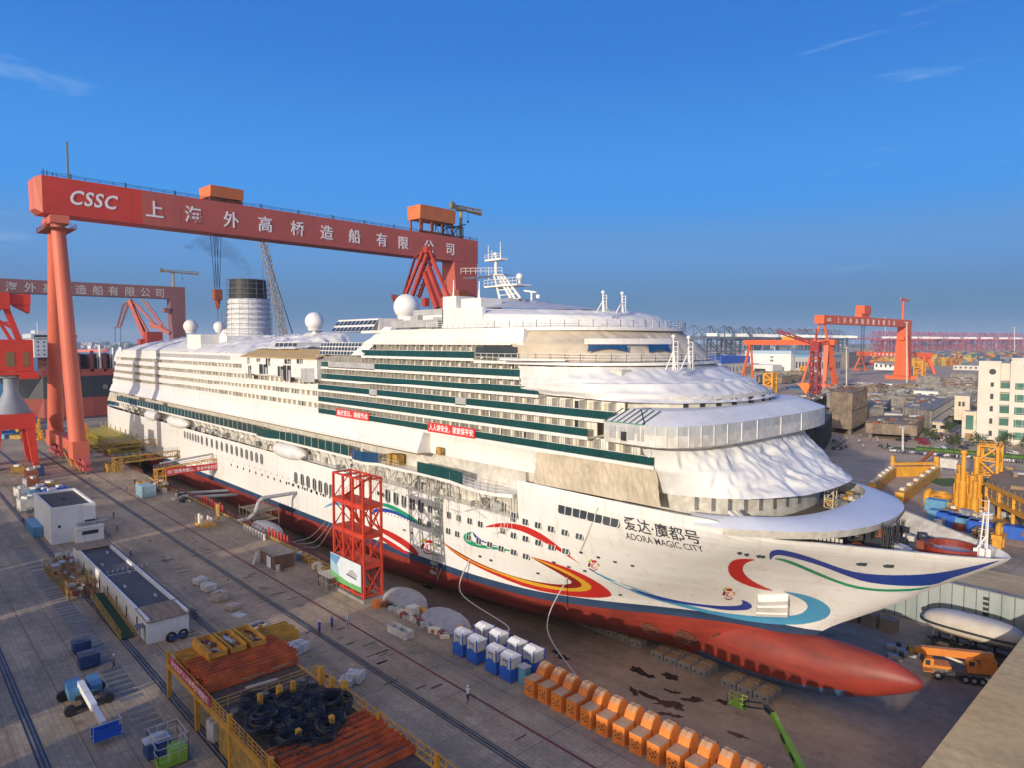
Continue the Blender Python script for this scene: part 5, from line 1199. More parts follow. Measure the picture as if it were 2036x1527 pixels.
# long white building with parapet roof
def longhouse():
    a=G(294,1283); b=G(378,1262); x1=a.x; y0=a.y; y1=b.y; h=PX(294,1233,x1).z; x0=-150.0
    t=thing('long_office_hut','long white single-storey building with a sunken dark roof and timber end roofs','building',((x0+x1)/2,(y0+y1)/2,0))
    mb=MB(); mb.bb((x0,y0,0),(x1,y1,h-.6)); mb.build('wall',WHITE,t)
    mb=MB(); mb.bb((x0,y0,h-.6),(x1,y0+.35,h)); mb.bb((x0,y1-.35,h-.6),(x1,y1,h)); mb.build('parapet',WHITE,t)
    mb=MB(); xm=(x0+x1)/2-2
    for p,q in ((x0+4.5,xm-.3),(xm+.3,x1-5.6)): mb.bb((p,y0+.35,h-.6),(q,y1-.35,h-.5))
    mb.build('roof',pm('roof_membrane',(.062,.062,.07),(.09,.085,.08),.35,.7),t)
    mb=MB(); mb.add([(x1-5.6,y0-.1,h+.02),(x1+.3,y0-.1,h-.35),(x1+.3,y1+.1,h-.35),(x1-5.6,y1+.1,h+.02),(x1-5.6,y0-.1,h-.08),(x1+.3,y0-.1,h-.45),(x1+.3,y1+.1,h-.45),(x1-5.6,y1+.1,h-.08)],[(0,1,2,3),(4,5,1,0),(5,6,2,1),(6,7,3,2),(7,4,0,3)])
    mb.bb((x0-1,y0-.1,h-.1),(x0+4.5,y1+.1,h+.03)); mb.build('end_roof',pm('plank_roof',(.36,.24,.14),(.20,.14,.09),.9,.85,stretch=(.3,2.5,1)),t)
    mb=MB()
    for i in range(7): x=x1-5-i*5.6; mb.bb((x-.28,y0-.05,.4),(x+.28,y0,2.5))
    mb.build('window',GLASS,t)
    mb=MB(); mb.bb((x1-1.6,y0-.06,.05),(x1-.7,y0,2.2)); mb.build('door',GREYL,t)
    mb=MB()
    for i in range(9): 
        mb.tube((xm-1.2+i*.0,y0+1.2+i*.75,h-.5),(xm-1.2,y0+1.2+i*.75,h-.05),.14,n=8); 
    for i in range(5): mb.box((x0+8+i*7.3,(y0+y1)/2+(-1)**i*1.2,h-.35),(1.2,.25,.3))
    mb.build('roof_vent',GREYL,t)
    mb=MB(); mb.bar((x1-1.4,y0-.6,0),(x1-1.4,y0-.6,h-1.2),.12); mb.bb((x1-2.1,y0-1.1,h-1.2),(x1-.6,y0-.05,h-1.05)); mb.build('door_canopy',GREY,t)
    return x0,x1,y0,y1,h
LH=longhouse()
def stairs():
    x0,x1,y0,y1,h=LH; t=thing('yellow_stair','yellow railed ramp with green treads along the long white building','ramp',(x1-14,y0-1.4,0))
    mb=MB(); mb.add([(x1-22,y0-2.3,1.6),(x1-4,y0-2.3,.2),(x1-4,y0-.6,.2),(x1-22,y0-.6,1.6)],[(0,1,2,3),(3,2,1,0)]); mb.build('tread_deck',pm('deck_green',(.07,.14,.06),(.05,.1,.05),1,.8),t)
    mb=MB(); 
    for y in (y0-2.35,y0-.55): mb.rail([(x1-22,y,1.6),(x1-4,y,.2)],1.1,.8,.06,rows=3); mb.bar((x1-22,y,1.5),(x1-4,y,.1),.12,.3)
    for i in range(6): x=x1-22+i*3.4; mb.bar((x,y0-2.35,0),(x,y0-2.35,1.6-.078*(x-x1+22)),.12)
    mb.build('frame',YELD,t)
stairs()
def scaff_stack(label,x0,x1,y0,y1,h,seed):
    t=thing('scaffold_stack',label,'scaffold stack',((x0+x1)/2,(y0+y1)/2,0),group='stacks of yellow scaffold frames by the white building'); r=random.Random(seed)
    mb=MB(); nx=int((x1-x0)/1.0)
    for i in range(nx+1):
        x=x0+(x1-x0)*i/nx
        for y in (y0,y1): mb.bar((x,y,0),(x,y,h),.09)
        mb.bar((x,y0,h),(x,y1,h),.08); 
        if i<nx:
            xn=x0+(x1-x0)*(i+1)/nx
            for z in (.3,h*.5,h): mb.bar((x,y0,z),(xn,y0,z),.07); mb.bar((x,y1,z),(xn,y1,z),.07)
            mb.bar((x,y0,.2),(xn,y0,h),.06)
    mb.build('frame',YELD,t)
    mb=MB()
    for i in range(26): mb.box((r.uniform(x0+.5,x1-.5),r.uniform(y0+.3,y1-.3),r.uniform(.3,h+.2)),(r.uniform(.6,2.2),r.uniform(.3,1.4),r.uniform(.1,.6)),r.choice((0,0,1,2)),r.uniform(-.2,.2))
    mb.build('load',[WOOD,GREYL,RUST],t)
scaff_stack('tall yellow scaffold stack midway along the long white building',LH[0]+12,LH[0]+22,LH[2]-4.6,LH[2]-.7,2.6,1)
scaff_stack('yellow scaffold stack at the far end of the long white building',LH[0]+1,LH[0]+10,LH[2]-4.8,LH[2]-1.,2.2,2)
mb=MB(); r=random.Random(14)
for i in range(40): mb.box((LH[0]-2.5+r.uniform(-3.,3),LH[2]+.4+r.uniform(-2.,2.4),r.uniform(.2,1.1)),(r.uniform(.3,1),r.uniform(.3,1),r.uniform(.2,.9)),r.choice((0,0,1,2)),r.uniform(0,2))
tag(mb.build('scrap_heap',[WHITED,GREYL,GREEN]),'heap of white scrap between the hut and the long white building','scrap heap',kind=None)
# two-wheel trailer / cable drums by the end wall
mb=MB(); g=G(352,1272); 
for dy in (-.8,.8): mb.ring((g.x+.5,g.y+dy-.1,.75),.55,.2,16,6,0,'x'); 
mb.box((g.x+.5,g.y-.1,.6),(.5,2.2,.5),1); tag(mb.build('welding_trailer',[BLACK,BLUED]),'small dark blue trailer with black tyres at the end wall of the long building','trailer')
# people
def person(label,loc,rz,top,legs,helmet=(.75,.75,.72),pose='walk',bike=False):
    t=thing('person',label,'person',loc,rz)
    sk=bpy.data.meshes.new('body'); ob=bpy.data.objects.new('body',sk); COL.objects.link(ob); ob.parent=t
    st=.28 if pose=='walk' else .08; lean=.18 if pose=='bike' else .04
    if pose=='bike': J=dict(pel=(0,0,.98),ch=(.22,0,1.36),neck=(.28,0,1.52),head=(.31,0,1.68),hl=(0,.1,.95),kl=(.32,.11,.72),fl=(.16,.11,.32),tl=(.3,.11,.3),hr=(0,-.1,.95),kr=(.26,-.11,.55),fr=(.05,-.11,.2),tr=(.2,-.11,.18),sl=(.23,.18,1.42),el=(.42,.22,1.2),wl=(.6,.2,1.08),sr=(.23,-.18,1.42),er=(.42,-.22,1.2),wr=(.6,-.2,1.08))
    else: J=dict(pel=(0,0,.93),ch=(.02,0,1.3),neck=(.03,0,1.47),head=(.05,0,1.64),hl=(0,.1,.88),kl=(st*.6,.1,.48),fl=(st*.5,.1,.08),tl=(st*.5+.16,.1,.04),hr=(0,-.1,.88),kr=(-st*.2,-.1,.48),fr=(-st,-.1,.1),tr=(-st+.15,-.1,.05),sl=(.02,.19,1.4),el=(-.1,.26,1.14),wl=(.06,.25,.9),sr=(.02,-.19,1.4),er=(.1,-.25,1.14),wr=(.22,-.22,.92))
    K=list(J); E=[('pel','ch'),('ch','neck'),('neck','head'),('pel','hl'),('hl','kl'),('kl','fl'),('fl','tl'),('pel','hr'),('hr','kr'),('kr','fr'),('fr','tr'),('ch','sl'),('sl','el'),('el','wl'),('ch','sr'),('sr','er'),('er','wr')]
    sk.from_pydata([J[k] for k in K],[(K.index(a),K.index(b)) for a,b in E],[])
    R=dict(pel=.15,ch=.17,neck=.07,head=.1,hl=.1,hr=.1,kl=.075,kr=.075,fl=.055,fr=.055,tl=.04,tr=.04,sl=.075,sr=.075,el=.055,er=.055,wl=.04,wr=.04)
    md=ob.modifiers.new('skin','SKIN'); lay=sk.skin_vertices[0].data if sk.skin_vertices else None
    if lay is None:
        bm=bmesh.new(); bm.from_mesh(sk); bm.verts.layers.skin.verify(); bm.to_mesh(sk); bm.free(); lay=sk.skin_vertices[0].data
    for i,k in enumerate(K): lay[i].radius=(R[k],R[k]*(.8 if k in('pel','ch') else 1)); lay[i].use_root=(k=='pel')
    sm=ob.modifiers.new('sub','SUBSURF'); sm.levels=1; sm.render_levels=1
    dg=bpy.context.evaluated_depsgraph_get(); me=bpy.data.meshes.new_from_object(ob.evaluated_get(dg)); ob.modifiers.clear(); ob.data=me
    mt=pm('cloth_%d_%d_%d'%tuple(int(c*100) for c in top),top,None,3,.85); ml=pm('cloth_%d_%d_%d'%tuple(int(c*100) for c in legs),legs,None,3,.85)
    me.materials.clear(); me.materials.append(mt); me.materials.append(ml); me.materials.append(SKIN); me.materials.append(BLACK)
    zc=J['pel'][2]
    for p in me.polygons:
        c=p.center; p.material_index=2 if c.z>J['neck'][2]+.03 else (3 if c.z<.1 and pose!='bike' else (1 if c.z<zc else 0)); p.use_smooth=True
        if c.z<J['wl'][2]+.03 and abs(c.y)>.17 and c.z>.6: p.material_index=2
    hd=J['head']; mb=MB(); mb.lathe((hd[0],hd[1],hd[2]+.02),[(.17,0),(.13,.02),(.125,.06),(.09,.12),(.001,.15)],12); mb.build('safety_helmet',pm('helmet_%d'%int(helmet[0]*100),helmet,None,2,.4),t,world=False,smooth=True)
    return t
def bike(label,loc,rz,group=None,dark=True):
    t=thing('bicycle',label,'bicycle',loc,rz,group); mb=MB()
    for x in (-.5,.5): mb.ring((x,0,.34),.31,.028,18,5,0,'y')
    mb.build('wheels',BLACK,t,world=False); mb=MB()
    P=dict(a=(-.5,0,.34),b=(.5,0,.34),c=(-.05,0,.3),d=(-.2,0,.85),e=(.38,0,.85))
    for a,b in ('ac','cd','ad','ce','de','eb'): mb.tube(P[a],P[b],.025,n=5)
    mb.tube((.38,0,.85),(.34,0,1.05),.02,n=5); mb.tube((.34,-.27,1.08),(.34,.27,1.08),.02,n=5); mb.build('frame',BLUED,t,world=False)
    mb=MB(); mb.box((-.22,0,.92),(.26,.14,.06)); mb.build('saddle',BLACK,t,world=False); return t
NAVYC=(.03,.05,.18); BLUEC=(.03,.08,.38); WHC=(.6,.6,.58); DKC=(.05,.05,.06); GRC=(.3,.3,.3)
B0=bike('dark bicycle under the rider in white beside the orange blocks',G(930,1396),2.4)
person('person in white jacket and helmet riding a bicycle on the quay near the orange blocks',G(930,1396),2.4,WHC,DKC,(.75,.75,.72),'bike')
dup(B0,G(635,1260),2.6,'bicycle under the left rider in blue'); person('person in blue overalls riding a bicycle, left of two riders',G(635,1260),2.6,BLUEC,NAVYC,(.7,.7,.7),'bike')
dup(B0,G(660,1251),2.6,'bicycle under the right rider in blue'); person('person in blue overalls riding a bicycle, right of two riders',G(660,1251),2.6,BLUEC,NAVYC,(.1,.2,.5),'bike')
dup(B0,G(691,1245),2.6,'bicycle under the rider in white next to the blue riders'); person('person in white overalls riding a bicycle behind the two blue riders',G(691,1245),2.6,WHC,WHC,(.75,.75,.72),'bike')
person('person in dark blue standing by the wall of the long white building',G(260,1110),1.0,NAVYC,NAVYC,(.7,.7,.7),'walk')
person('person in dark blue standing alone on the open quay right of the white hut',G(226,1032),.6,NAVYC,NAVYC,(.5,.55,.6),'stand')
person('person in grey walking on the quay below the lone blue worker',G(233,1058),2.4,GRC,DKC,(.75,.75,.72),'walk')
person('person in dark clothes with white helmet walking along the slab row by the blue bins',G(226,1328),1.8,(.25,.24,.26),DKC,(.8,.8,.78),'walk')
person('person in dark clothes standing right of the light blue container',G(268,964),0,DKC,DKC,(.7,.7,.7),'stand'); person('person crouching and dark on the open quay below the light blue container',G(252,977),1,(.12,.1,.1),DKC,(.5,.5,.5),'stand')
# blue boom lift with a white boom
def boomlift():
    c=G(172,1400); t=thing('boom_lift','blue boom lift with a long white boom lowered to its blue basket','boom lift',(c.x,c.y,0)); W4=[(-2.0,-1.4),(1.9,-1.3),(-2.0,2.0),(1.9,2.1)]
    w=[G(125,1395),G(140,1425),G(198,1374),G(216,1397)]
    for p in w:
        mb=MB(); mb.tube((p.x-.28,p.y,.6),(p.x+.28,p.y,.6),.6,n=18); mb.tube((p.x-.3,p.y,.6),(p.x+.3,p.y,.6),.25,n=10); mb.build('wheel',BLACK,t)
    mb=MB(); mb.bar(w[0]+Vector((0,0,.6)),w[2]+Vector((0,0,.6)),.4,.4); mb.bar(w[1]+Vector((0,0,.6)),w[3]+Vector((0,0,.6)),.4,.4); m=(w[0]+w[1]+w[2]+w[3])/4; a=(w[0]+w[2])/2; b=(w[1]+w[3])/2; mb.bar(a+Vector((0,0,.7)),b+Vector((0,0,.7)),1.2,.5); mb.build('chassis',DARK,t)
    d=(w[2]-w[0]).normalized(); q=d.cross(Vector((0,0,1))); mb=MB(); rz=math.atan2(d.y,d.x)
    mb.box(m+d*-1.0+Vector((0,0,1.7))-q*.6,(1.5,3.6,1.1),0,rz); mb.box(m+d*1.0+Vector((0,0,1.7))-q*.6,(1.2,3.4,1.),0,rz); mb.box(m+Vector((0,0,1.3)),(2.4,2.6,.5),1,rz); mb.build('turret_body',[pm('lift_blue',(.08,.22,.36),(.06,.17,.28),.8,.5),DARK],t)
    A=G(158,1345,2.9)*0+PD(160,1347,0) if False else m-q*(-2.2)*-1+Vector((0,0,2.6)); A=G(160,1360,2.5); Bp=G(206,1440,1.6)
    mb=MB(); mb.bar(A,A.lerp(Bp,.62),.62,.75); mb.bar(A.lerp(Bp,.55),Bp,.46,.55); mb.build('boom',WHITE,t)
    e=(Bp-A); e.z=0; e.normalize(); s=Vector((-e.y,e.x,0)); c2=Bp+e*1.0; r2z=math.atan2(e.y,e.x)
    mb=MB(); mb.box((c2.x,c2.y,.75),(1.1,2.6,.25),0,r2z); mb.box(c2+Vector((0,0,-.2))-e*.55,(.08,2.6,.8),0,r2z); mb.box(c2+e*.55+Vector((0,0,-.2)),(.08,2.6,.7),0,r2z); mb.build('basket',BLUE,t)
    mb=MB()
    for i in (-1.3,1.3):
        for j in (-.55,.55): mb.bar(c2+s*i+e*j+Vector((0,0,-.8)),c2+s*i+e*j+Vector((0,0,.7)),.06)
        mb.bar(c2+s*i-e*.55+Vector((0,0,.7)),c2+s*i+e*.55+Vector((0,0,.7)),.06)
    mb.bar(c2-s*1.3+e*.55+Vector((0,0,.7)),c2+s*1.3+e*.55+Vector((0,0,.7)),.06); mb.build('basket_rail',WHITED,t)
boomlift()
# blue skips, scissor lift
def skip(label,p,rz,s=1.):
    t=thing('tool_bin',label,'bin',p,rz,'blue wheeled bins near the rail'); mb=MB(); mb.bb((-1.,-.8,.2),(1.,.8,1.6)); mb.build('body',BLUED,t,world=False)
    mb=MB(); mb.bb((-1.05,-.85,1.6),(1.05,.85,1.68)); mb.bb((-.6,-.5,1.68),(.5,.4,1.85)); mb.build('lid',pm('bin_lid',(.16,.18,.22),(.1,.1,.12),1,.8),t,world=False)
    mb=MB()
    for x in (-.8,.8): mb.bar((x,-.86,.2),(x,-.86,1.6),.1); mb.bar((x,.86,.2),(x,.86,1.6),.1)
    mb.bar((-1,-.86,1.),(1,-.86,1.),.1); mb.build('rib',BLUED,t,world=False)
    mb=MB(); 
    for x in (-.8,.8):
        for y in (-.6,.6): mb.tube((x,y-.05,.12),(x,y+.05,.12),.12,n=8)
    mb.build('castor',BLACK,t,world=False); return t
sk0=skip('dark blue bin farther of two on the pale slabs',G(162,1297),1.6); dup(sk0,G(177,1326),1.57,'dark blue bin nearer of two, beside the worker in dark clothes',sc=1.12)
def scissor():
    g=G(335,1515); t=thing('scissor_lift','lime green scissor lift with railed platform and blue load at the bottom edge','scissor lift',(g.x,g.y,0)); x,y=g.x,g.y
    mb=MB(); mb.bb((x-1.6,y-1.3,.3),(x+1.6,y+1.3,.9)); mb.bb((x+.1,y-.2,.9),(x+1.7,y+1.3,1.9)); mb.build('base',pm('lime_paint',(.30,.50,.04),(.24,.42,.04),1,.5),t)
    mb=MB(); mb.bb((x-1.5,y-1.9,.9),(x+.2,y+.2,2.3)); mb.build('load_box',BLUED,t); mb=MB(); mb.bb((x-1.6,y-2.,2.3),(x-.2,y+.3,2.45)); mb.bb((x-1.2,y-1.2,2.46),(x-.4,y-.2,2.8)); mb.build('load_lid',[WHITED],t)
    mb=MB(); mb.rail([(x-1.7,y-1.4,.9),(x+1.7,y-1.4,.9),(x+1.7,y+1.4,.9),(x-1.7,y+1.4,.9),(x-1.7,y-1.4,.9)],2.3,.9,.05,rows=3); mb.build('guard_rail',WHITED,t)
scissor()
# pallets of cardboard and white bundles
def pallet(label,p,rz,s,mats=(WHITED,WOOD)):
    t=thing('pallet_load',label,'pallet',p,rz,'wrapped pallet loads on the quay'); mb=MB(); mb.bb((-s[0]/2,-s[1]/2,.02),(s[0]/2,s[1]/2,.15)); mb.build('pallet',WOOD,t,world=False)
    mb=MB(); r=random.Random(int(p.x*10)); nx=max(1,int(s[0]/.6))
    for i in range(nx):
        for j in range(2): mb.bb((-s[0]/2+s[0]*i/nx+.03,-s[1]/2+s[1]*j/2+.03,.15),(-s[0]/2+s[0]*(i+1)/nx-.03,-s[1]/2+s[1]*(j+1)/2-.03,.15+s[2]*r.uniform(.8,1)))
    mb.build('load',mats[0],t,world=False); return t
CART=pm('carton',(.50,.42,.34),(.38,.31,.24),1.4,.85)
for l,p,rz,s,m in (('white wrapped pallet nearest the long building in a line of four',(398,1162),.2,(1.9,1.8,1.0),WHITED),('white wrapped pallet second in the line of four',(415,1175),.1,(2.2,1.9,1.1),WHITED),('tall cardboard pallet with dark marks third in the line of four',(437,1195),.15,(2.0,1.8,1.5),CART),('low carton pallet last in the line of four',(462,1212),.3,(2.0,1.7,.7),CART),
   ('white sheet pallet between racks and rail, left one',(690,1362),.7,(1.8,1.8,.8),WHITED),('white sheet pallet between racks and rail, right one',(706,1356),.6,(2.1,1.6,1.3),WHITED),('pale pallet behind the long red beams',(590,1298),.3,(2.4,2.6,1.2),WHITED),('pallet of white sacks under the yellow rack',(428,1472),.2,(1.4,1.2,2.2),WHITED)): pallet(l,G(*p),rz,s,(m,WOOD))
mb=MB(); g=G(475,1224); mb.box((g.x,g.y,.04),(2.2,1.4,.08),0,.3); tag(mb.build('flat_sheet',WHITED),'single white sheet lying on the quay beyond the last carton pallet','sheet')
mb=MB(); g=G(508,1245)
for i in range(3): mb.box((g.x+.9*i-.8,g.y+.1*i,.1),(.35,2.4,.2),i%2,.2)
tag(mb.build('panel_stack',[WHITED,BLUED]),'blue and white panels lying on the quay beside the yellow beams','panel')
def crate(label,p,rz,s,m,cat='crate',name='open_crate'):
    mb=MB(); x,y,z=s
    for a,b in (((-x/2,-y/2,0),(x/2,-y/2+.08,z)),((-x/2,y/2-.08,0),(x/2,y/2,z)),((-x/2,-y/2+.08,0),(-x/2+.08,y/2-.08,z)),((x/2-.08,-y/2+.08,0),(x/2,y/2-.08,z)),((-x/2+.08,-y/2+.08,.0),(x/2-.08,y/2-.08,.25))): mb.bb(a,b,0)
    mb.box((-.4,0,.5),(.7,.7,.7),1,.4); o=mb.build(name,[m,GREYL]); o.location=p; o.rotation_euler=(0,0,rz); return tag(o,label,cat)
crate('long pale open crate on the quay left of the red line',G(796,1262),.05,(4.4,1.5,1.0),WHITED)
# dock edge shed, skips and stands left of the tower
def shed():
    a=G(550,1133); t=thing('tool_shed','brown flat-topped shed with white boards leaning on it at the dock edge','shed',(a.x,a.y,0)); x,y=a.x,a.y
    mb=MB(); mb.bb((x-6,y-.5,0),(x+.4,y+3.2,2.6)); mb.build('wall',pm('shed_brown',(.20,.12,.08),(.12,.08,.06),.8,.85),t); mb=MB(); mb.bb((x-6.3,y-.8,2.6),(x+.7,y+3.5,2.8)); mb.build('roof',pm('shed_roof_grey',(.27,.22,.18),(.2,.16,.13),.7,.9),t)
    mb=MB(); mb.bb((x-2.6,y-.75,.1),(x-.8,y-.68,2.2)); mb.add([(x-6,y-2.2,0),(x-5,y-2.2,0),(x-5,y-1.4,2.3),(x-6,y-1.4,2.3)],[(0,1,2,3),(3,2,1,0)]); mb.build('leaning_board',WHITE,t)
    mb=MB(); mb.tube((x+1.3,y-.3,0),(x+1.3,y-.3,1.2),.4,n=12); mb.build('drum',WHITED,t); mb=MB(); mb.bar((x+.6,y-.3,0),(x+.6,y-.3,2.6),.15); mb.bar((x+2.,y+.2,0),(x+2.,y+.2,2.4),.2); mb.build('red_stand',RUST,t)
shed()
def skid():
    a=G(410,1045); t=thing('equipment_skid','yellow equipment skid with white cylinders and a screen at the dock edge','skid',(a.x,a.y,0)); x,y=a.x,a.y
    mb=MB(); mb.bb((x-2.4,y-1.7,0),(x+2.4,y+1.7,.35)); 
    for i in (-2.2,2.2):
        for j in (-1.5,1.5): mb.bar((x+i,y+j,.3),(x+i,y+j,2.2),.12)
    mb.build('frame',YEL,t); mb=MB(); mb.tube((x-1.5,y-1.,.35),(x-1.5,y-1.,2.6),.3,n=12); mb.tube((x+.9,y-1.2,.35),(x+.9,y-1.2,2.6),.3,n=12); mb.build('cylinder',WHITE,t)
    mb=MB(); mb.bb((x-1,y+.5,1.),(x+2.3,y+.7,2.0)); mb.build('tank',WHITED,t); mb=MB(); mb.bb((x-.6,y+2.4,1.2),(x+1.4,y+2.6,4.6)); mb.build('screen',YELD,t)
skid()
mb=MB(); r=random.Random(3)
for i in range(9): g=G(404+i*4.5,1003+i*2.6); mb.tube((g.x,61.1,.1),(g.x,61.1,2.3+r.uniform(-.2,.4)),.24,.2,8); 
tag(mb.build('gas_bottle_rack',RW),'cluster of tall red gas bottles at the dock edge behind the skid','gas bottles')
mb=MB()
for i in range(7): g=G(530+i*5.4,1070+i*3.2); mb.tube((g.x,61.0,.1),(g.x,61.0,2.2),.24,.2,8)
tag(mb.build('gas_bottle_rack',RW),'cluster of tall red gas bottles at the dock edge behind the left raft','gas bottles')
def container(name,label,cat,x0,x1,y0,y1,h,mat,z0=0.,group=None,rz=0.):
    c=((x0+x1)/2,(y0+y1)/2,z0); t=thing(name,label,cat,c,rz,group); w,d=abs(x1-x0),abs(y1-y0); mb=MB(); mb.bb((-w/2,-d/2,.05),(w/2,d/2,h))
    nx=int(w/.4); ny=int(d/.4)
    for i in range(nx): x=-w/2+.25+i*(w-.4)/max(nx-1,1); mb.bb((x-.08,-d/2-.05,.2),(x+.08,-d/2,h-.2)); mb.bb((x-.08,d/2,.2),(x+.08,d/2+.05,h-.2))
    for i in range(ny): y=-d/2+.25+i*(d-.4)/max(ny-1,1); mb.bb((w/2,y-.08,.2),(w/2+.05,y+.08,h-.2)); mb.bb((-w/2-.05,y-.08,.2),(-w/2,y+.08,h-.2))
    mb.build('shell',mat,t,world=False); mb=MB()
    for x in (-1,1):
        for y in (-1,1): mb.box((x*w/2,y*d/2,h/2),(.2,.2,h))
    mb.build('corner_post',mat,t,world=False); return t
ca=G(250,967); container('site_container','pale blue site container on the quay beside the bannered gangway','container',-207,-201,ca.y-1,ca.y+2.2,3.,pm('pale_blue',(.30,.44,.50),(.24,.36,.42),.4,.6))
cb=G(222,937); crate('small yellow steel skip on the quay below the gangways',cb,0,(5,3.4,2.6),YELD,'skip','steel_skip')
cc=G(281,973); crate('small yellow box by the foot of the bannered gangway',cc,.1,(1.8,1.8,2.),YEL,'box','steel_box'); cc=G(297,976); crate('low red box by the foot of the bannered gangway',cc,.1,(3.4,1.6,1.4),RW,'box','steel_box')
mb=MB(); r=random.Random(17)
for i in range(60):
    g=G(310+r.uniform(-10,22),968+r.uniform(-8,14)); mb.box((g.x,min(g.y,61),r.uniform(.2,1.3)),(r.uniform(.3,1.4),r.uniform(.3,1.2),r.uniform(.3,1.6)),r.choice((0,1,2,3)),r.uniform(0,2))
tag(mb.build('gear_pile',[CREAM,RUST,GREYL,YELD]),'pile of mixed orange and cream gear at the foot of the bannered gangway','gear pile')
mb=MB()
for i in range(16):
    g=G(345+r.uniform(0,36),986+r.uniform(-3,14)); mb.box((g.x,min(g.y,60.5),.4),(r.uniform(.6,2.4),r.uniform(.4,1.2),r.uniform(.3,1.2)),r.choice((0,1,2)),r.uniform(0,.4))
tag(mb.build('gear_pile',[GREYL,DARK,CREAM]),'scattered grey boxes along the maroon fence','gear pile')
mb=MB()
for i in range(24):
    g=G(590+i*3.2+r.uniform(-2,2),1105+i*2.1+r.uniform(-3,3)); mb.box((g.x,min(g.y,60.8),.5),(r.uniform(.7,1.4),r.uniform(.5,1.2),r.uniform(.5,1.3)),r.choice((0,0,1,2)),r.uniform(0,.5))
tag(mb.build('gear_pile',[CREAM,YELD,BLUEL]),'line of cream sacks and yellow boxes left of the red tower','gear pile')
mb=MB()
for i in range(26):
    g=G(770+i*4.6+r.uniform(-3,3),1205+i*2.6+r.uniform(-2,5)); mb.box((g.x,min(g.y,59.6),.3),(r.uniform(.4,1.6),r.uniform(.3,1.),r.uniform(.2,1.)),r.choice((0,1,2,3)),r.uniform(0,1))
tag(mb.build('gear_pile',[CREAM,RUST,GREYL,GREEN]),'scattered hoses and boxes between the red tower and the blue cabins','gear pile')
mb=MB(); g=G(749,1208); mb.tube((g.x,g.y,0),(g.x,g.y,1.1),.75,.65,14); tag(mb.build('orange_drum',ORU),'short orange drum by the corner of the red tower base','drum')
mb=MB(); g=G(820,1228); mb.box((g.x,g.y,.8),(1.5,1.5,1.6)); mb.box((g.x,g.y,1.65),(1.6,1.6,.1)); tag(mb.build('white_tank',WHITED),'cream cube tank between the two right-hand grey rafts','tank')
mb=MB(); g=G(655,1168); mb.rail([(g.x-2,g.y-1,0),(g.x+2,g.y-1,0),(g.x+2,g.y+1.5,0),(g.x-2,g.y+1.5,0),(g.x-2,g.y-1,0)],2.2,1.2,.08,rows=2); mb.bb((g.x-2,g.y-1,2.2),(g.x+2,g.y+1.5,2.35)); tag(mb.build('cage_frame',CREAM),'cream open cage frame left of the red tower foot','cage')
# mooring lines and hoses
LINE=pm('rope',(.48,.46,.43),None,3,.8)
def cable(label,pts,r=.07,cat='rope',name='hose_line'):
    P=[Vector(p) for p in pts]; Q=[]
    for i in range(len(P)-1):
        a=P[max(i-1,0)]; b=P[i]; c=P[i+1]; d=P[min(i+2,len(P)-1)]
        for k in range(8):
            t=k/8; Q.append(.5*((2*b)+(c-a)*t+(2*a-5*b+4*c-d)*t*t+(3*b-a-3*c+d)*t**3))
    Q.append(P[-1]); mb=MB(); mb.path(Q,r,5); tag(mb.build(name,LINE),label,cat,group='lines from quay to ship')
h1=onhull(935,1112,.05); cable('pale hose running from the hull down to the quay by the right grey raft',[h1,h1+Vector((1,-3,-5)),Vector((-71.5,66,.6)),Vector((-73.,61.5,1.2)),Vector((-75,59.5,.6)),Vector((-77.5,58.4,.15))],.11)
h1=onhull(1128,1150,.05); cable('long sagging pale hose from the hull to the blue cabins',[onhull(1190,1010,.05),onhull(1160,1085,.05),h1,h1+Vector((.5,-5,-6.5)),Vector((-61,70,-5.6)),Vector((-64,65,-3)),Vector((-66,62.2,.3))],.1)
for i,(a,b,l) in enumerate((((648,1038),(585,1078),'leftmost thin rope from the hull to the maroon fence'),((657,1040),(592,1083),'middle thin rope from the hull to the maroon fence'),((662,1044),(605,1086),'rightmost thin rope from the hull to the maroon fence'))):
    p=onhull(*a,.05); q=G(*b,1.0); q.y=61.8; m=(p+q)/2-Vector((0,0,1.2+i*.6)); cable(l,[p,m,q],.06)
cable('slack rope hanging from the hull to the dock floor beside the scaffold tubes',[onhull(878,1130,.05),onhull(872,1150,.3),G(858,1165,DZ)],.06)
mb=MB()
a=onhull(877,985,.15); b=onhull(868,1128,.15)
for k in range(9):
    p=a.lerp(b,k/8); p=onhull(877-9*k/8,985+143*k/8,.5); 
    for dx in (-.8,.8): mb.bar(p+Vector((dx,0,0)),p+Vector((dx,0,-1.7)),.08)
    mb.bar(p+Vector((-.9,0,0)),p+Vector((.9,0,0)),.08); mb.bar(p+Vector((-.9,-.4,-.8)),p+Vector((.9,-.4,-.8)),.1,.5)
tag(mb.build('hanging_scaffold',pm('scaffold_sage',(.34,.38,.28),(.26,.30,.22),.7,.8)),'narrow sage green scaffold hanging down the hull beside a red rosette','scaffold')
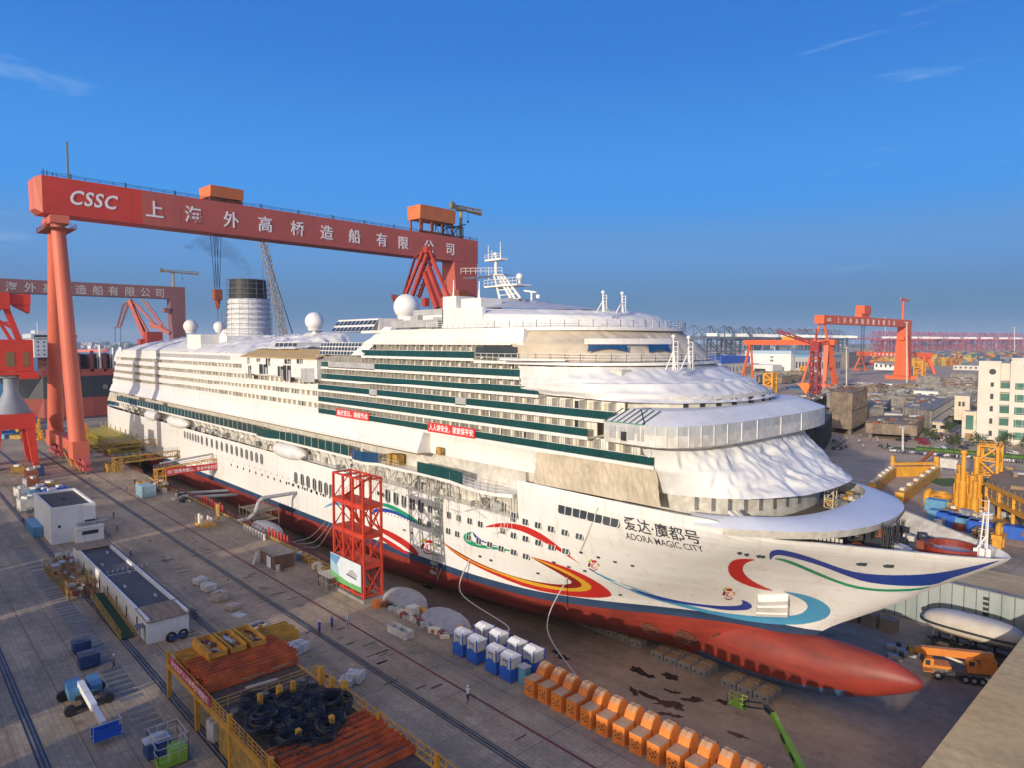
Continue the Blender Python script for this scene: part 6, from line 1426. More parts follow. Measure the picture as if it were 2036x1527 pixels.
# bicycles parked by the hut
r=random.Random(21)
for i in range(46):
    g=G(24+r.uniform(0,32)+i*.35,985+i*.9+r.uniform(-16,22)); 
    if g.x<-290 or g.y<10 or g.x>-188.5: continue
    dup(B0,(g.x,g.y,0),r.uniform(0,6.28),'dark bicycle parked in the crowd beside the white hut','bicycles parked by the white hut')
for i in range(7): g=G(183+i*4,1040+i*5); dup(B0,(g.x+1.5,g.y+.6,0),r.uniform(0,6.28),'dark bicycle leaning at the right wall of the white hut','bicycles at the right wall of the hut')
for i in range(4): g=G(384+i*2,1222+i*4); dup(B0,(g.x,g.y,0),r.uniform(0,6.28),'dark bicycle parked at the end corner of the long building','bicycles at the corner of the long building')
container('flat_container','long low tan and blue container parked beside the white hut','container',-186,-176,G(60,1040).y-1.6,G(60,1040).y+.4,2.2,BLUEL)
# ---------------------------------------------------------------- raised yellow storage racks in the foreground
def HZ(px,py,z): return G(px,py,z)
RB=pm('beam_orange_red',(.70,.14,.03),(.38,.075,.022),.7,.7); YB=pm('beam_yellow',(.72,.38,.04),(.46,.23,.035),.9,.7); MUD=pm('mud_timber',(.115,.085,.06),(.06,.048,.04),1.2,.9)
ZD=4.2                                   # deck height
fa=G(338,1388); fb=G(410,1472)
RX0=fa.x-.2; RY0=(fa.y+fb.y)/2; RX1=-28.5; RY1=RY0+11.0; RXM=G(450,1410,ZD).x
def rack():
    t=thing('storage_rack','raised yellow steel storage rack carrying beams and cable coils in the foreground','rack',((RX0+RX1)/2,(RY0+RY1)/2,0))
    n=6
    for i in range(n+1):
        x=RX0+(RX1-RX0)*i/n
        for y in (RY0,RY1):
            mb=MB(); mb.bar((x,y,0),(x,y,ZD+1.4 if i in(0,2,3) or y>RY0 else ZD+1.1),.42,.42); mb.build('post',YEL,t)
    mb=MB()
    for y in (RY0,RY1): mb.bar((RX0,y,ZD-.35),(RX1,y,ZD-.35),.34,.5)
    for i in range(n+1): x=RX0+(RX1-RX0)*i/n; mb.bar((x,RY0+.2,ZD-.36),(x,RY1-.2,ZD-.36),.3,.4)
    mb.build('beam_frame',YEL,t)
    mb=MB(); mb.bb((RX0,RY0+.2,ZD-.14),(RX1,RY1-.2,ZD-.05)); mb.build('deck',MUD,t)
    mb=MB()
    mb.rail([(RX0,RY0,ZD),(RX1,RY0,ZD)],1.25,1.0,.07,rows=3); mb.rail([(RXM,RY1,ZD),(RX1,RY1,ZD)],1.4,1.1,.09,rows=2); mb.rail([(RXM-.2,RY0,ZD),(RXM-.2,RY1,ZD)],1.2,1.3,.06,rows=3); mb.build('guard_rail',YEL,t)
    mb=MB(); mb.bb((RXM+1,RY0-.05,.6),(RX1,RY0,ZD-.6)); mb.build('side_panel',YELD,t)
    mb=MB()
    for x,y in ((G(665,1380,ZD+1).x,RY1),(G(560,1400,ZD).x,RY1-5.5),(G(648,1357,ZD).x,RY1-.3)): mb.bar((x,y,ZD),(x,y,ZD+2.0),.5,.6)
    for px,py in ((518,1416),(583,1390),(594,1490),(660,1462)): g=G(px,py,ZD); mb.bar((g.x,g.y,ZD),(g.x,g.y,ZD+1.9),.42,.5)
    mb.build('stub_post',YEL,t)
rack()
mb=MB(); x0=RX0+1.2; x1=RXM-1.; y=RY0-.14; mb.bb((x0,y-.05,ZD+.15),(x1,y,ZD+1.15),0); tmp=MB(); tx='安全生产人人有责文明施工'; lo,hi=text_mb(tmp,tx,1.,(0,0,0),(1,0,0),(0,0,1)); k=(x1-x0-1)/(hi-lo); text_mb(mb,tx,1.,(x0+.5-lo*k,y-.06,ZD+.38),(k,0,0),(0,0,.75),1,offset=.01,depth=0.)
tag(mb.build('banner',[pm('banner_pink',(.55,.05,.12),(.45,.05,.1),1,.7),TEXTW]),'faded pink red banner with white characters on the rail of the foreground rack','banner',group='red slogan banners')
# bundles of channel beams: each bundle is one lift
def bundle(name,label,px,layers,n,L,w,hh,mat,zb,rz=None,group='bundles of steel beams on the rack',gap=.02,seed=0,jit=.25):
    """px = pixel of the near left end on plane zb; beams run along +Y"""
    g=px; r=random.Random(seed); mb=MB()
    for k in range(layers):
        for i in range(n):
            x=g[0]+i*w; z=zb+k*hh; a=r.uniform(-jit,jit); y0=g[1]+a
            mb.bb((x-w*.38,y0,z),(x+w*.38,y0+L,z+.04),0); mb.bb((x-w*.40,y0,z+.04),(x-w*.32,y0+L,z+hh-gap),0); mb.bb((x+w*.32,y0,z+.04),(x+w*.40,y0+L,z+hh-gap),0)
            if k==layers-1 and r.random()<.8: mb.bb((x-w*.30,y0+.3,z+.045),(x+w*.30,y0+L*r.uniform(.5,.95),z+hh*.45),1)
    o=mb.build(name,[mat,MUD]); return tag(o,label,'steel beams',group)
e=G(398,1368,ZD+1.6)
X=RX0+4.9
bundle('beam_bundle','broad stack of orange red channel beams filling the middle of the rack',(X,RY0+.5),4,8,10.4,.8,.42,RB,ZD+.02,seed=1)
bundle('beam_bundle','stack of dark yellow channel beams at the back left of the rack',(RX0+.9,RY0+5.2),3,5,9.0,.8,.4,YB,ZD+.02,seed=2)
bundle('beam_bundle','short stack of ochre channel beams at the near left corner of the rack',(RX0+.8,RY0+.6),3,4,4.0,.85,.42,YB,ZD+.02,seed=3)
bundle('beam_bundle','row of long red channel beams with dark filling at the bottom edge of the picture',(G(560,1490,ZD).x+1.0,RY0+.5),2,9,10.4,.95,.45,RB,ZD+.02,seed=4)
# yellow trays laid across the bundles
for i,(l,dx,c) in enumerate((('yellow tray with stacked sides, nearest the banner, on the beam stacks',0,YEL),('yellow tray holding a grey roller, middle of three on the beam stacks',1.9,YB),('yellow tray with scrap, rear one of three on the beam stacks',3.9,YB))):
    x=RX0+.9+i*.1; y=RY0+3.6+dx*1.15; z=ZD+1.75; t=thing('steel_tray',l,'tray',(x+2.4,y,z),.0,'yellow trays on the beam stacks'); mb=MB()
    mb.bb((x,y-.85,z),(x+5.6,y+.85,z+.08)); mb.bb((x,y-.9,z),(x+5.6,y-.82,z+.75)); mb.bb((x,y+.82,z),(x+5.6,y+.9,z+.75)); mb.bb((x-.04,y-.82,z),(x+.04,y+.82,z+.6)); mb.bb((x+5.56,y-.82,z),(x+5.64,y+.82,z+.6)); 
    if i==0:
        for k in range(4): mb.bb((x,y-1.0-.07*k,z-.9+.22*k),(x+5.6,y-.94-.07*k,z+.75-.02*k))
    mb.build('tray',c,t); mb=MB(); r=random.Random(i)
    for k in range(14): mb.box((x+r.uniform(.5,5),y+r.uniform(-.6,.6),z+.2),(r.uniform(.2,1.6),r.uniform(.08,.3),.14),0 if k%4 else 1,r.uniform(-.5,.5))
    if i==1: mb.tube((x+1.6,y-.2,z+.35),(x+3.6,y+.1,z+.35),.26,n=10,m=1)
    mb.build('scrap',[RUST,GREYL],t)
mb=MB(); g=G(520,1360,ZD+1.85); mb.box((g.x,g.y,ZD+1.85),(.4,3.2,.14),0,-.12); tag(mb.build('loose_plank',pm('pale_plank',(.50,.38,.26),None,2,.8)),'pale loose plank on the orange red beams','plank')
for i,(px,py) in enumerate(((505,1345),(560,1325))): mb=MB(); g=G(px,py,ZD+1.8); mb.box((g.x,g.y,ZD+1.8),(.16,2.4,.08),0,-.05); tag(mb.build('loose_plank',WOOD),['thin plank lying left among the orange red beams','thin plank lying right among the orange red beams'][i],'plank')
mb=MB()
for i in range(8):
    z=ZD+.1+.32*(i%3); g=G(455+i*24,1425-i*9,ZD); mb.bb((g.x-.5,RY0+1+i*1.4,z),(g.x+.4,RY0+1+i*1.4+1.1,z+.26))
tag(mb.build('timber_stack',pm('grey_timber',(.24,.20,.15),(.15,.125,.1),1,.9)),'stack of grey timber baulks behind the black cable coils','timber')
# heap of black cable coils: every coil a thing
CAB=pm('black_cable',(.012,.013,.016),(.02,.021,.025),4,.42); r=random.Random(11); k=0
CX0=RXM+.9; CX1=G(690,1500,ZD).x
coil=None
def mkcoil(seed):
    r=random.Random(seed); mb=MB()
    for j in range(15):
        R0=r.uniform(.42,1.08); pts=[]; z0=.05+j*.036; tx,ty=r.uniform(-.12,.12),r.uniform(-.12,.12); ph=r.uniform(0,6)
        for a in range(21): 
            an=2*PI*a/20; q=R0*(1+.06*math.sin(3*an+ph)); pts.append((q*math.cos(an),q*math.sin(an),z0+tx*math.cos(an)*.8+ty*math.sin(an)*.8))
        mb.path(pts,.036,5)
    return mb
prot=[]
lbl=['black cable coil lying low against the timber at the back of the heap','black cable coil in the middle of the heap, partly buried','black cable coil at the near edge of the heap','black cable coil on top of the heap']
for i in range(60):
    u=r.random(); v=r.random(); g=G(500+185*v+ -20*u,1385+ 105*u+ -30*abs(v-.5),ZD+.4); lay=i//24
    x=min(max(g.x,CX0),CX1-.3); y=min(max(g.y,RY0+1.2),RY1-1.4)
    la=lbl[3] if i>=48 else (lbl[0] if x<CX0+1.6 else (lbl[2] if x>CX1-2 else lbl[1]))
    if i<4:
        o=mkcoil(i).build('cable_coil',CAB); prot.append(o)
    else: o=prot[i%4].copy(); COL.objects.link(o)
    tag(o,la,'cable coil','coils of black cable on the rack'); o.location=(x,y,ZD+.0+.42*lay+(.3 if lay else 0)*(1-abs(v-.5))); o.rotation_euler=(r.uniform(-.28,.28)*(lay>0),r.uniform(-.28,.28)*(lay>0),r.uniform(0,6)); s=r.uniform(.85,1.35); o.scale=(s,s,1)
mb=MB()
for i in range(170):
    a=r.uniform(0,6.3); c=Vector((r.uniform(CX0+.9,CX1-1.6),r.uniform(RY0+1.4,RY1-2),ZD+.15+r.uniform(0,1.0))); pts=[]
    for j in range(7): pts.append(c+Vector((math.cos(a+j*.5)*1.1*r.uniform(.8,1.1),math.sin(a+j*.5)*1.1,r.uniform(-.1,.12))))
    mb.path(pts,.04,5)
tag(mb.build('cable_tangle',CAB),'tangle of loose black cable ends in the coil heap','cable tangle',kind='stuff')
# ---------------------------------------------------------------- gantry cranes
def lettering(mb,txt,org,right,size,step,m=1,off=.02,depth=.05,up=(0,0,1)):
    right=Vector(right)
    for i,ch in enumerate(txt):
        text_mb(mb,ch,size,Vector(org)+right*(step*i),right,up,m,offset=off,depth=depth)
def gantry(name_lbl,A,B,zb,zt,w,legs,mats,group=None,txt=True):
    """A near end, B far end (ground points under the front face of the girder)"""
    A,B=Vector((A[0],A[1],0)),Vector((B[0],B[1],0)); d=(B-A).normalized(); q=Vector((d.y,-d.x,0))    # q = outward normal of the front face
    t=thing('gantry_crane',name_lbl,'gantry crane',(A+B)/2,group=group); L=(B-A).length
    P=lambda s,o,z:A+d*s-q*o+Vector((0,0,z))
    return t,P,d,q,L
A=Vector((-258.2,41.0,0)); B=Vector((-272.5,230.,0))
t1,P1,d1,q1,L1=gantry('huge salmon red gantry crane spanning the dock behind the cruise ship',A,B,82.6,94.2,11,None,None,'gantry cranes of the yard')
def boxgirder(t,P,s0,s1,zb,zt,w,mat,n0='girder',taper=0.):
    mb=MB(); v=[P(s,o,z) for s in (s0,s1) for o,z in ((0,zb),(w,zb),(w,zt),(0,zt))]
    mb.add(v,[(0,1,2,3),(7,6,5,4),(0,3,7,4),(1,5,6,2),(3,2,6,7),(0,4,5,1)]); return mb.build(n0,mat,t)
W1=9.
r0_=ray(282,395); SB=((Vector((0,0,HC))+r0_*(((A-Vector((0,0,HC))).x*q1.x+(A-Vector((0,0,HC))).y*q1.y)/(r0_.x*q1.x+r0_.y*q1.y)))-A).dot(d1)
boxgirder(t1,P1,0,SB,82.4,94.,W1,GIRDER_R,'girder_end'); boxgirder(t1,P1,SB,L1,82.4,94.,W1,GIRDER)
mb=MB(); v=[P1(0,0,82.4),P1(0,W1,82.4),P1(0,W1+1,93.6),P1(0,0,94.),P1(-1.8,1.5,83.6),P1(-1.8,W1-1.5,83.6),P1(-1.8,W1-1,92.8),P1(-1.8,1.2,93.2)]; mb.add(v,[(4,5,6,7),(0,4,7,3),(1,2,6,5),(3,7,6,2),(0,1,5,4)]); mb.build('girder_cap',SALMON,t1)
mb=MB(); mb.rail([P1(0,.1,94.),P1(L1,.1,94.)],1.1,4.,.12,rows=2); 
for s in range(8,int(L1),16): mb.bar(P1(s,.1,94),P1(s,.1,95.6),.3)
for o in (.5,1.5,3): mb.bar(P1(.5+o,2,94),P1(.5+o,2,96.5-o*.3),.2)
mb.build('girder_rail',DARK,t1)
mb=MB(); mb.bb(tuple(P1(9,6.5,94)-Vector((.25,.25,0))),tuple(P1(9,6.5,107)+Vector((.25,.25,0)))); mb.build('mast_pole',GREY,t1)
mb=MB(); TXC='上海外高桥造船有限公司'
st=[46.5,67,88,107.5,126.5,144.,161.,177.,192.5,206.,218.]
for i,ch in enumerate(TXC):
    if st[i]>L1-6: st[i]=L1-8.5
zz=85.3
def place_letters():
    from math import atan2
    px=[(289,431),(367,444),(444,452),(513,462),(578,463),(637,478),(693,478),(748,487),(791,490),(843,505),(886,505)]
    for ch,(x,y) in zip(TXC,px):
        # where that pixel column meets the front face
        r=ray(x,y); o=Vector((0,0,HC)); den=r.x*q1.x+r.y*q1.y; tt=((A-o).x*q1.x+(A-o).y*q1.y)/den; p=o+r*tt; s=(p-A).dot(d1)
        text_mb(mb,ch,6.2,P1(s,-.05,85.6),d1,(0,0,1),0,offset=.06,depth=.06)
place_letters()
# CSSC as on the girder: heavy slanted letters
cs=MB(); lo,hi=text_mb(cs,'CSSC',6.3,(0,0,0),(1,0,0),(0,0,1),offset=.09,spacing=1.12)
def col_s(x,y):
    r=ray(x,y); o=Vector((0,0,HC)); den=r.x*q1.x+r.y*q1.y; p=o+r*(((A-o).x*q1.x+(A-o).y*q1.y)/den); return (p-A).dot(d1)
s0,s1=col_s(137,395),col_s(229,395); k=(s1-s0)/(hi-lo)
text_mb(mb,'CSSC',6.3,P1(s0-lo*k,-.05,86.2),d1*k,Vector((0,0,1))+d1*.22,0,offset=.11,depth=.06,spacing=1.12)
mb.build('girder_lettering',TEXTW,t1)
# hinged A-leg
def legtube(t,a,b,r0,r1,mat=SALMON):
    mb=MB(); mb.tube(a,b,r0,r1,24); o=mb.build('leg',mat,t,smooth=math.radians(40)); return o
top1=P1(8,3.0,82.4); top2=P1(8,9.5,82.4); f1=Vector((-260.5,48.3,9.5)); f2=Vector((-299,48.6,9.5))
mb=MB(); c=Vector((-264.5,45.4,82.4)); mb.bb((c.x-7.5,c.y-2.6,79.6),(c.x+6.5,c.y+2.6,82.2)); mb.build('leg_head',SALMON,t1)
mb=MB(); mb.rail([(c.x-9,c.y-4,78),(c.x+9,c.y-4,78),(c.x+9,c.y+4,78),(c.x-9,c.y+4,78),(c.x-9,c.y-4,78)],1.3,1.6,.1); mb.bb((c.x-9,c.y-4,77.8),(c.x+9,c.y+4,78)); mb.build('leg_gallery',RUST,t1)
legtube(t1,f1,Vector((-260.6,45.2,80)),2.5,2.0); legtube(t1,f2,Vector((-268.,45.6,80)),2.5,1.9)
mb=MB(); mb.bb((-302,47.2,5.5),(-257,50.2,9.0)); mb.bb((-264,46.2,4.0),(-256.8,50.9,9.6)); mb.bb((-303,46.2,4.0),(-296,50.9,9.6)); mb.build('sill_beam',SALMON,t1)
PINK=pm('bogie_pink',(.50,.10,.09),(.32,.06,.055),.5,.6)
for x0,x1 in ((-270.,-249.),(-308,-288)):
    mb=MB(); n=6
    for i in range(n): 
        x=x0+(x1-x0)*(i+.5)/n; mb.bb((x-1.4,47.6,.9),(x+1.4,50.,2.0)); mb.bar((x-1,48.8,2),(x,48.8,3.2),.6,1.2); 
    for i in range(3): x=x0+(x1-x0)*(i+.5)/3; mb.add([(x-2.8,48,3.0),(x+2.8,48,3.0),(x,48,5.),(x-2.8,49.8,3.0),(x+2.8,49.8,3.0),(x,49.8,5.)],[(0,1,2),(5,4,3),(0,2,5,3),(1,4,5,2)])
    mb.build('bogie',PINK,t1); mb=MB()
    for i in range(n*2): x=x0+(x1-x0)*(i+.5)/(n*2); mb.tube((x,48.2,.55),(x,49.4,.55),.5,n=12)
    mb.build('bogie_wheel',GREY,t1)
mb=MB(); mb.bar((-262,47,4.2),(-252,47,.8),.2); mb.bar((-276,47,4.2),(-264,47,.8),.25); mb.bar((-271,47,6.5),(-263,47,.8),.25); mb.bb((-275,50.7,9),(-268,53,14)); mb.build('leg_cabin',[YEL],t1)
# rigid far leg
mb=MB(); s0,s1=L1-16.5,L1-.5
a=[P1(s0,0,82.3),P1(s1,0,82.3),P1(s1,W1,82.3),P1(s0,W1,82.3)]; b=[P1(s0+5.5,0,8),P1(s1-1.5,0,8),P1(s1-1.5,W1+8,8),P1(s0+5.5,W1+8,8)]
mb.add(a+b,[(0,4,5,1),(1,5,6,2),(2,6,7,3),(3,7,4,0),(0,1,2,3)]); mb.bb(tuple(b[0]+Vector((-20,0,-8))),tuple(b[2]+Vector((10,0,-4)))); mb.build('rigid_leg',[GIRDER,SALMON],t1)
o=t1.children[-1]
for p in o.data.polygons:
    if p.normal.dot(d1)<-.8: p.material_index=1  # near-end faces take the lighter salmon: their sunlight put into the colour
mb=MB(); p=P1(s0+3,-1,66); mb.bb(tuple(p-Vector((3,3,2))),tuple(p+Vector((3,3,2)))); mb.build('driver_cab',RUST,t1)
# trolleys
def trolley(lab,s0,s1,z0,z1,legs):
    mb=MB(); v=[P1(s,o,z) for s in (s0,s1) for o,z in ((.0,z0),(W1,z0),(W1+.6,z1),(-.6,z1))]; mb.add(v,[(0,1,2,3),(7,6,5,4),(0,3,7,4),(1,5,6,2),(3,2,6,7),(0,4,5,1)]); o=mb.build('trolley_house',pm('trolley_orange',(.60,.17,.05),(.50,.14,.045),.2,.6),t1); o['label']=lab
    mb=MB(); n=4
    for i in range(n): s=s0+1+(s1-s0-2)*i/(n-1); mb.bar(P1(s,1,94),P1(s,1,z0),.8,.8); mb.bar(P1(s,W1-1,94),P1(s,W1-1,z0),.8,.8)
    mb.bar(P1(s0,1,94.6),P1(s1,1,94.6),1.,1.); mb.build('trolley_frame',RUST,t1)
sa,sb=col_s(402,395),col_s(484,400); trolley('lower orange trolley house near the letters',sa+3,sb,95.6,99.6,0)
sa,sb=col_s(822,440),col_s(905,455); trolley('upper orange trolley house at the far end of the girder',sa+4,sb,100.5,107.,0)
mb=MB(); mb.truss(P1(sb-8,3,97),P1(sb+6,3,97),5,5,4,.25); mb.bar(P1(sb,3,99),P1(sb+10,3,102),.5); mb.build('trolley_gallery',DARK,t1)
HK=[PX(x,468,-262) for x in (439,443,447)]
mb=MB(); s=col_s(443,450); 
for ds in (-1.1,0,1.1):
    for o in (4,8): mb.bar(P1(s+ds,o,82.4),P1(s+ds*.8,6,62),.16,.16)
mb.bar(P1(s,6,58),P1(s,6.2,44),.12); mb.build('hoist_rope',DARK,t1)
mb=MB(); p=P1(s,6,60); mb.bb(tuple(p-Vector((1.4,1.4,2))),tuple(p+Vector((1.4,1.4,2)))); mb.lathe((p.x,p.y,p.z-2),[(.9,0),(1.1,-1),(.5,-2)],12); mb.ring((p.x,p.y,p.z-4),1.1,.4,16,6,0,'y'); mb.build('hook_block',RUST,t1)
sr=col_s(873,500); mb=MB()
for ds in (-2,-.7,.7,2): mb.bar(P1(sr+ds,5,82.4),P1(sr+ds,5,48),.12,.12)
mb.build('hoist_rope',DARK,t1)
def jibcrane(label,base,h,back,front,dirv,mat,r=.7):
    t=thing('jib_crane',label,'jib crane',base); b=Vector(base); d=Vector(dirv).normalized(); z=Vector((0,0,1))
    mb=MB(); mb.tube(b,b+z*h,r,r*.85,10); mb.build('column',mat,t)
    mb=MB(); mb.truss(b+z*(h+1.2)-d*back,b+z*(h+1.2)+d*front,1.4,1.8,8,.2); mb.bar(b+z*(h+1.)-d*back,b+z*(h-.4)+d*front,.8,.9); mb.build('jib',mat,t)
    mb=MB(); c=b+z*h; mb.bb(tuple(c-Vector((2,2,.2))),tuple(c+Vector((2,2,0)))); mb.rail([c+Vector((-2,-2,0)),c+Vector((2,-2,0)),c+Vector((2,2,0))],1.2,1,.1); mb.box(c-d*(back-1)+z*2.2,(2.2,2.2,2.2),0,math.atan2(d.y,d.x)); mb.build('platform',GREY,t)
    mb=MB(); p=b+z*h+d*front*.35; mb.bar(p,p-z*5,.15); mb.ball(p-z*5,.6,8); mb.build('hook',DARK,t)
s=col_s(930,468); OLIVE=pm('olive_paint',(.40,.27,.08),(.24,.17,.06),.5,.7)
jibcrane('olive yellow jib crane standing on the far end of the near gantry girder',P1(s,5,94),15.,7,14.5,d1,OLIVE,.9)
# second gantry of the same kind farther back
GP=pm('girder_faded',(.25,.10,.095),(.20,.08,.075),.05,.6)
A2=G(365,573,92); Ad=G(0,553.5,92); A2=Vector((-668,213,0)); d2=Vector((-.045,-1,0)).normalized(); L2=185
Bq=A2+d2*L2; t2,P2,dd,qq,LL=gantry('faded maroon gantry crane with white characters in the distance behind the left crane leg',Bq,A2,0,0,0,None,None,'gantry cranes of the yard')
boxgirder(t2,P2,0,LL,81.5,92.5,11,GP)
mb=MB()
for i,(x,y) in enumerate([(-62,585),(10,575),(48,577),(85,580),(121,582),(150,587),(184,590),(215,589),(248,592),(279,593),(308,593)]):
    r=ray(x,y); o=Vector((0,0,HC)); den=r.x*qq.x+r.y*qq.y; p=o+r*(((Bq-o).x*qq.x+(Bq-o).y*qq.y)/den); s=(p-Bq).dot(dd)
    if s>2: text_mb(mb,TXC[i],8.4,P2(s,-.05,83.2),dd,(0,0,1),0,offset=.035,depth=.05)
mb.build('girder_lettering',pm('letter_dim',(.55,.53,.53),None,1,.6),t2)
mb=MB(); a=[P2(LL-13,0,81.4),P2(LL,0,81.4),P2(LL,11,81.4),P2(LL-13,11,81.4)]; b=[P2(LL-9,0,4),P2(LL-1,0,4),P2(LL-1,18,4),P2(LL-9,18,4)]; mb.add(a+b,[(0,4,5,1),(1,5,6,2),(2,6,7,3),(3,7,4,0)]); mb.bb(tuple(P2(LL-18,-1,69)),tuple(P2(LL-13.5,6,73))); mb.build('rigid_leg',GP,t2)
mb=MB(); mb.tube(P2(8,3,81.4),P2(4,-18,4),3.2,3.4,16); mb.tube(P2(8,8,81.4),P2(4,26,4),3.2,3.4,16); mb.build('leg',GP,t2)
r=ray(348,565); o=Vector((0,0,HC)); den=r.x*qq.x+r.y*qq.y; p=o+r*(((Bq-o).x*qq.x+(Bq-o).y*qq.y)/den); s=(p-Bq).dot(dd)
jibcrane('olive jib crane standing on the faded distant gantry girder',P2(s,5,92.5),13,11,22,dd,OLIVE,1.)
# red and orange gantries of the block yard
def yardgantry(label,F1,F2,zb,zt,w,mat,spread,txt=None,house=None,frame='a'):
    F1,F2=Vector((F1[0],F1[1],0)),Vector((F2[0],F2[1],0)); t,P,d,q,L=gantry(label,F1,F2,zb,zt,w,None,None,'orange red gantries over the block yard')
    boxgirder(t,P,-2,L+2,zb,zt,w,mat)
    mb=MB()
    for o in (-spread/2,spread/2): mb.bar(P(1,w/2+o,0),P(4,w/2+o*.12,zb),1.6,1.8); 
    mb.bar(P(2,w/2-spread*.3,zb*.45),P(2,w/2+spread*.3,zb*.45),1.2); mb.bar(P(1,w/2-spread/2-3,1.2),P(1,w/2+spread/2+3,1.2),1.8,1.6); mb.build('hinged_leg',mat,t)
    mb=MB()
    if frame=='a':
        for o in (-spread/2,spread/2): mb.bar(P(L-2,w/2+o,0),P(L-5,w/2+o*.2,zb),2.4,3.0,0,4.,5.)
        mb.bar(P(L-3,w/2-spread*.3,zb*.5),P(L-3,w/2+spread*.3,zb*.5),1.6)
    else:
        a=[P(L-16,0,zb),P(L+1,0,zb),P(L+1,w,zb),P(L-16,w,zb)]; b=[P(L-12,-4,4),P(L-5,-4,4),P(L-5,w+4,4),P(L-12,w+4,4)]; mb.add(a+b,[(0,4,5,1),(1,5,6,2),(2,6,7,3),(3,7,4,0)]); mb.bar(P(L-8,-14,2),P(L-8,w+14,2),3,4)
        mb.bb(tuple(P(L-19,1,zb-15)),tuple(P(L-14.5,5,zb-11)))
    mb.build('rigid_leg',mat,t); return t,P,d,q,L
def ypx(P0,q,x,y):
    r=ray(x,y); o=Vector((0,0,HC)); den=r.x*q.x+r.y*q.y; return o+r*(((P0-o).x*q.x+(P0-o).y*q.y)/den)
F1=Vector((-270.,648,0)); F2=Vector((-266,872,0))
t,P,d,q,L=yardgantry('tall orange red gantry with white characters, largest in the block yard',F1,F2,59.5,67.5,9,ORANGE,34,frame='b')
mb=MB()
for i,ch in enumerate(TXC): text_mb(mb,ch,5.8,P(26+i*14.2,-.05,61.),d,(0,0,1),0,offset=.05,depth=.05)
tmp=MB(); text_mb(mb,'CSSC',4.2,P(4,-.05,61.8),d,(0,0,1),0,offset=.05,depth=.05); mb.build('girder_lettering',TEXTW,t)
s=(ypx(F1,q,1725,625)-F1).dot(d); mb=MB(); mb.bb(tuple(P(s-8,0,71)),tuple(P(s+10,9,79.5))); mb.bb(tuple(P(s-12,1,67.6)),tuple(P(s+9,8,72))); mb.build('trolley_house',ORANGE,t)
mb=MB()
for ds in (-4,-2,2,4): mb.bar(P(s+ds,4,59),P(s+ds,4,12),.3)
mb.build('hoist_rope',DARK,t)
s=min((ypx(F1,q,1803,620)-F1).dot(d),L-4); jibcrane('orange red jib crane standing on the largest yard gantry',P(s,4,67.5),22.,7,16,d,ORANGE,1.3)
F1=Vector((-330.,612,0)); F2=Vector((-247,608,0))
t,P,d,q,L=yardgantry('wide orange red gantry in front of the warehouse, without lettering',F1,F2,39.8,44.4,6,ORANGE,22,frame='a')
s=(ypx(F1,q,1565,670)-F1).dot(d); mb=MB(); mb.bb(tuple(P(s-5,0,44.4)),tuple(P(s+6,6,47.6))); mb.build('trolley_house',YEL,t)
F1=Vector((-407.,1096,0)); F2=Vector((-292,1025,0))
t,P,d,q,L=yardgantry('small far orange red gantry before the container stacks',F1,F2,22,28.5,7,ORANGE,20,frame='a')
mb=MB(); 
for i,ch in enumerate(TXC): text_mb(mb,ch,4.2,P(28+i*8.,-.05,23.3),d,(0,0,1),0,offset=.06,depth=.05)
mb.build('girder_lettering',TEXTW,t)
# level-luffing portal cranes
def luffer(label,px,scale,mat,flip=1,foot=None,dark=None):
    """luffing crane drawn from joints measured in the photograph at one distance"""
    t=thing('portal_crane',label,'portal crane',foot,group='red luffing portal cranes'); return t
def pathbars(t,name,mat,items):
    mb=MB()
    for a,b,w in items: mb.bar(a,b,w,w)
    return mb.build(name,mat,t)
CR=pm('crane_red',(.42,.05,.028),(.32,.04,.024),.2,.55); CRD=pm('crane_dark_red',(.20,.03,.025),(.13,.025,.022),.2,.6)
Q=lambda x,y,dy=0:PY(x,y,150)+Vector((0,dy,0))
t=luffer('','',1,CR,foot=(-206,150,0)); tag(t,'red luffing crane rising just behind the cruise ship under the gantry end','portal crane')
mb=MB()
for dy in (-1.6,1.6): mb.bar(Q(848,500,dy),Q(812,590,dy),.9,1.2); mb.bar(Q(856,505,dy),Q(826,590,dy),.9,1.2)
for k in range(8): a=k/8; mb.bar(Q(848-36*a,500+90*a,-1.6),Q(856-30*(a+.1),505+85*(a+.1),1.6),.4); mb.bar(Q(848-36*a,500+90*a,1.6),Q(856-30*(a+.1),505+85*(a+.1),-1.6),.4)
mb.build('lattice_boom',CR,t)
pathbars(t,'fly_jib',CRD,[(Q(850,494),Q(826,508),.9),(Q(826,508),Q(800,592),.7),(Q(838,503),Q(806,590),.6),(Q(822,545),Q(812,560),.5),(Q(826,508),Q(846,525),.6),(Q(800,592),Q(781,588),1.4),(Q(781,588),Q(786,600),1.)])
pathbars(t,'strut',CR,[(Q(845,540),Q(870,612),1.8),(Q(852,530),Q(884,612),1.6),(Q(858,515),Q(893,590),.8),(Q(853,495),Q(893,590),.7)])
mb=MB(); mb.box(Q(850,496),(2.4,2.4,2.2)); mb.box(Q(846,600),(2,2,3)); mb.box(Q(882,600),(2,2,3)); mb.build('sheave_head',CR,t)
mb=MB(); b=Q(862,640); mb.bb((b.x-6,b.y-4,30),(b.x+6,b.y+4,49)); mb.bb((b.x-3,b.y-3,14),(b.x+3,b.y+3,30)); 
for sx in (-6,6):
    for sy in (-5,5): mb.bar((b.x+sx*.6,b.y+sy*.6,16),(b.x+sx,b.y+sy,0),1.4)
mb.build('machine_house',CR,t)
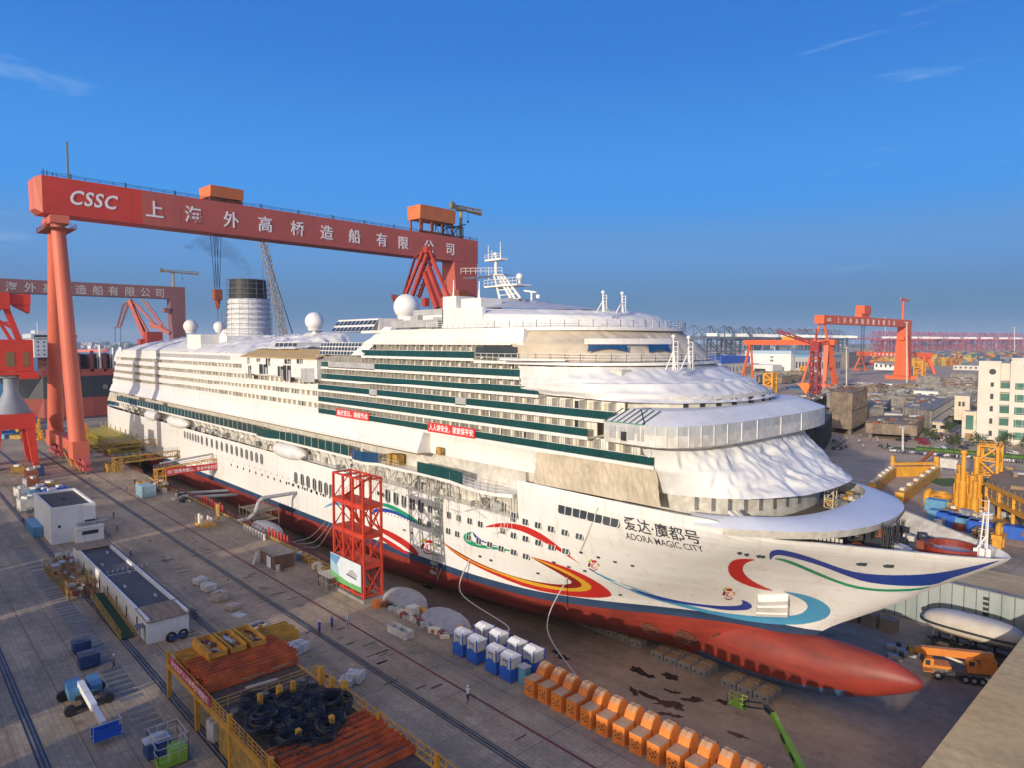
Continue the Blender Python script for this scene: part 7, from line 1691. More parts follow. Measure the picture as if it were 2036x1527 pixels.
# crane beyond the dock, seen through the left gap
D2=570; Q=lambda x,y,dz=0:PD(x,y,D2)+F0*dz
b=PD(288,690,D2); t=thing('portal_crane','dark red luffing crane standing on the river quay beneath the faded gantry','portal crane',(b.x,b.y,0),group='red luffing portal cranes')
pathbars(t,'lattice_boom',CR,[(Q(258,596),Q(288,668),3.2),(Q(262,600),Q(296,662),1.2),(Q(262,596),Q(312,650),1.),(Q(272,603),Q(318,655),.9)])
pathbars(t,'fly_jib',CRD,[(Q(262,594),Q(245,605),1.2),(Q(245,605),Q(233,650),1.),(Q(256,600),Q(240,648),1.2),(Q(240,648),Q(226,651),1.),(Q(247,603),Q(258,612),.8)]+[(Q(246-2.*k,606+7*k),Q(254-2.6*k,612+6*k),.5) for k in range(6)])
pathbars(t,'counter_arm',CR,[(Q(298,640),Q(338,662),2.6),(Q(300,650),Q(322,648),2.),(Q(290,598),Q(338,665),1.),(Q(282,595),Q(330,660),.8)])
mb=MB(); c=Q(304,672); mb.box(c,(12,12,11)); mb.box(Q(288,684),(9,9,9)); mb.bb((b.x-4,b.y-4,18),(b.x+4,b.y+4,36))
for sx in (-8,8):
    for sy in (-8,8): mb.bar((b.x+sx*.5,b.y+sy*.5,20),(b.x+sx,b.y+sy,0),2)
mb.build('machine_house',CR,t)
mb=MB(); g=Q(231,668); mb.bar(Q(229,652),Q(229,678),.35); mb.bar(Q(240,648),Q(240,690),.3); mb.build('hoist_rope',DARK,t)
# nearest red crane at the left edge of the picture
CRB=pm('crane_bright_red',(.62,.045,.022),(.52,.04,.02),.3,.5)
cx,cy=-284.,34.
t=thing('portal_crane','bright red portal crane with grey cone at the left edge of the picture','portal crane',(cx,cy,0),group='red luffing portal cranes')
mb=MB(); mb.bb((-287.5,29.5,32.4),(-280.5,40.2,43)); mb.build('machine_house',CRB,t)
mb=MB(); mb.bb((-280.48,32.5,34),(-280.42,35,38.8)); mb.bb((-280.48,37.5,34),(-280.42,39,38.8)); mb.build('louvre',pm('louvre_olive',(.22,.14,.06),None,1,.8),t)
mb=MB(); mb.lathe((cx,cy,0),[(5.4,18),(5.3,18.6),(2.2,25),(2.,30),(3.6,30.3),(3.6,32.4)],24,0); mb.build('slewing_cone',pm('cone_grey',(.26,.29,.34),(.2,.23,.27),.3,.6),t,smooth=math.radians(30))
mb=MB(); mb.bb((-287,28.5,31.2),(-279.8,41,32.3)); mb.bb((-281,36,29.8),(-279.6,41.3,31.2)); mb.build('slewing_platform',CRB,t)
mb=MB(); mb.bb((cx-7,cy-6.5,13.),(cx+7,cy+5.5,18.)); 
for sx in (-6,6):
    for sy in (-6,5.): mb.bar((cx+sx*.9,cy+sy*.8,14.),(cx+sx*1.1,cy+sy*1.0,1.6),2.6,2.6,0,1.8,1.8)
mb.build('portal_frame',CRB,t)
mb=MB()
for sx in (-6.6,6.6):
    for sy in (-6,5.): mb.bb((cx+sx-2.6,cy+sy-.7,.1),(cx+sx+2.6,cy+sy+.7,1.7))
mb.build('bogie',CR,t)
Q=lambda x,y:PX(x,y,-283)
pathbars(t,'a_frame',CRB,[(Q(38,676),Q(4,592),1.7),(Q(22,676),Q(0,640),1.),(Q(-30,676),Q(4,592),1.5),(Q(30,655),Q(-5,635),.8),(Q(8,640),Q(29,642),.7)])
mb=MB(); p=Q(20,598); mb.bb((-287,p.y-8,53),(-280,p.y-.4,58.5)); mb.bb((-286,p.y-.4,54.6),(-281,p.y+5.4,58.2)); mb.add([(-281,p.y+5.3,54.4),(-281,p.y+.5,54.4),(-281,p.y+5.0,51.8),(-286,p.y+5.3,54.4),(-286,p.y+.5,54.4),(-286,p.y+5.0,51.8)],[(0,1,2),(5,4,3),(0,2,5,3),(1,4,5,2)]); mb.build('counterweight',CRB,t)
# lattice crawler boom behind the ship
a=PY(574,690,140); b=PY(523,478,140); t=thing('crawler_crane','grey lattice boom crane standing behind the ship beside the funnel','crawler crane',(a.x,a.y,0)); BG=pm('boom_grey',(.34,.31,.28),(.24,.20,.17),.3,.7)
base=Vector((a.x+ (a.x-b.x)*.55,a.y,3.5)); mb=MB(); mb.truss(base,b,2.6,2.6,34,.2); mb.build('lattice_boom',BG,t)
mb=MB(); mb.bar(b,base+Vector((10,0,12)),.15); mb.bar(b,base+Vector((13,0,9)),.15); mb.bar(b+Vector((0,0,-3)),b+Vector((-4,0,-50)),.12); mb.build('pendant_rope',DARK,t)
mb=MB(); mb.bb((base.x-1,base.y-2,2),(base.x+12,base.y+2,6)); mb.bb((base.x-3,base.y-4,0),(base.x+9,base.y-2.4,2)); mb.bb((base.x-3,base.y+2.4,0),(base.x+9,base.y+4,2)); mb.build('carrier',CR,t)
# smoke drifting from the funnel
def smoke():
    p=FT; mb=MB(); pts=[Vector((fx,YC,p.z-1)),Vector((fx-3,YC+1,p.z+4)),Vector((fx-9,YC-1,p.z+9)),Vector((fx-18,YC-3,p.z+12)),Vector((fx-30,YC-6,p.z+16))]; rr=[1.3,2.0,3.4,4.6,5.5]
    for a,b,r1,r2_ in zip(pts[:-1],pts[1:],rr[:-1],rr[1:]): pass
    n=14; rows=[]
    for c,q in zip(pts,rr): rows.append([c+Vector((q*math.cos(2*PI*i/n),q*math.sin(2*PI*i/n)*.9,q*.5*math.sin(2*PI*i/n*1.0+.6))) for i in range(n)])
    vs=[v for r_ in rows for v in r_]; fs=[(k*n+i,k*n+(i+1)%n,(k+1)*n+(i+1)%n,(k+1)*n+i) for k in range(len(rows)-1) for i in range(n)]+[tuple(range(n-1,-1,-1)),tuple((len(rows)-1)*n+i for i in range(n))]
    mb.add(vs,fs); m=bpy.data.materials.new('smoke'); m.use_nodes=True; nt=m.node_tree; nt.nodes.clear(); N=nt.nodes.new
    out=N('ShaderNodeOutputMaterial'); pv=N('ShaderNodeVolumePrincipled'); pv.inputs['Color'].default_value=(.12,.11,.11,1); nz=N('ShaderNodeTexNoise'); nz.inputs['Scale'].default_value=.28; nz.inputs['Detail'].default_value=3; tc=N('ShaderNodeTexCoord'); rp=N('ShaderNodeMapRange'); rp.inputs['From Min'].default_value=.42; rp.inputs['From Max'].default_value=.8; rp.inputs['To Max'].default_value=.10
    nt.links.new(tc.outputs['Object'],nz.inputs['Vector']); nt.links.new(nz.outputs[0],rp.inputs['Value']); nt.links.new(rp.outputs[0],pv.inputs['Density']); nt.links.new(pv.outputs[0],out.inputs['Volume'])
    tag(mb.build('smoke_plume',m),'thin grey smoke drifting up from the black funnel','smoke')
smoke()
# ---------------------------------------------------------------- container ship at the river quay
def containership():
    t=thing('container_ship','container ship with black and red hull moored across the dock end at the left','container ship',(-490,120,-4)); X=-490.
    BLK=pm('hull_black',(.02,.022,.028),(.03,.032,.036),.1,.5); RH=pm('hull_faded_red',(.33,.065,.04),(.24,.05,.035),.1,.6)
    mb=MB(); ys=[60,63,68,75,85,100,150,330]; hw=[1.,6,12,17,20,21,21,21]
    lev=[(-5,1),(7.5,1),(8.0,0),(21.5,0)]
    for k in range(len(lev)-1):
        za,m=lev[k]; zb,_=lev[k+1]; m=1 if k==0 else 0
        if k==1: m=0
        for side in (-1,1):
            A=[(X-21+side*-w*(1 if za>7 else .96),y+(0 if za>7 else 4 if y<75 else 0)-(5*(za-8)/14 if y<70 and za>8 else 0),za) for y,w in zip(ys,hw)]
            Bv=[(X-21+side*-w*(1 if zb>7 else .96),y+(0 if zb>7 else 4 if y<75 else 0)-(5*(zb-8)/14 if y<70 and zb>8 else 0),zb) for y,w in zip(ys,hw)]
            n=len(ys); mb.add(A+Bv,[(i,i+1,n+i+1,n+i) for i in range(n-1)],m)
    mb.add([(X-21-21,330,21.4),(X-21+21,330,21.4),(X,100,21.4),(X-1,85,21.4),(X-9,68,21.4),(X-21,56,21.4),(X-33,68,21.4),(X-41,85,21.4)],[tuple(range(8))],1)
    mb.build('hull',[BLK,RH],t)
    mb=MB(); mb.lathe((0,0,0),[(.1,-9),(2.2,-7.5),(3.6,-3),(3.9,2)],14); mb2=MB(); mb2.add([(X-21+v[0],57+v[2]*1.2+7,2.5+v[1]) for v in mb.v],mb.f); mb2.build('bulbous_bow',RH,t,smooth=True)
    MAR=pm('lashing_maroon',(.15,.04,.035),(.09,.03,.028),.3,.7)
    for i in range(16):
        y=78+i*7.2; mb=MB(); mb.bb((X-40,y,21.4),(X-.6,y+.5,26)); 
        for j in range(14): xx=X-40+j*3.; mb.bb((xx,y-.1,21.4),(xx+.5,y+1.4,34.5))
        for z in (26.5,29.5,32.5): mb.bb((X-40,y-.1,z),(X-.5,y+1.4,z+.5))
        mb.bb((X-.7,y-.2,24),(X-.2,y+1.6,35.5+(1.4 if i%2 else 0))); mb.build('lashing_bridge',MAR,t)
    mb=MB(); mb.bb((X-.8,74,21.4),(X-.2,320,25.6)); mb.build('coaming',RH,t)
    mb=MB(); y0,y1=PX(68,690,X-6).y,PX(153,690,X-6).y; mb.bb((X-36,y0,33),(X-6,y1,44.6)); mb.bb((X-36,y0-1.5,44.6),(X-5,y1+1,47.3)); mb.bb((X-30,y0+2,47.3),(X-16,y1-8,49.4)); mb.tube((X-12,y0+3,47),(X-12,y0+3,54),.35); mb.bar((X-16,y0+13,47),(X-16,y0+13,51.5),.4); mb.build('accommodation',pm('ship_white',(.55,.58,.62),(.48,.51,.55),.1,.6),t)
    mb=MB()
    mb.bb((X-5.05,y0,45.2),(X-4.95,y1,46.5))
    for i in range(7):
        for z in (34.3,36.8,39.3,41.8): mb.bb((X-6.05,y0+1.6+i*3.0,z),(X-5.95,y0+2.4+i*3.0,z+.9))
    mb.build('window',DARK,t)
    mb=MB(); r=random.Random(4)
    for px in (200,226): p=PX(px,735,X-4); mb.tube((p.x,p.y,21.4),(p.x,p.y,PX(px,690 if px==226 else 686,X-4).z),1.,.7,10); mb.bar((p.x,p.y-1.6,25),(p.x,p.y-1.6,37),.3)
    for i in range(40): y=80+i*3.3; mb.box((X-1.5,y,22.2),(1.2,r.uniform(.5,2),r.uniform(.5,1.8)))
    mb.build('deck_mast',WHITE,t)
    mb=MB(); p=PX(210,770,X+.3); mb.box((p.x,p.y,p.z),(1.,2.2,2.6)); mb.build('anchor',GREY,t)
containership()
# stock on the river side of the quay, left edge
r=random.Random(31)
for i in range(16):
    x=-425+i*6.2; y=46.5+i*.55+r.uniform(-2,2); h=r.uniform(3,9); mb=MB(); mb.bar((0,0,0),(0,0,h),.9); mb.box((0,0,.4),(3,3,.8)); mb.box((0,0,h*.6),(2.2,1.2,1.)); 
    for s_ in (-1.2,1.2): mb.bar((s_,0,.8),(s_*.3,0,h*.8),.35)
    o=mb.build('keel_stand',YEL); o.location=(x,min(y,56),0); o.scale=(1,1,1); tag(o,'upright yellow steel stand in the row along the river quay','steel stand','yellow steel stands on the river quay')
for i in range(12):
    g=G(r.uniform(2,55),r.uniform(818,872)); mb=MB(); mb.bb((-4,-3,0),(4,3,r.uniform(1.5,4))); mb.bar((-3,-2,2),(3,2,5),.8); mb.tube((-2,1,3.5),(3,1,4),.9,n=8); o=mb.build('steel_part',[YELD,CREAM,GREYL,BLUEL][i%4]); o.location=(max(g.x,-428),min(g.y,57),0); o.rotation_euler=(0,0,r.uniform(0,3)); tag(o,['worn yellow','cream','light grey','light blue'][i%4]+' steel part in the heap behind the bright red crane','steel part','steel parts heaped on the river quay')
STK=[(-250,34,RUST,'stack of red and white marked crates'),(-243,33,GREYL,'stack of light grey crates'),(-236,32.5,RUST,'long rusty red crate'),(-229,33,BLUE,'bright blue crate'),(-224,31,BLUEL,'light blue crate'),(-219,32.5,BLUED,'dark blue crate'),(-214,33.4,BLUE,'small bright blue crate'),(-212,29,BLUEL,'low light blue crate'),(-222,36,BLUEL,'tall light blue crate'),(-216,35.5,BLUE,'square bright blue crate'),(-232,36,YELD,'worn yellow crate'),(-262,35.5,YEL,'yellow crate'),(-268,33,YELD,'worn yellow trestle crate'),(-257,36.5,BLUED,'dark blue crate farther back'),(-207,27,WHITED,'white crate'),(-226,28.5,WHITED,'flat white crate')]
for x,y,m,l in STK:
    mb=MB(); w,d,h=r.uniform(3,5.5),r.uniform(2.4,3.4),r.uniform(1.6,3.4); mb.bb((-w/2,-d/2,.1),(w/2,d/2,h)); 
    for k in range(4): mb.bb((-w/2+k*w/3.2,-d/2-.08,.1),(-w/2+k*w/3.2+.3,d/2+.08,h+.1))
    mb.box((r.uniform(-1,1),0,h+.3),(r.uniform(1,2.4),r.uniform(1,2),.6),1,r.uniform(0,1)); o=mb.build('storage_crate',[m,WHITED]); o.location=(x,y,0); o.rotation_euler=(0,0,r.uniform(-.15,.15)); tag(o,l+' in the store area left of the white hut','crate','crates left of the white hut')
# ---------------------------------------------------------------- far side of the dock: lifting gear, containers, lifeboat, mobile crane
def spreader():
    z=3.; c=[G(1722,968,z),G(1772,941,z),G(1862,938,z),G(1800,985,z)]; a=G(1735,975); t=thing('lifting_frame','large yellow rectangular lifting frame lying on the far quay behind the bow','lifting frame',(-66,222,0))
    n0=G(1732,972,1.5); n1=G(1775,938,1.5); n2=G(1862,937,1.5); n3=G(1788,990,1.5)
    mb=MB(); up=Vector((0,0,2.4))
    mb.bar(n1,n2,2.,3.2); mb.bar(n1+up,n2+up,1.,.8); mb.bar(n0,n1,2.2,2.6); mb.bar(n3,n2,2.2,2.6); mb.build('frame',YEL,t)
    mb=MB()
    for p,q in ((n0,n1),(n3,n2)):
        for k in range(6): c=p.lerp(q,(k+.5)/6)+Vector((0,0,1.5)); mb.tube(c-Vector((0,1.,0)),c+Vector((0,1.,0)),.6,n=10)
    mb.build('sheave',CREAM,t); mb=MB(); mb.bar(n1+Vector((0,0,1.5)),n1+Vector((0,0,5)),1.); mb.bar(n2+Vector((0,0,1.5)),n2+Vector((0,0,4.5)),1.2); mb.bar(n2+Vector((-6,2,1)),n2+Vector((-1,0,6)),.8,.8,1); mb.build('pylon',[YEL,RUST],t)
spreader()
YO=pm('buoy_yellow',(.75,.36,.02),(.62,.26,.02),.6,.55)
for i,(px,py,h) in enumerate(((1903,1012,9),(1912,1015,15),(1922,1010,8.5),(1930,1018,9),(1937,1022,8),(1905,1000,10),(1918,998,8),(1938,1010,13),(1945,1016,9))):
    g=G(px,py); mb=MB(); mb.lathe((0,0,0),[(.9,0),(.9,h*.45),(.55,h*.5),(.55,h*.94),(.75,h*.95),(.75,h),(.01,h)],12); mb.bar((-.8,0,.6),(-.8,0,h*.7),.25); mb.bb((-1.1,-1.1,0),(1.1,1.1,.5)); o=mb.build('hydraulic_post',YO); o.location=(g.x,g.y,0); tag(o,('tall thin' if h>12 else 'stout')+' yellow upright cylinder in the cluster behind the bow mast','cylinder','yellow upright cylinders on the far quay')
t=thing('lattice_tower','orange yellow lattice tower at the right among the yellow cylinders','tower',G(1965,1000)); g=G(1965,1000); mb=MB(); mb.truss((g.x,g.y,0),(g.x,g.y,15),4.2,4.2,4,.4); mb.build('lattice',YO,t); mb=MB(); mb.rail([(g.x-2,g.y-2,15),(g.x+2,g.y-2,15),(g.x+2,g.y+2,15)],1.2,1.2,.12); mb.build('top_rail',YO,t)
for i,(px,py,w,l,m) in enumerate(((1846,1003,7,'orange ring shackle lying left of the yellow cylinders',YO),(1872,998,6,'long orange shackle lying beside the yellow cylinders',YO))): g=G(px,py); mb=MB(); mb.ring((g.x,g.y,1.6),1.8,.8,18,8,0,'x' if i==0 else 'z'); mb.bar((g.x,g.y,1.2),(g.x+2,g.y+4,1.4),1.1); tag(mb.build('shackle',m),l,'shackle','orange shackles on the far quay')
for i,(px,py,l,m,w) in enumerate(((1862,1015,'small light blue container under a load of steel',BLUEL,6),(1868,1038,'light blue container in the row behind the bow, leftmost',BLUEL,6),(1886,1044,'deep blue container in the row behind the bow, second',BLUE,6),(1905,1050,'bright blue container in the row behind the bow, third',BLUE,6),(1925,1055,'light blue container in the row behind the bow, fourth',BLUEL,6),(1948,1062,'blue container at the right end of the row behind the bow',BLUE,6),(2022,1072,'blue and white skip at the right edge behind the bow',BLUE,7))):
    g=G(px,py); container('site_container',l,'container',g.x-2.1,g.x+2.1,g.y-1.5,g.y+1.5,2.7,m,0.,'blue containers on the far quay')
mb=MB(); r=random.Random(41)
for i in range(50): g=G(1850+r.uniform(0,150),1030+r.uniform(-14,30)); mb.box((g.x,g.y,r.uniform(.3,1.5)),(r.uniform(.5,2.6),r.uniform(.5,2.6),r.uniform(.4,2.4)),r.choice((0,1,2,3)),r.uniform(0,2))
tag(mb.build('gear_pile',[CREAM,GREYL,YELD,RUST]),'mixed pallets and gear scattered among the blue containers on the far quay','gear pile')
g=G(1985,1090); t=thing('lifting_lug','yellow lifting lug block with a round eye on the far quay right of the bow','lifting lug',g); mb=MB()
for s_ in (-1.,1.): mb.bb((g.x-.8,g.y+s_*1.3-.4,0),(g.x+.8,g.y+s_*1.3+.4,2.2))
mb.bb((g.x-.9,g.y-2,2.),(g.x+.9,g.y+2,2.9)); mb.build('stand',YEL,t); mb=MB(); mb.ring((g.x,g.y,3.8),.95,.5,18,8,0,'x'); mb.build('eye',YEL,t)
mb=MB(); g=G(1958,1080)
for k in range(5):
    for j in range(4): mb.bb((g.x-2+j*1.1,g.y-2,.1+k*.6),(g.x-1.2+j*1.1,g.y+2.6,.1+k*.6+.35))
tag(mb.build('timber_stack',WOOD),'stack of timber pallets on the far quay just right of the bow tip','timber stack')
# brown ship section standing on trestles at the right edge
def block(label,name,poly,z0,z1,mat,ribs=0,topm=None,seed=0,group='ship blocks stored in the yard',clutter=6,legs=True):
    """hull block: plated box on supports, with stiffeners on its sides and gear on top"""
    r=random.Random(seed); cx=sum(p[0] for p in poly)/len(poly); cy=sum(p[1] for p in poly)/len(poly); t=thing(name,label,'ship block',(cx,cy,0),group=group)
    mb=MB(); mb.prism(poly,z0,z1); mb.build('shell',mat,t)
    mb=MB(); n=len(poly)
    for i in range(n):
        a=Vector((*poly[i],0)); b=Vector((*poly[(i+1)%n],0)); L=(b-a).length; k=max(2,int(L/2.6)); o=Vector((b.y-a.y,-(b.x-a.x),0)).normalized()
        for j in range(k+1): p=a.lerp(b,j/k)+o*.12; mb.bar(p+Vector((0,0,z0+.1)),p+Vector((0,0,z1-.1)),.3,.3)
        for z in ((z0+z1)/2,z1-.15,z0+.15): mb.bar(a+o*.15+Vector((0,0,z)),b+o*.15+Vector((0,0,z)),.3,.35)
    mb.build('stiffener',mat,t)
    mb=MB()
    for i in range(clutter*3): 
        u,v=r.random(),r.random(); p0=Vector(poly[0]).lerp(Vector(poly[1]),u); p1=Vector(poly[3 if n>3 else 2]).lerp(Vector(poly[2]),u); p=p0.lerp(p1,v); mb.box((p.x,p.y,z1+.4),(r.uniform(.5,5),r.uniform(.3,2.5),r.uniform(.3,1.3)),r.choice((0,0,0,1,2)),r.uniform(0,1.6))
    a=Vector((*poly[0],z1)); b=Vector((*poly[1],z1)); c=Vector((*poly[2],z1)); mb.rail([a,b,c],1.2,2.5,.12)
    mb.build('deck_gear',[mat,GREYL,WHITED if seed%3==0 else RUST],t)
    if legs and z0>.6:
        mb=MB()
        for i in range(n): p=Vector((*poly[i],0)).lerp(Vector((cx,cy,0)),.15); mb.bb((p.x-.7,p.y-.7,0),(p.x+.7,p.y+.7,z0))
        mb.build('trestle',GREY,t)
    return t
def quadpoly(*px,z=0.): return [tuple(G(x,y,z)[:2]) for x,y in px]
TANB=pm('tan_plate',(.33,.22,.12),(.24,.16,.09),.3,.8)
t=block('big tan and brown ship section on yellow trestles at the right edge','hull_section',quadpoly((1962,1000),(2080,1060),(2120,985),(1985,960),z=4),5.2,8.2,TANB,seed=50,group=None,clutter=2)
mb=MB(); q=quadpoly((1962,1000),(2080,1060),z=4); 
for z in (1.6,5.2,8.4): mb.bar((q[0][0],q[0][1]-.6,z),(q[1][0],q[1][1]-.6,z),.8,.9)
for k in range(5): p=Vector((*q[0],0)).lerp(Vector((*q[1],0)),k/4); mb.bar((p.x,p.y-.5,0),(p.x,p.y-.5,8.4),.6)
mb.build('yellow_trestle',YO,t)
# wrapped lifeboat on a cradle and truck crane on the dock floor
def cradleboat():
    a=G(1812,1268,DZ+2); b=G(1985,1300,DZ+2); cx=(-34.4-22.6)/2; cy=128.2; L=14.4; t=thing('lifeboat','long cream sheeted lifeboat on a dark cradle on the dock floor by the far wall','lifeboat',(cx,cy,DZ)); 
    BC=pm('boat_cream',(.60,.54,.45),(.50,.44,.36),.4,.65,bump=.15); BT=pm('boat_top_tan',(.36,.25,.19),(.28,.2,.15),.4,.7)
    mb=MB()
    def f(u,v):
        tt=2*u-1; q=max(0,1-abs(tt)**3.4)**.5; a=2*PI*v; c,s=math.cos(a),math.sin(a); return (cx+tt*L/2,cy+2.5*q*math.copysign(abs(c)**.75,c),DZ+4.3+(2.0 if s>0 else 1.7)*q*math.copysign(abs(s)**.75,s))
    mb.grid(f,40,28); o=mb.build('sheeted_hull',[BC,BT],t,smooth=True)
    for p in o.data.polygons:
        if p.normal.z>.62: p.material_index=1
    mb=MB(); n=44
    pts=[(cx+ (L/2+.15)*math.copysign(abs(math.cos(2*PI*i/n))**.6,math.cos(2*PI*i/n)),cy+2.7*math.copysign(abs(math.sin(2*PI*i/n))**.6,math.sin(2*PI*i/n)),DZ+4.25) for i in range(n+1)]
    mb.path([p for p in pts if p[1]>cy-.2],.42,8); mb.build('fender',pm('fender_blue',(.03,.06,.085),(.04,.07,.1),1,.6),t)
    mb=MB(); mb.path([p for p in pts if p[1]<cy-.2],.18,6); mb.build('rubbing_strake',DARK,t)
    mb=MB()
    for x in (-5.2,-2.6,0,2.6,5.2): mb.bar((cx+x,cy-2.4,DZ),(cx+x,cy-1.2,DZ+2.9),.3); mb.bar((cx+x,cy+2.4,DZ),(cx+x,cy+1.2,DZ+2.9),.3); mb.bar((cx+x,cy-2.4,DZ+.3),(cx+x,cy+2.4,DZ+.3),.3)
    for y in (-2.3,2.3): mb.bar((cx-6,cy+y,DZ+.3),(cx+6,cy+y,DZ+.3),.35); mb.bar((cx-6,cy+y*.8,DZ+1.5),(cx+6,cy+y*.8,DZ+1.5),.25)
    mb.build('cradle',DARK,t)
cradleboat()
def truckcrane():
    p0=G(1832,1340,DZ); p1=G(1982,1362,DZ); c=(p0+p1)/2; d=(p1-p0).normalized(); rz=math.atan2(d.y,d.x); L=(p1-p0).length; t=thing('mobile_crane','orange truck crane with folded boom on the dock floor beside the bulb','mobile crane',(c.x,c.y,DZ),rz); OR=pm('crane_orange',(.72,.25,.03),(.60,.19,.03),.8,.5)
    h=L/2; s=lambda x:x*h; mb=MB(); mb.bb((-h,-1.2,1.0),(h*.98,1.2,1.6)); mb.build('chassis',pm('chassis_grey',(.16,.13,.11),(.1,.085,.075),1,.7),t,world=False)
    mb=MB(); mb.ext([(-h,.9),(-h*.72,.9),(-h*.72,2.9),(-h*.78,3.0),(-h*.97,2.9),(-h*1.02,2.0)],-1.2,1.2,'y'); mb.bb((-h*.71,-1.2,1.62),(-h*.25,1.2,2.1)); mb.build('driver_cab',OR,t,world=False)
    mb=MB(); mb.bb((-h*.95,-1.23,2.0),(-h*.82,-1.19,2.75)); mb.add([(-h*1.023,-1.,2.05),(-h*1.023,1.,2.05),(-h*.975,1.,2.85),(-h*.975,-1,2.85)],[(0,1,2,3)]); mb.build('cab_window',GLASS,t,world=False)
    mb=MB(); mb.bb((h*.16,-1.3,1.7),(h*.5,.2,2.6)); mb.ext([(h*.14,2.6),(h*.42,2.6),(h*.42,3.3),(h*.32,3.7),(h*.2,3.6),(h*.14,3.)],-1.3,-.1,'y'); mb.bb((h*.5,-1.3,1.8),(h*.98,1.2,2.5)); mb.bb((h*.55,-.4,2.5),(h*.97,1.2,3.4)); mb.build('superstructure',OR,t,world=False)
    mb=MB(); mb.bb((h*.2,-1.34,2.75),(h*.34,-1.3,3.4)); mb.build('operator_window',GLASS,t,world=False)
    mb=MB(); mb.bar((h*.9,.4,3.9),(-h*1.02,.4,3.6),.95,1.1); mb.bar((-h*.9,.4,3.6),(-h*1.25,.4,3.55),.75,.85); mb.build('boom',OR,t,world=False); mb=MB(); mb.bar((h*.2,.0,2.4),(-h*.45,.2,3.3),.3); mb.build('luffing_ram',CREAM,t,world=False)
    mb=MB(); mb.bb((-h*1.36,-.2,2.9),(-h*1.2,1.,3.9)); mb.build('boom_head',YELD,t,world=False)
    for x in (-.6,.12,.34,.56):
        for y in (-1,1): mb=MB(); x_=x*h; mb.tube((x_,y*1.25-.22,.62),(x_,y*1.25+.22,.62),.62,n=16); mb.tube((x_,y*1.25-.24,.62),(x_,y*1.25+.24,.62),.3,n=10,m=1); mb.build('wheel',[BLACK,GREYL],t,world=False)
    mb=MB()
    for k in range(3): mb.bb((-h*.4,-1.24,.9+.25*k),(-h*.15,-1.2,1.0+.25*k))
    mb.bb((h*.62,-1.25,.8),(h*.8,-1.2,1.2)); mb.build('ladder',WHITE,t,world=False)
truckcrane()
mb=MB(); r=random.Random(44)
for i in range(10): mb.bb((-70+i*3.1,127,DZ),(-67.6+i*3.1,129.4,DZ+2.2))
tag(mb.build('side_block',STEEL),'row of dark side blocks on the dock floor beyond the stem','block')
mb=MB(); mb.tube((-75,131.5,DZ+.6),(-42,131.5,DZ+.6),.4,n=8); tag(mb.build('yellow_pipe',YELD),'yellow pipe lying on the dock floor along the far wall','pipe')
for i,(px,py) in enumerate(((1775,1292),(1795,1300),(1808,1306),(1780,1312))): g=G(px,py,DZ); mb=MB(); mb.box((0,0,.4),(1.9,.9,.7),0,.3); mb.box((.8,.2,.9),(.6,.6,.8),1,.1); o=mb.build('site_equipment',[GREYL,DARK]); o.location=g; tag(o,['grey equipment box farthest left before the truck crane boom','grey equipment box second from the left before the truck crane boom','grey equipment box right before the truck crane boom','grey equipment box nearest the bulb'][i],'equipment')
mb=MB()
for k,x in enumerate((-44.,-29.)):
    for z in range(5): mb.bb((x,DY1-.5,-1.6-.9*z),(x+.8,DY1-.3,-1.1-.9*z))
tag(mb.build('ladder_recess',DARK),'dark ladder rungs and number plates on the far dock wall','ladder')
# lime green boom lift reaching up from the dock floor
def greenlift():
    LG=pm('lime_green',(.26,.46,.03),(.20,.37,.03),.6,.5); e=G(1690,1527,-3.0); e2=Vector((-30.2,72.5,-6.6)); tip=G(1536,1420,-2.0); t=thing('boom_lift','lime green telescopic boom reaching across the dock floor to a green basket','boom lift',(e2.x,e2.y,DZ))
    mb=MB(); mb.bar(e2,e2.lerp(tip,.7),.75,.9); mb.bar(e2.lerp(tip,.6),tip,.55,.7); mb.build('boom',LG,t); mb=MB(); m=e2.lerp(tip,.35); q=(tip-e2).normalized(); 
    for k in (.15,.38,.62): mb.bar(e2.lerp(tip,k)+Vector((0,-.48,0)),e2.lerp(tip,k+.12)+Vector((0,-.48,0)),.04,.4)
    mb.build('boom_marking',DARK,t)
    j=G(1520,1405,-1.8); k=G(1480,1400,-1.8); mb=MB(); mb.bar(tip,j,.5,.6); mb.bar(j+Vector((0,0,.35)),k+Vector((0,0,.35)),.16); mb.bar(j-Vector((0,0,.35)),k-Vector((0,0,.35)),.16); mb.bar(k+Vector((0,0,.5)),k-Vector((0,0,.5)),.3); mb.build('fly_jib',DARK,t)
    b=G(1467,1393,-1.6); mb=MB(); mb.bb((b.x-1.1,b.y-.5,b.z-.7),(b.x+1.1,b.y+.5,b.z-.55)); mb.rail([(b.x-1.1,b.y-.5,b.z-.6),(b.x+1.1,b.y-.5,b.z-.6),(b.x+1.1,b.y+.5,b.z-.6),(b.x-1.1,b.y+.5,b.z-.6),(b.x-1.1,b.y-.5,b.z-.6)],1.2,.6,.06); mb.bb((b.x-.3,b.y-.56,b.z-.5),(b.x+.4,b.y-.5,b.z+.4)); mb.build('basket',LG,t)
    mb=MB(); mb.bb((e2.x-1.4,e2.y-2.2,DZ+.6),(e2.x+1.4,e2.y+1.6,DZ+1.7)); mb.build('carriage',LG,t); mb=MB()
    for x in (-1.5,1.5):
        for y in (-1.8,1.3): mb.tube((e2.x+x-.25,e2.y+y,DZ+.55),(e2.x+x+.25,e2.y+y,DZ+.55),.55,n=14)
    mb.build('wheel',BLACK,t)
greenlift()
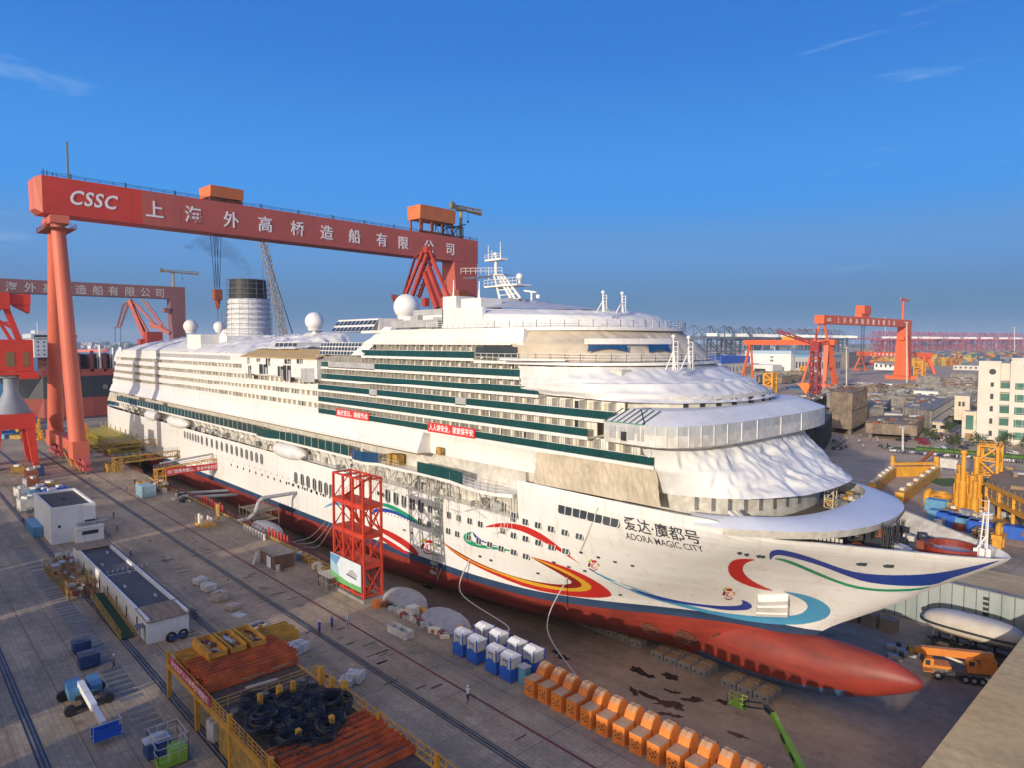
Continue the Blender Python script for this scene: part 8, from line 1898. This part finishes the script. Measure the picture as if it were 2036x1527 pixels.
# ---------------------------------------------------------------- block yard
def offpoly(px,py,L,Wd,rz):
    g=G(px,py); c,s=math.cos(rz),math.sin(rz); return [(g.x+a*c-b*s,g.y+a*s+b*c) for a,b in ((0,0),(L,0),(L,Wd),(0,Wd))]
r=random.Random(77)
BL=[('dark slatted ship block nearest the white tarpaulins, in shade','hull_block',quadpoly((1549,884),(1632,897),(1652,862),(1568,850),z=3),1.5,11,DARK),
 ('large brown square ship block with plated face beside the dark block','hull_block',quadpoly((1650,848),(1692,853),(1722,838),(1660,825),z=3),2.5,19,STEEL),
 ('low tan curved ship block on trestles behind the car park','hull_block',quadpoly((1722,862),(1822,868),(1838,846),(1735,845),z=2),2.,6.5,STEEL),
 ('brown ship block left of the large square block','hull_block',quadpoly((1560,838),(1608,845),(1640,825),(1580,818),z=3),2,13,STEEL),
 ('grey primed ship block with square opening beside the white offices','hull_block',quadpoly((1795,842),(1850,852),(1895,820),(1830,812),z=2),1.5,10,STEELG),
 ('flat grey ship block behind the primed block','hull_block',quadpoly((1700,838),(1755,836),(1770,818),(1712,815),z=2),1.5,8,STEELG)]
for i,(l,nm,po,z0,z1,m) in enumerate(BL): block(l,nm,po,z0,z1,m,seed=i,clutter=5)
names=['brown plated ship block','grey ribbed ship block','low brown ship block','flat grey ship block','tall brown ship block']
k=0
rows_=[(432,-182,5,16),(455,-190,5,17),(480,-200,6,18),(505,-205,7,18),(535,-220,7,20),(565,-232,8,20),(600,-225,8,20),(640,-232,8,22),(685,-205,8,24),(730,-190,8,25),(780,-230,9,26),(830,-215,9,27)]
for y,x0,n,dx in rows_:
    for i in range(n):
        x=x0+i*dx+r.uniform(-2,2); 
        if x>-64-(y-400)*.06 and y<520 and x>-80: continue
        if abs(x+262)<8 and y>600: continue
        L=r.uniform(.72,.95)*dx; Wd=r.uniform(10,17); z1=r.choice((2.6,3.5,4.5,4.5,5.5,7,9)) ; rz=r.uniform(-.12,.12); c,s=math.cos(rz),math.sin(rz)
        po=[(x+a*c-b*s,y+a*s+b*c) for a,b in ((0,0),(L,0),(L,Wd),(0,Wd))]
        col='brown' if i%2 else 'grey'
        block(f'{col} steel ship block among the many rows of the block yard','hull_block',po,1.2,z1,STEEL if i%2 else STEELG,seed=100+k,clutter=7,legs=False); k+=1
# farther rows with lower, wider blocks to the left of the yard
for y in (660,700,750,810):
    for i in range(5):
        x=-430+ (y-660)*-.3+i*24+r.uniform(-3,3); L=r.uniform(15,21); Wd=r.uniform(12,22); z1=r.uniform(4,9); po=[(x,y),(x+L,y),(x+L,y+Wd),(x,y+Wd)]
        block('grey steel ship block in the far rows beyond the bow tarpaulins','hull_block',po,1.2,z1,STEELG if i%2 else STEEL,seed=300+i,clutter=3,legs=False)
# blue sheeted areas
BS=pm('blue_sheet',(.05,.13,.24),(.04,.1,.18),.2,.7)
for i,(px,py,L,Wd) in enumerate(((1560,775,26,22),(1665,770,26,20),(1590,790,22,16))):
    g=G(px,py); mb=MB(); mb.grid(lambda u,v:(g.x+L*u,g.y+Wd*v,2.2+folds((g.x+L*u,Wd*v,0),.6,.2,i)),14,10); mb.bb((g.x+1,g.y+1,0),(g.x+L-1,g.y+Wd-1,1.8)); tag(mb.build('blue_cover',BS),['blue sheeted stack left of the orange yellow pillar','blue sheeted stack between the gantry legs','low blue sheeted stack behind the square block'][i],'cover','blue sheeted stacks in the yard')
# red lattice tower crane, yellow pillars, light poles
RL=pm('tower_crane_red',(.33,.03,.03),(.25,.03,.03),.3,.6)
g=G(1619,822); t=thing('tower_crane','dark red lattice tower crane standing in the block yard','tower crane',g); mb=MB(); mb.truss(g,g+Vector((0,0,38)),4.2,4.2,13,.4); mb.build('lattice_mast',RL,t); mb=MB(); a=g+Vector((0,0,41)); mb.truss(a,a+Vector((-26,4,8)),1.6,1.8,12,.22); mb.truss(a,a+Vector((8,-2,1)),1.6,1.8,3,.25); mb.bar(a+Vector((0,0,0)),a+Vector((0,0,9)),.8); mb.bar(a+Vector((0,0,9)),a+Vector((-20,3,7)),.25); mb.build('jib',RL,t); mb=MB(); mb.bb((a.x-2.5,a.y-2.5,a.z-4),(a.x+2.5,a.y+2.5,a.z+1)); mb.build('slewing_unit',RL,t)
mb=MB(); p=PD(1596,766,(a-Vector((0,0,HC))).dot(FV)); mb.add([p+Vector((-4,0,1)),p+Vector((3,0,2)),p+Vector((4,0,-1)),p+Vector((2,0,-6)),p+Vector((0,0,-3)),p+Vector((-3,0,0))],[tuple(range(6))]); mb.add([v+Vector((0,1.2,0)) for v in (p+Vector((-4,0,1)),p+Vector((3,0,2)),p+Vector((4,0,-1)),p+Vector((2,0,-6)),p+Vector((0,0,-3)),p+Vector((-3,0,0)))],[tuple(range(5,-1,-1))]); mb.build('orange_counterweight',ORU,t)
for i,(px,py,w,h,l) in enumerate(((1531,782,7,17,'broad orange yellow steel pillar left of the red tower crane'),(1598,745,6,11,'orange yellow steel pillar behind the red tower crane'),(1828,752,9,20,'orange yellow steel pillar beside the largest gantry leg'),(1441,700,6,60,'slim orange yellow tower crane mast before the quay cranes'))):
    g=G(px,py); mb=MB(); mb.truss(g,g+Vector((0,0,h)),w,w,max(3,int(h/6)),.9 if h<40 else .6); 
    if h>40: mb.bar(g+Vector((-14,-6,h)),g+Vector((40,14,h+1)),1.6); mb.bar(g+Vector((0,0,h)),g+Vector((0,0,h+9)),1.2)
    tag(mb.build('steel_pillar',YO),l,'pillar')
for i,(px,py,pt) in enumerate(((1795,897,850),(1683,775,690),(1390,700,658),(1803,760,640),(1760,690,630),(2017,705,650),(1540,742,690))):
    g=G(px,py); top=PD(px,pt,(g-Vector((0,0,HC))).dot(FV)); t=thing('lamp_post',['slim white lamp post beside the bicycle rows','white lamp post in the middle of the block yard','white lamp post left of the warehouse','white lamp post beside the largest gantry leg','distant lamp post in front of the red quay cranes','distant lamp post above the office roof','white lamp post in front of the warehouse'][i],'lamp post',g); rr=.28+.02*g.length/40
    mb=MB(); mb.tube(g,top,rr,rr*.7,8); mb.build('pole',WHITED,t); mb=MB(); mb.box(top,(rr*5,rr*3,rr*1.4)); mb.build('lamp_head',GREYL,t)
# ---------------------------------------------------------------- offices, warehouse, huts
OFW=pm('office_wall',(.66,.61,.53),(.58,.53,.45),.1,.75); OFG=pm('office_glass',(.06,.15,.12),(.10,.22,.18),.12,.15)
def office():
    a=G(1940,880); b=G(1992,884); t=thing('office_block','white office block with green glass bands and a round window at the right edge','building',((a.x+b.x)/2,a.y+10,0)); x0=a.x; y0=a.y; H=35.
    d=Vector((b.x-a.x,b.y-a.y,0)); Wd=d.length; d.normalize(); q=Vector((-d.y,d.x,0)); P=lambda s,o,z:Vector((a.x,a.y,0))+d*s+q*o+Vector((0,0,z))
    def bx_(mb,s0,s1,o0,o1,z0,z1,m=0): v=[P(s,o,z) for z in (z0,z1) for s,o in ((s0,o0),(s1,o0),(s1,o1),(s0,o1))]; mb.add(v,[(3,2,1,0),(4,5,6,7),(0,1,5,4),(1,2,6,5),(2,3,7,6),(3,0,4,7)],m)
    sw=5.2; mb=MB(); bx_(mb,0,7.5,0,12,0,H-1); bx_(mb,11.2,40,0,12,0,H); bx_(mb,7.5,11.2,2.0,12,0,H-1.5); bx_(mb,0,7.7,-.15,.0,H-1,H-.6); bx_(mb,10.8,11.6,-.4,.4,0,H-.4); bx_(mb,11.,40,-.3,12.2,H,H+.7); mb.build('wall',OFW,t)
    for k in range(6):
        z=3.0+k*5.1
        if k==5: continue
        mb=MB(); bx_(mb,4.3,5.4,-.06,0,z,z+2.2); mb.build('window',DARK,t)
        mb=MB(); bx_(mb,12.5,40,-.08,0,z-.8,z+2.2); 
        for j in range(12): bx_(mb,13+j*2.3,13.1+j*2.3,-.14,-.08,z-.8,z+2.2,1)
        bx_(mb,13,40,-.13,-.08,z-.2,z-.1,1); mb.build('window_band',[OFG,WHITED],t)
        mb=MB(); bx_(mb,7.6,11.1,1.92,2.,z-.6,z+2.3); mb.build('balcony_window',OFG,t)
        mb=MB(); bx_(mb,7.5,11.2,0,2.,z+3.,z+3.4); bx_(mb,7.5,11.2,-.05,.05,z-1.7,z-.6); mb.build('balcony_slab',OFW,t)
    mb=MB(); c=P(4.8,-.05,H-5); n=20; mb.add([c+d*(1.2*math.cos(2*PI*i/n))+Vector((0,0,1.2*math.sin(2*PI*i/n))) for i in range(n)],[tuple(range(n))]); mb.build('round_window',DARK,t)
    mb=MB(); bx_(mb,15,16.2,-.06,0,H-3,H-2.2); bx_(mb,15.4,16.4,-.06,0,H-5,H-4.2); bx_(mb,18,19,-.06,0,H-5,H-4.2); mb.build('window',DARK,t)
    mb=MB(); bx_(mb,-5.,-.3,1,8,0,12.5); bx_(mb,-5.2,-4.4,.8,1.2,0,12.8); bx_(mb,-.9,-.2,.8,1.2,0,12.8); mb.build('entrance_wing',CREAM,t); mb=MB(); bx_(mb,-4,-1.2,.92,1,.2,3.4,0); bx_(mb,-3.9,-1.2,.9,1,5,11,1); mb.build('entrance_glass',[WOOD,OFG],t)
    mb=MB(); bx_(mb,-9,-3.5,9,16,8,18.5); mb.build('rear_wing',CREAM,t); mb=MB(); bx_(mb,-7.6,-6.7,8.9,9,14,16); bx_(mb,-6.2,-5.3,8.9,9,14,16); mb.build('window',DARK,t)
office()
def simplebuild(label,cat,x0,x1,y0,y1,h,wall,roof,rh=1.5,wins=0,name='building',wm=GLASS):
    t=thing(name,label,cat,((x0+x1)/2,(y0+y1)/2,0)); mb=MB(); mb.bb((x0,y0,0),(x1,y1,h)); mb.build('wall',wall,t); mb=MB(); mb.bb((x0-.6,y0-.6,h+.01),(x1+.6,y1+.6,h+rh)); mb.build('roof',roof,t)
    if wins:
        mb=MB(); n=wins
        for i in range(n): x=x0+(x1-x0)*(i+.5)/n; mb.bb((x-1.2,y0-.1,h*.35),(x+1.2,y0,h*.72)); y=y0+(y1-y0)*(i+.5)/n; mb.bb((x1,y-1.2,h*.35),(x1+.1,y+1.2,h*.72))
        mb.build('window',wm,t)
    return t
g=G(1433,748); simplebuild('white building with a bright blue roof just beyond the bow tarpaulins','building',g.x-52,g.x,g.y,g.y+70,16,OFW,BLUE,9,8)
a=G(1468,738); b=G(1592,742)
t=simplebuild('long white warehouse with pale blue roof edge behind the wide gantry','warehouse',a.x+25,b.x,b.y-30,b.y+60,27,WHITE,pm('pale_roof',(.40,.52,.60),(.34,.46,.54),.05,.7),4,0,'warehouse')
mb=MB(); mb.bb((a.x+62,b.y-32,17),(b.x-24,b.y-30.1,19)); mb.bb((a.x+62,b.y-32,22),(b.x-24,b.y-30.1,23.5)); mb.build('gutter_band',GREY,t)
mb=MB(); mb.bb((a.x+10,b.y-70,0),(a.x+85,b.y-45,13)); mb.bb((a.x+60,b.y-70.5,0),(a.x+75,b.y-70.1,8),1); tag(mb.build('storage_hall',[WHITE,DARK]),'low white hall in front of the long warehouse','hall')
simplebuild('blue and grey shed with dark bays right of the long warehouse','shed',b.x+1,b.x+40,b.y-20,b.y+30,23,GREYL,BLUEL,3,9,'shed',DARK)
simplebuild('brown grey workshop behind the wide gantry leg','workshop',G(1660,730).x-20,G(1660,730).x+22,G(1660,730).y,G(1660,730).y+60,24,pm('workshop_brown',(.20,.17,.14),(.15,.13,.11),.1,.8),GREY,2,0,'workshop')
for i,(px,py,w,d_,h,l,m) in enumerate(((1745,775,34,14,6,'long white hut between the gantry and its right leg',WHITE),(1770,735,46,16,12,'white block of huts behind the largest gantry leg',WHITE),(1770,800,30,7,5,'white hut with open front amid the ship blocks, centre',WHITE),(1840,795,16,8,6,'white hut with two windows amid the ship blocks, right',WHITE),(1800,845,26,5,5,'white hut row behind the tan block',WHITE),(1865,860,8,5,4.5,'cream hut behind the trees',CREAM),(1925,735,40,14,7,'white hut row behind the office block',WHITED))):
    g=G(px,py); simplebuild(l,'hut',g.x-w/2,g.x+w/2,g.y,g.y+d_,h,m,GREYL,.4,max(2,int(w/6)),'site_hut')
# ---------------------------------------------------------------- car park, hedge, trees, bicycles
GRASS=pm('grass',(.10,.17,.03),(.05,.10,.02),1.2,.9)
def strip(px,w0,w1,z):
    mb=MB(); a=G(*px[0]); b=G(*px[1]); d=(b-a).normalized(); q=Vector((-d.y,d.x,0)); mb.add([a+q*w0+Vector((0,0,z)),b+q*w0+Vector((0,0,z)),b+q*w1+Vector((0,0,z)),a+q*w1+Vector((0,0,z))],[(0,1,2,3)]); return mb,a,b,d,q
mb,a,b,d,q=strip(((1772,893),(2060,917)),0,7,.02); tag(mb.build('grass',GRASS),kind='stuff')
mb=MB(); r=random.Random(55); L=(b-a).length
a_=a+d*8+q*3.5
for i in range(2600): s=r.uniform(0,L-8); o=r.uniform(-1.6,1.6); h=r.uniform(.3,1.3); p=a_+d*s+q*o; e=Vector((r.uniform(-.4,.4),r.uniform(-.4,.4),r.uniform(-.1,.3))); f=Vector((r.uniform(-.4,.4),r.uniform(-.4,.4),r.uniform(-.1,.3))); p.z=h; mb.add([p,p+e,p+f],[(0,1,2)])
for i in range(60): s=(L-8)*(i+.5)/60; p=a_+d*s; mb.box((p.x,p.y,.5),((L-8)/60*1.1,2.6,.9),0,math.atan2(d.y,d.x))
tag(mb.build('hedge',pm('hedge_leaf',(.10,.20,.03),(.05,.11,.018),.9,.8)),'long clipped green hedge between bicycles and car park','hedge')
mb,a2,b2,_,_=strip(((1850,960),(1990,960)),-6,6,.02); tag(mb.build('grass',GRASS),kind='stuff')
def tree(label,p,h,r_,seed,leaf=LEAF):
    t=thing('tree',label,'tree',p,group='trees by the car park'); r=random.Random(seed); mb=MB(); mb.tube((p.x,p.y,0),(p.x,p.y,h*.55),.22,.14,7)
    for k in range(6): a=r.uniform(0,6.3); mb.tube((p.x,p.y,h*(.3+.05*k)),(p.x+r_*.6*math.cos(a),p.y+r_*.6*math.sin(a),h*(.6+.06*k)),.1,.05,5)
    mb.build('trunk',TRUNK,t); mb=MB(); cl=[]
    for k in range(16): a=r.uniform(0,6.3); q=r.uniform(.1,1)**.6*r_*.75; cl.append((p.x+q*math.cos(a),p.y+q*math.sin(a),h*r.uniform(.48,.92)))
    for c in cl:
        for i in range(70):
            v=Vector((r.gauss(0,1),r.gauss(0,1),r.gauss(0,.8))).normalized()*r_*.38*r.uniform(.3,1); s=.32; e=[Vector((r.uniform(-s,s),r.uniform(-s,s),r.uniform(-s,s))) for _ in range(3)]; mb.add([Vector(c)+v+x for x in e],[(0,1,2)])
    mb.build('crown',leaf,t)
for i,(px,py,h,rr,l) in enumerate(((1850,888,8,3.4,'loose young tree left of the white car by the hedge'),(1896,903,7.5,3.2,'thin young tree in front of the entrance wing'),(1945,908,9,3.6,'fuller young tree in front of the office corner'),(1998,905,8,3.6,'broad low tree under the green glass bands'),(2040,912,8,3.5,'dark tree at the right end of the hedge'),(1902,862,8.5,3.6,'rounded olive tree left of the entrance wing'),(1888,870,7,3,'small olive tree beside the cream hut'))): tree(l,G(px,py),h,rr,60+i)
CARP={}
def car(label,p,rz,col,key):
    t=thing('parked_car',label,'car',p,rz,'cars in the office car park'); m=pm('car_'+key,col,tuple(c*.85 for c in col),1,.25)
    prof=[(-2.2,.35),(2.2,.35),(2.25,.75),(1.2,.95),(.55,1.42),(-1.1,1.45),(-1.9,1.0),(-2.25,.9)]; mb=MB(); mb.ext(prof,-.88,.88,'y'); mb.build('body',m,t,world=False)
    mb=MB(); mb.ext([(1.08,.98),(.52,1.38),(-1.08,1.4),(-1.75,1.02)],-.9,.9,'y'); mb.build('window',GLASS,t,world=False); mb=MB(); mb.ext([(.5,1.43),(-1.1,1.455),(-1.05,1.50),(.4,1.48)],-.8,.8,'y'); mb.build('roof',m,t,world=False)
    for x in (-1.35,1.35):
        for y in (-.82,.82): mb=MB(); mb.tube((x,y-.1,.33),(x,y+.1,.33),.33,n=12); mb.build('wheel',BLACK,t,world=False)
    for y in (-.6,.6): mb=MB(); mb.box((2.24,y,.66),(.06,.35,.16)); mb.build('headlight',WHITE,t,world=False)
    return t
for i,(px,py,rz,col,key,l) in enumerate(((1830,878,2.6,(.30,.02,.02),'red','red car with pale bonnet left of the white car'),(1836,884,2.5,(.28,.02,.03),'red','small red car nearest the hedge'),(1870,895,2.6,(.7,.7,.7),'white','white car beside the hedge left of the entrance wing'),(1792,878,2.8,(.03,.03,.035),'black','black car beside the lamp post'),(1800,875,2.8,(.05,.06,.1),'navy','dark blue car behind the lamp post'),(1916,893,2.2,(.04,.06,.1),'navy','dark blue car nearest the hedge before the office'),(1926,886,2.2,(.25,.27,.3),'silver','silver car second in the slanted row before the office'),(1914,878,2.2,(.35,.36,.38),'silver','pale grey car in front of the entrance wing'),(1966,882,2.5,(.03,.03,.04),'black','black car by the office corner'),(1978,903,2.5,(.25,.25,.27),'silver','grey car left of two nearest the right hedge'),(1990,899,2.5,(.2,.2,.22),'grey','dark grey car behind the two at the right hedge'),(2012,905,2.5,(.7,.7,.7),'white','white car nearest the right end of the hedge'),(1885,893,2.6,(.12,.13,.16),'grey','dark car parked right of the white car'))):
    car(l,G(px,py),rz,col,key)
r=random.Random(66); a=G(1770,900); b=G(2050,924); d=(b-a); n=70; 
def moped(px_swap,loc,rz,lab,grp,first=[None]):
    if first[0] is None:
        t=thing('motorbike',lab,'motorbike',loc,rz,grp); mb=MB()
        for x in (-.6,.6): mb.ring((x,0,.3),.24,.08,14,6,0,'y')
        mb.build('wheels',BLACK,t,world=False); mb=MB(); mb.bb((-.7,-.14,.35),(.15,.14,.75)); mb.bar((.15,0,.35),(.55,0,1.0),.3,.3); mb.bb((-.6,-.16,.76),(.05,.16,.86)); mb.tube((.45,-.32,1.05),(.45,.32,1.05),.03,n=5); mb.build('body',WHITE,t,world=False); first[0]=t; return t
    return dup(first[0],loc,rz,lab,grp,swap=px_swap)
for i in range(n):
    p=a+d*((i+r.uniform(-.3,.3))/n); moped({WHITE:r.choice((DARK,DARK,BLUED,RUST,GREYL,WHITE,WHITE))},(p.x,p.y+r.uniform(-1,.8),0),r.uniform(1.2,1.9),'motorbike parked in the long row along the grass strip','motorbikes along the grass strip')
for i in range(60):
    g=G(1845+r.uniform(0,70),878+r.uniform(-14,4)); moped({WHITE:r.choice((DARK,BLUED,RUST,GREYL,WHITE))},(g.x,g.y,0),r.uniform(0,6),'motorbike in the dense crowd between cream hut and cars','motorbikes crowded by the entrance wing')
for i in range(22):
    g=G(1750+r.uniform(0,28),891+r.uniform(-5,4)); moped({WHITE:r.choice((DARK,GREYL,GREY))},(g.x,g.y,0),r.uniform(0,6),'dark motorbike in the group at the left end of the grass strip','motorbikes at the left end of the grass')
for i in range(26):
    g=G(1655+r.uniform(0,28),890+r.uniform(-16,8)); moped({WHITE:r.choice((DARK,GREYL,GREY))},(g.x,g.y,0),r.uniform(0,6),'dark motorbike in the shade beside the dark slatted block','motorbikes in the shade of the dark block')
for i,(px,py,c1) in enumerate(((1683,878,WHC),(1671,877,NAVYC),(1708,883,WHC),(1711,872,WHC),(1743,877,WHC),(1745,882,(.5,.45,.4)),(1730,878,(.4,.3,.25)),(1716,893,WHC),(1758,868,(.6,.55,.5)))):
    person(['person in white by the dark block','person in dark blue beside the one in white','person in white in the left group on the yard road','person in white at the back of the left group','person in white in the right group','person in beige in the right group','person in brown between the two groups','person in white alone on the yard road','person in cream under the tan block'][i],G(px,py),i,c1,DKC,(.75,.75,.72),'stand')
g=G(1885,938); mb=MB(); mb.bb((g.x-2.6,g.y-.1,1),(g.x+2.6,g.y+.1,4)); mb.bar((g.x-2,g.y,0),(g.x-2,g.y,1),.15); mb.bar((g.x+2,g.y,0),(g.x+2,g.y,1),.15); tag(mb.build('notice_board',WHITED),'plain pale notice board on the grass behind the bow','board')
# ---------------------------------------------------------------- the container port and the far river bank
def sts(mat,mat2):
    t=thing('quay_crane','x','quay crane',(0,0,0)); mb=MB()
    for x in (-12,12):
        for y in (-14,14): mb.bar((x,y,0),(x,y*.9,52),2.4,2.4)
        mb.bar((x,-14,20),(x,14,20),2,2.6); mb.bar((x,-14,50),(x,14,50),2.4,3); mb.bar((x,-14,20),(x,14,48),1.6)
    mb.bar((-12,-14,48),(12,-14,48),2,3); mb.bar((-12,14,48),(12,14,48),2,3); mb.build('portal_leg',mat,t)
    mb=MB(); mb.bar((0,-40,54),(0,18,54),5,4); mb.bar((0,18,54),(0,72,56),4,3.4); mb.bar((0,10,54),(0,12,84),1.8,2.4); mb.bar((-7,-14,52),(0,11,84),1.6); mb.bar((7,-14,52),(0,11,84),1.6); mb.bar((0,11,84),(0,60,57),1.2); mb.bar((0,11,84),(0,-36,57),1.2); mb.bar((0,11,84),(0,36,57),1.); mb.build('boom',mat,t)
    mb=MB(); mb.bb((-7,-42,56.5),(7,-18,64)); mb.build('machine_house',mat2,t); return t
NB=pm('port_crane_blue',(.05,.075,.11),(.07,.10,.14),.02,.7); PKR=pm('port_crane_red',(.36,.05,.075),(.30,.045,.07),.02,.7)
sb=sts(NB,WHITE); sb['label']='dark blue quay crane with white machine house in the left bank of the port'; sb['group']='dark blue quay cranes of the port'
sr_=sts(PKR,WHITE); sr_['label']='red quay crane with white machine house in the right bank of the port'; sr_['group']='red quay cranes of the port'
def farpt(px,D): p=PD(px,HOR,D); return (p.x,p.y,0)
r=random.Random(91); rb=math.atan2(RV.y,RV.x)
bl=[1310,1392,1420,1446,1460,1484,1498,1512,1540,1556,1578,1596,1604,1620,1642,1652,1666,1680]
sb.location=farpt(1310,1620); sb.rotation_euler=(0,0,rb+1.25)
for i,px in enumerate(bl[1:]): dup(sb,farpt(px+r.uniform(-4,4),1650+i*38+r.uniform(-40,40)),rb+r.choice((1.1,1.35,1.5,1.7))+r.uniform(-.1,.1))
sr_.location=farpt(1742,2500); sr_.rotation_euler=(0,0,rb+1.4)
for i in range(27): dup(sr_,farpt(1752+i*11.0+r.uniform(-3,3),2520+i*22+r.uniform(-60,60)),rb+1.45+r.uniform(-.25,.25))
# stacked boxes: each stack one thing near the fence, the sea of boxes behind it as stuff
CC=[pm('box_red',(.30,.045,.03),(.24,.04,.03),.05,.7),pm('box_blue',(.05,.10,.22),(.04,.08,.18),.05,.7),pm('box_orange',(.55,.22,.05),(.45,.18,.04),.05,.7),pm('box_grey',(.24,.25,.26),(.18,.19,.2),.05,.7),pm('box_yellow',(.55,.40,.08),(.45,.32,.07),.05,.7),pm('box_green',(.06,.16,.12),(.05,.13,.1),.05,.7)]
def boxstack(label,px,D,n,h,cols,seed):
    r=random.Random(seed); p=Vector(farpt(px,D)); mb=MB(); 
    for i in range(n):
        for k in range(r.randint(max(1,h-2),h)): mb.box((i*6.4,0,1.3+k*2.6),(6.1,12,2.5),r.choice(cols))
    o=mb.build('container_stack',CC); o.location=p; o.rotation_euler=(0,0,rb); return tag(o,label,'container stack','container stacks behind the block yard')
for i,px in enumerate(range(1706,1842,13)): boxstack(('red and blue' if i<2 else 'orange and red' if i<4 else 'yellow')+' container stack just behind the small far gantry',px,1270-i*6,3,6,[(0,1),(0,1),(2,0),(2,4),(4,2),(4,),(4,),(4,2),(4,),(2,4),(4,)][i%11],200+i)
for i,px in enumerate(range(1848,1912,11)): boxstack(['yellow and grey','yellow','orange','orange red','orange and yellow','dark mixed'][i%6]+' container stack left of the office block',px,1240,3,6,[(4,3),(4,),(2,),(2,0),(4,2),(3,5,0)][i%6],230+i)
mb=MB(); r=random.Random(95)
for i in range(2200):
    D=r.uniform(1500,2700); px=r.uniform(1690,2120); p=Vector(farpt(px,D)); k=r.randint(2,5); c=r.choice((0,0,1,1,3,3,3,2,4,5)); mb.box((p.x,p.y,k*1.3),(r.choice((6,12,12)),2.6*r.randint(1,3),2.6*k),c,rb+r.choice((0,0,.02)))
tag(mb.build('container_field',CC),'sea of mixed containers in the port at the right','containers',kind='stuff')
mb=MB()
for i in range(900):
    D=r.uniform(1350,1900); px=r.uniform(1290,1700); p=Vector(farpt(px,D)); h=r.choice((3,5,6,8,10,14)); mb.box((p.x,p.y,h/2),(r.uniform(6,22),r.uniform(6,14),h),r.choice((0,1,2,2,3)),rb+r.uniform(-.2,.2))
tag(mb.build('port_clutter',[NB,GREYL,GREY,WHITED]),'mass of trucks, sheds and boxes under the blue quay cranes','port clutter',kind='stuff')
mb=MB()
for i in range(700):
    px=r.choice((r.uniform(-80,420),r.uniform(-80,420),r.uniform(1290,2150))); D=r.uniform(5200,6600); p=Vector(farpt(px,D)); h=r.uniform(8,32)*r.choice((1,1,1,1.6)); mb.box((p.x,p.y,h/2),(r.uniform(15,60),r.uniform(15,60),h),r.choice((0,1,2,2)),rb)
    if i%9==0: mb.bar((p.x,p.y,0),(p.x,p.y,h+r.uniform(30,60)),3.)
tag(mb.build('far_buildings',[GREYL,GREY,pm('far_green',(.06,.075,.06),None,.01,.9)]),'hazy mass of buildings and masts on the far bank','far buildings',kind='stuff')
def farship(label,px,D,L,hullc):
    p=Vector(farpt(px,D)); t=thing('cargo_ship',label,'cargo ship',(p.x,p.y,-4),rb); mb=MB(); mb.prism([(-L/2,-9),(L/2-14,-9),(L/2,0),(L/2-14,9),(-L/2,9)],0,12); mb.build('hull',hullc,t,world=False); mb=MB(); mb.bb((-L/2+4,-8,12),(-L/2+22,8,30)); mb.bar((L/4,0,12),(L/4,0,34),2); mb.build('deckhouse',WHITE,t,world=False)
farship('orange hulled cargo ship on the river seen left of the second crane leg',178,3300,160,ORANGE); farship('red cargo ship with tall gear on the river right of the crane legs',196,3700,120,RED)
# ---------------------------------------------------------------- the air over the yard
def haze():
    mb=MB(); mb.bb((-7600,-2600,-14),(4200,8200,150)); m=bpy.data.materials.new('haze_air'); m.use_nodes=True; nt=m.node_tree; nt.nodes.clear(); out=nt.nodes.new('ShaderNodeOutputMaterial'); pv=nt.nodes.new('ShaderNodeVolumePrincipled'); pv.inputs['Color'].default_value=(.72,.84,1,1); pv.inputs['Density'].default_value=.00008; pv.inputs['Anisotropy'].default_value=0.
    nt.links.new(pv.outputs[0],out.inputs['Volume']); tag(mb.build('haze',m),kind='stuff')
haze()
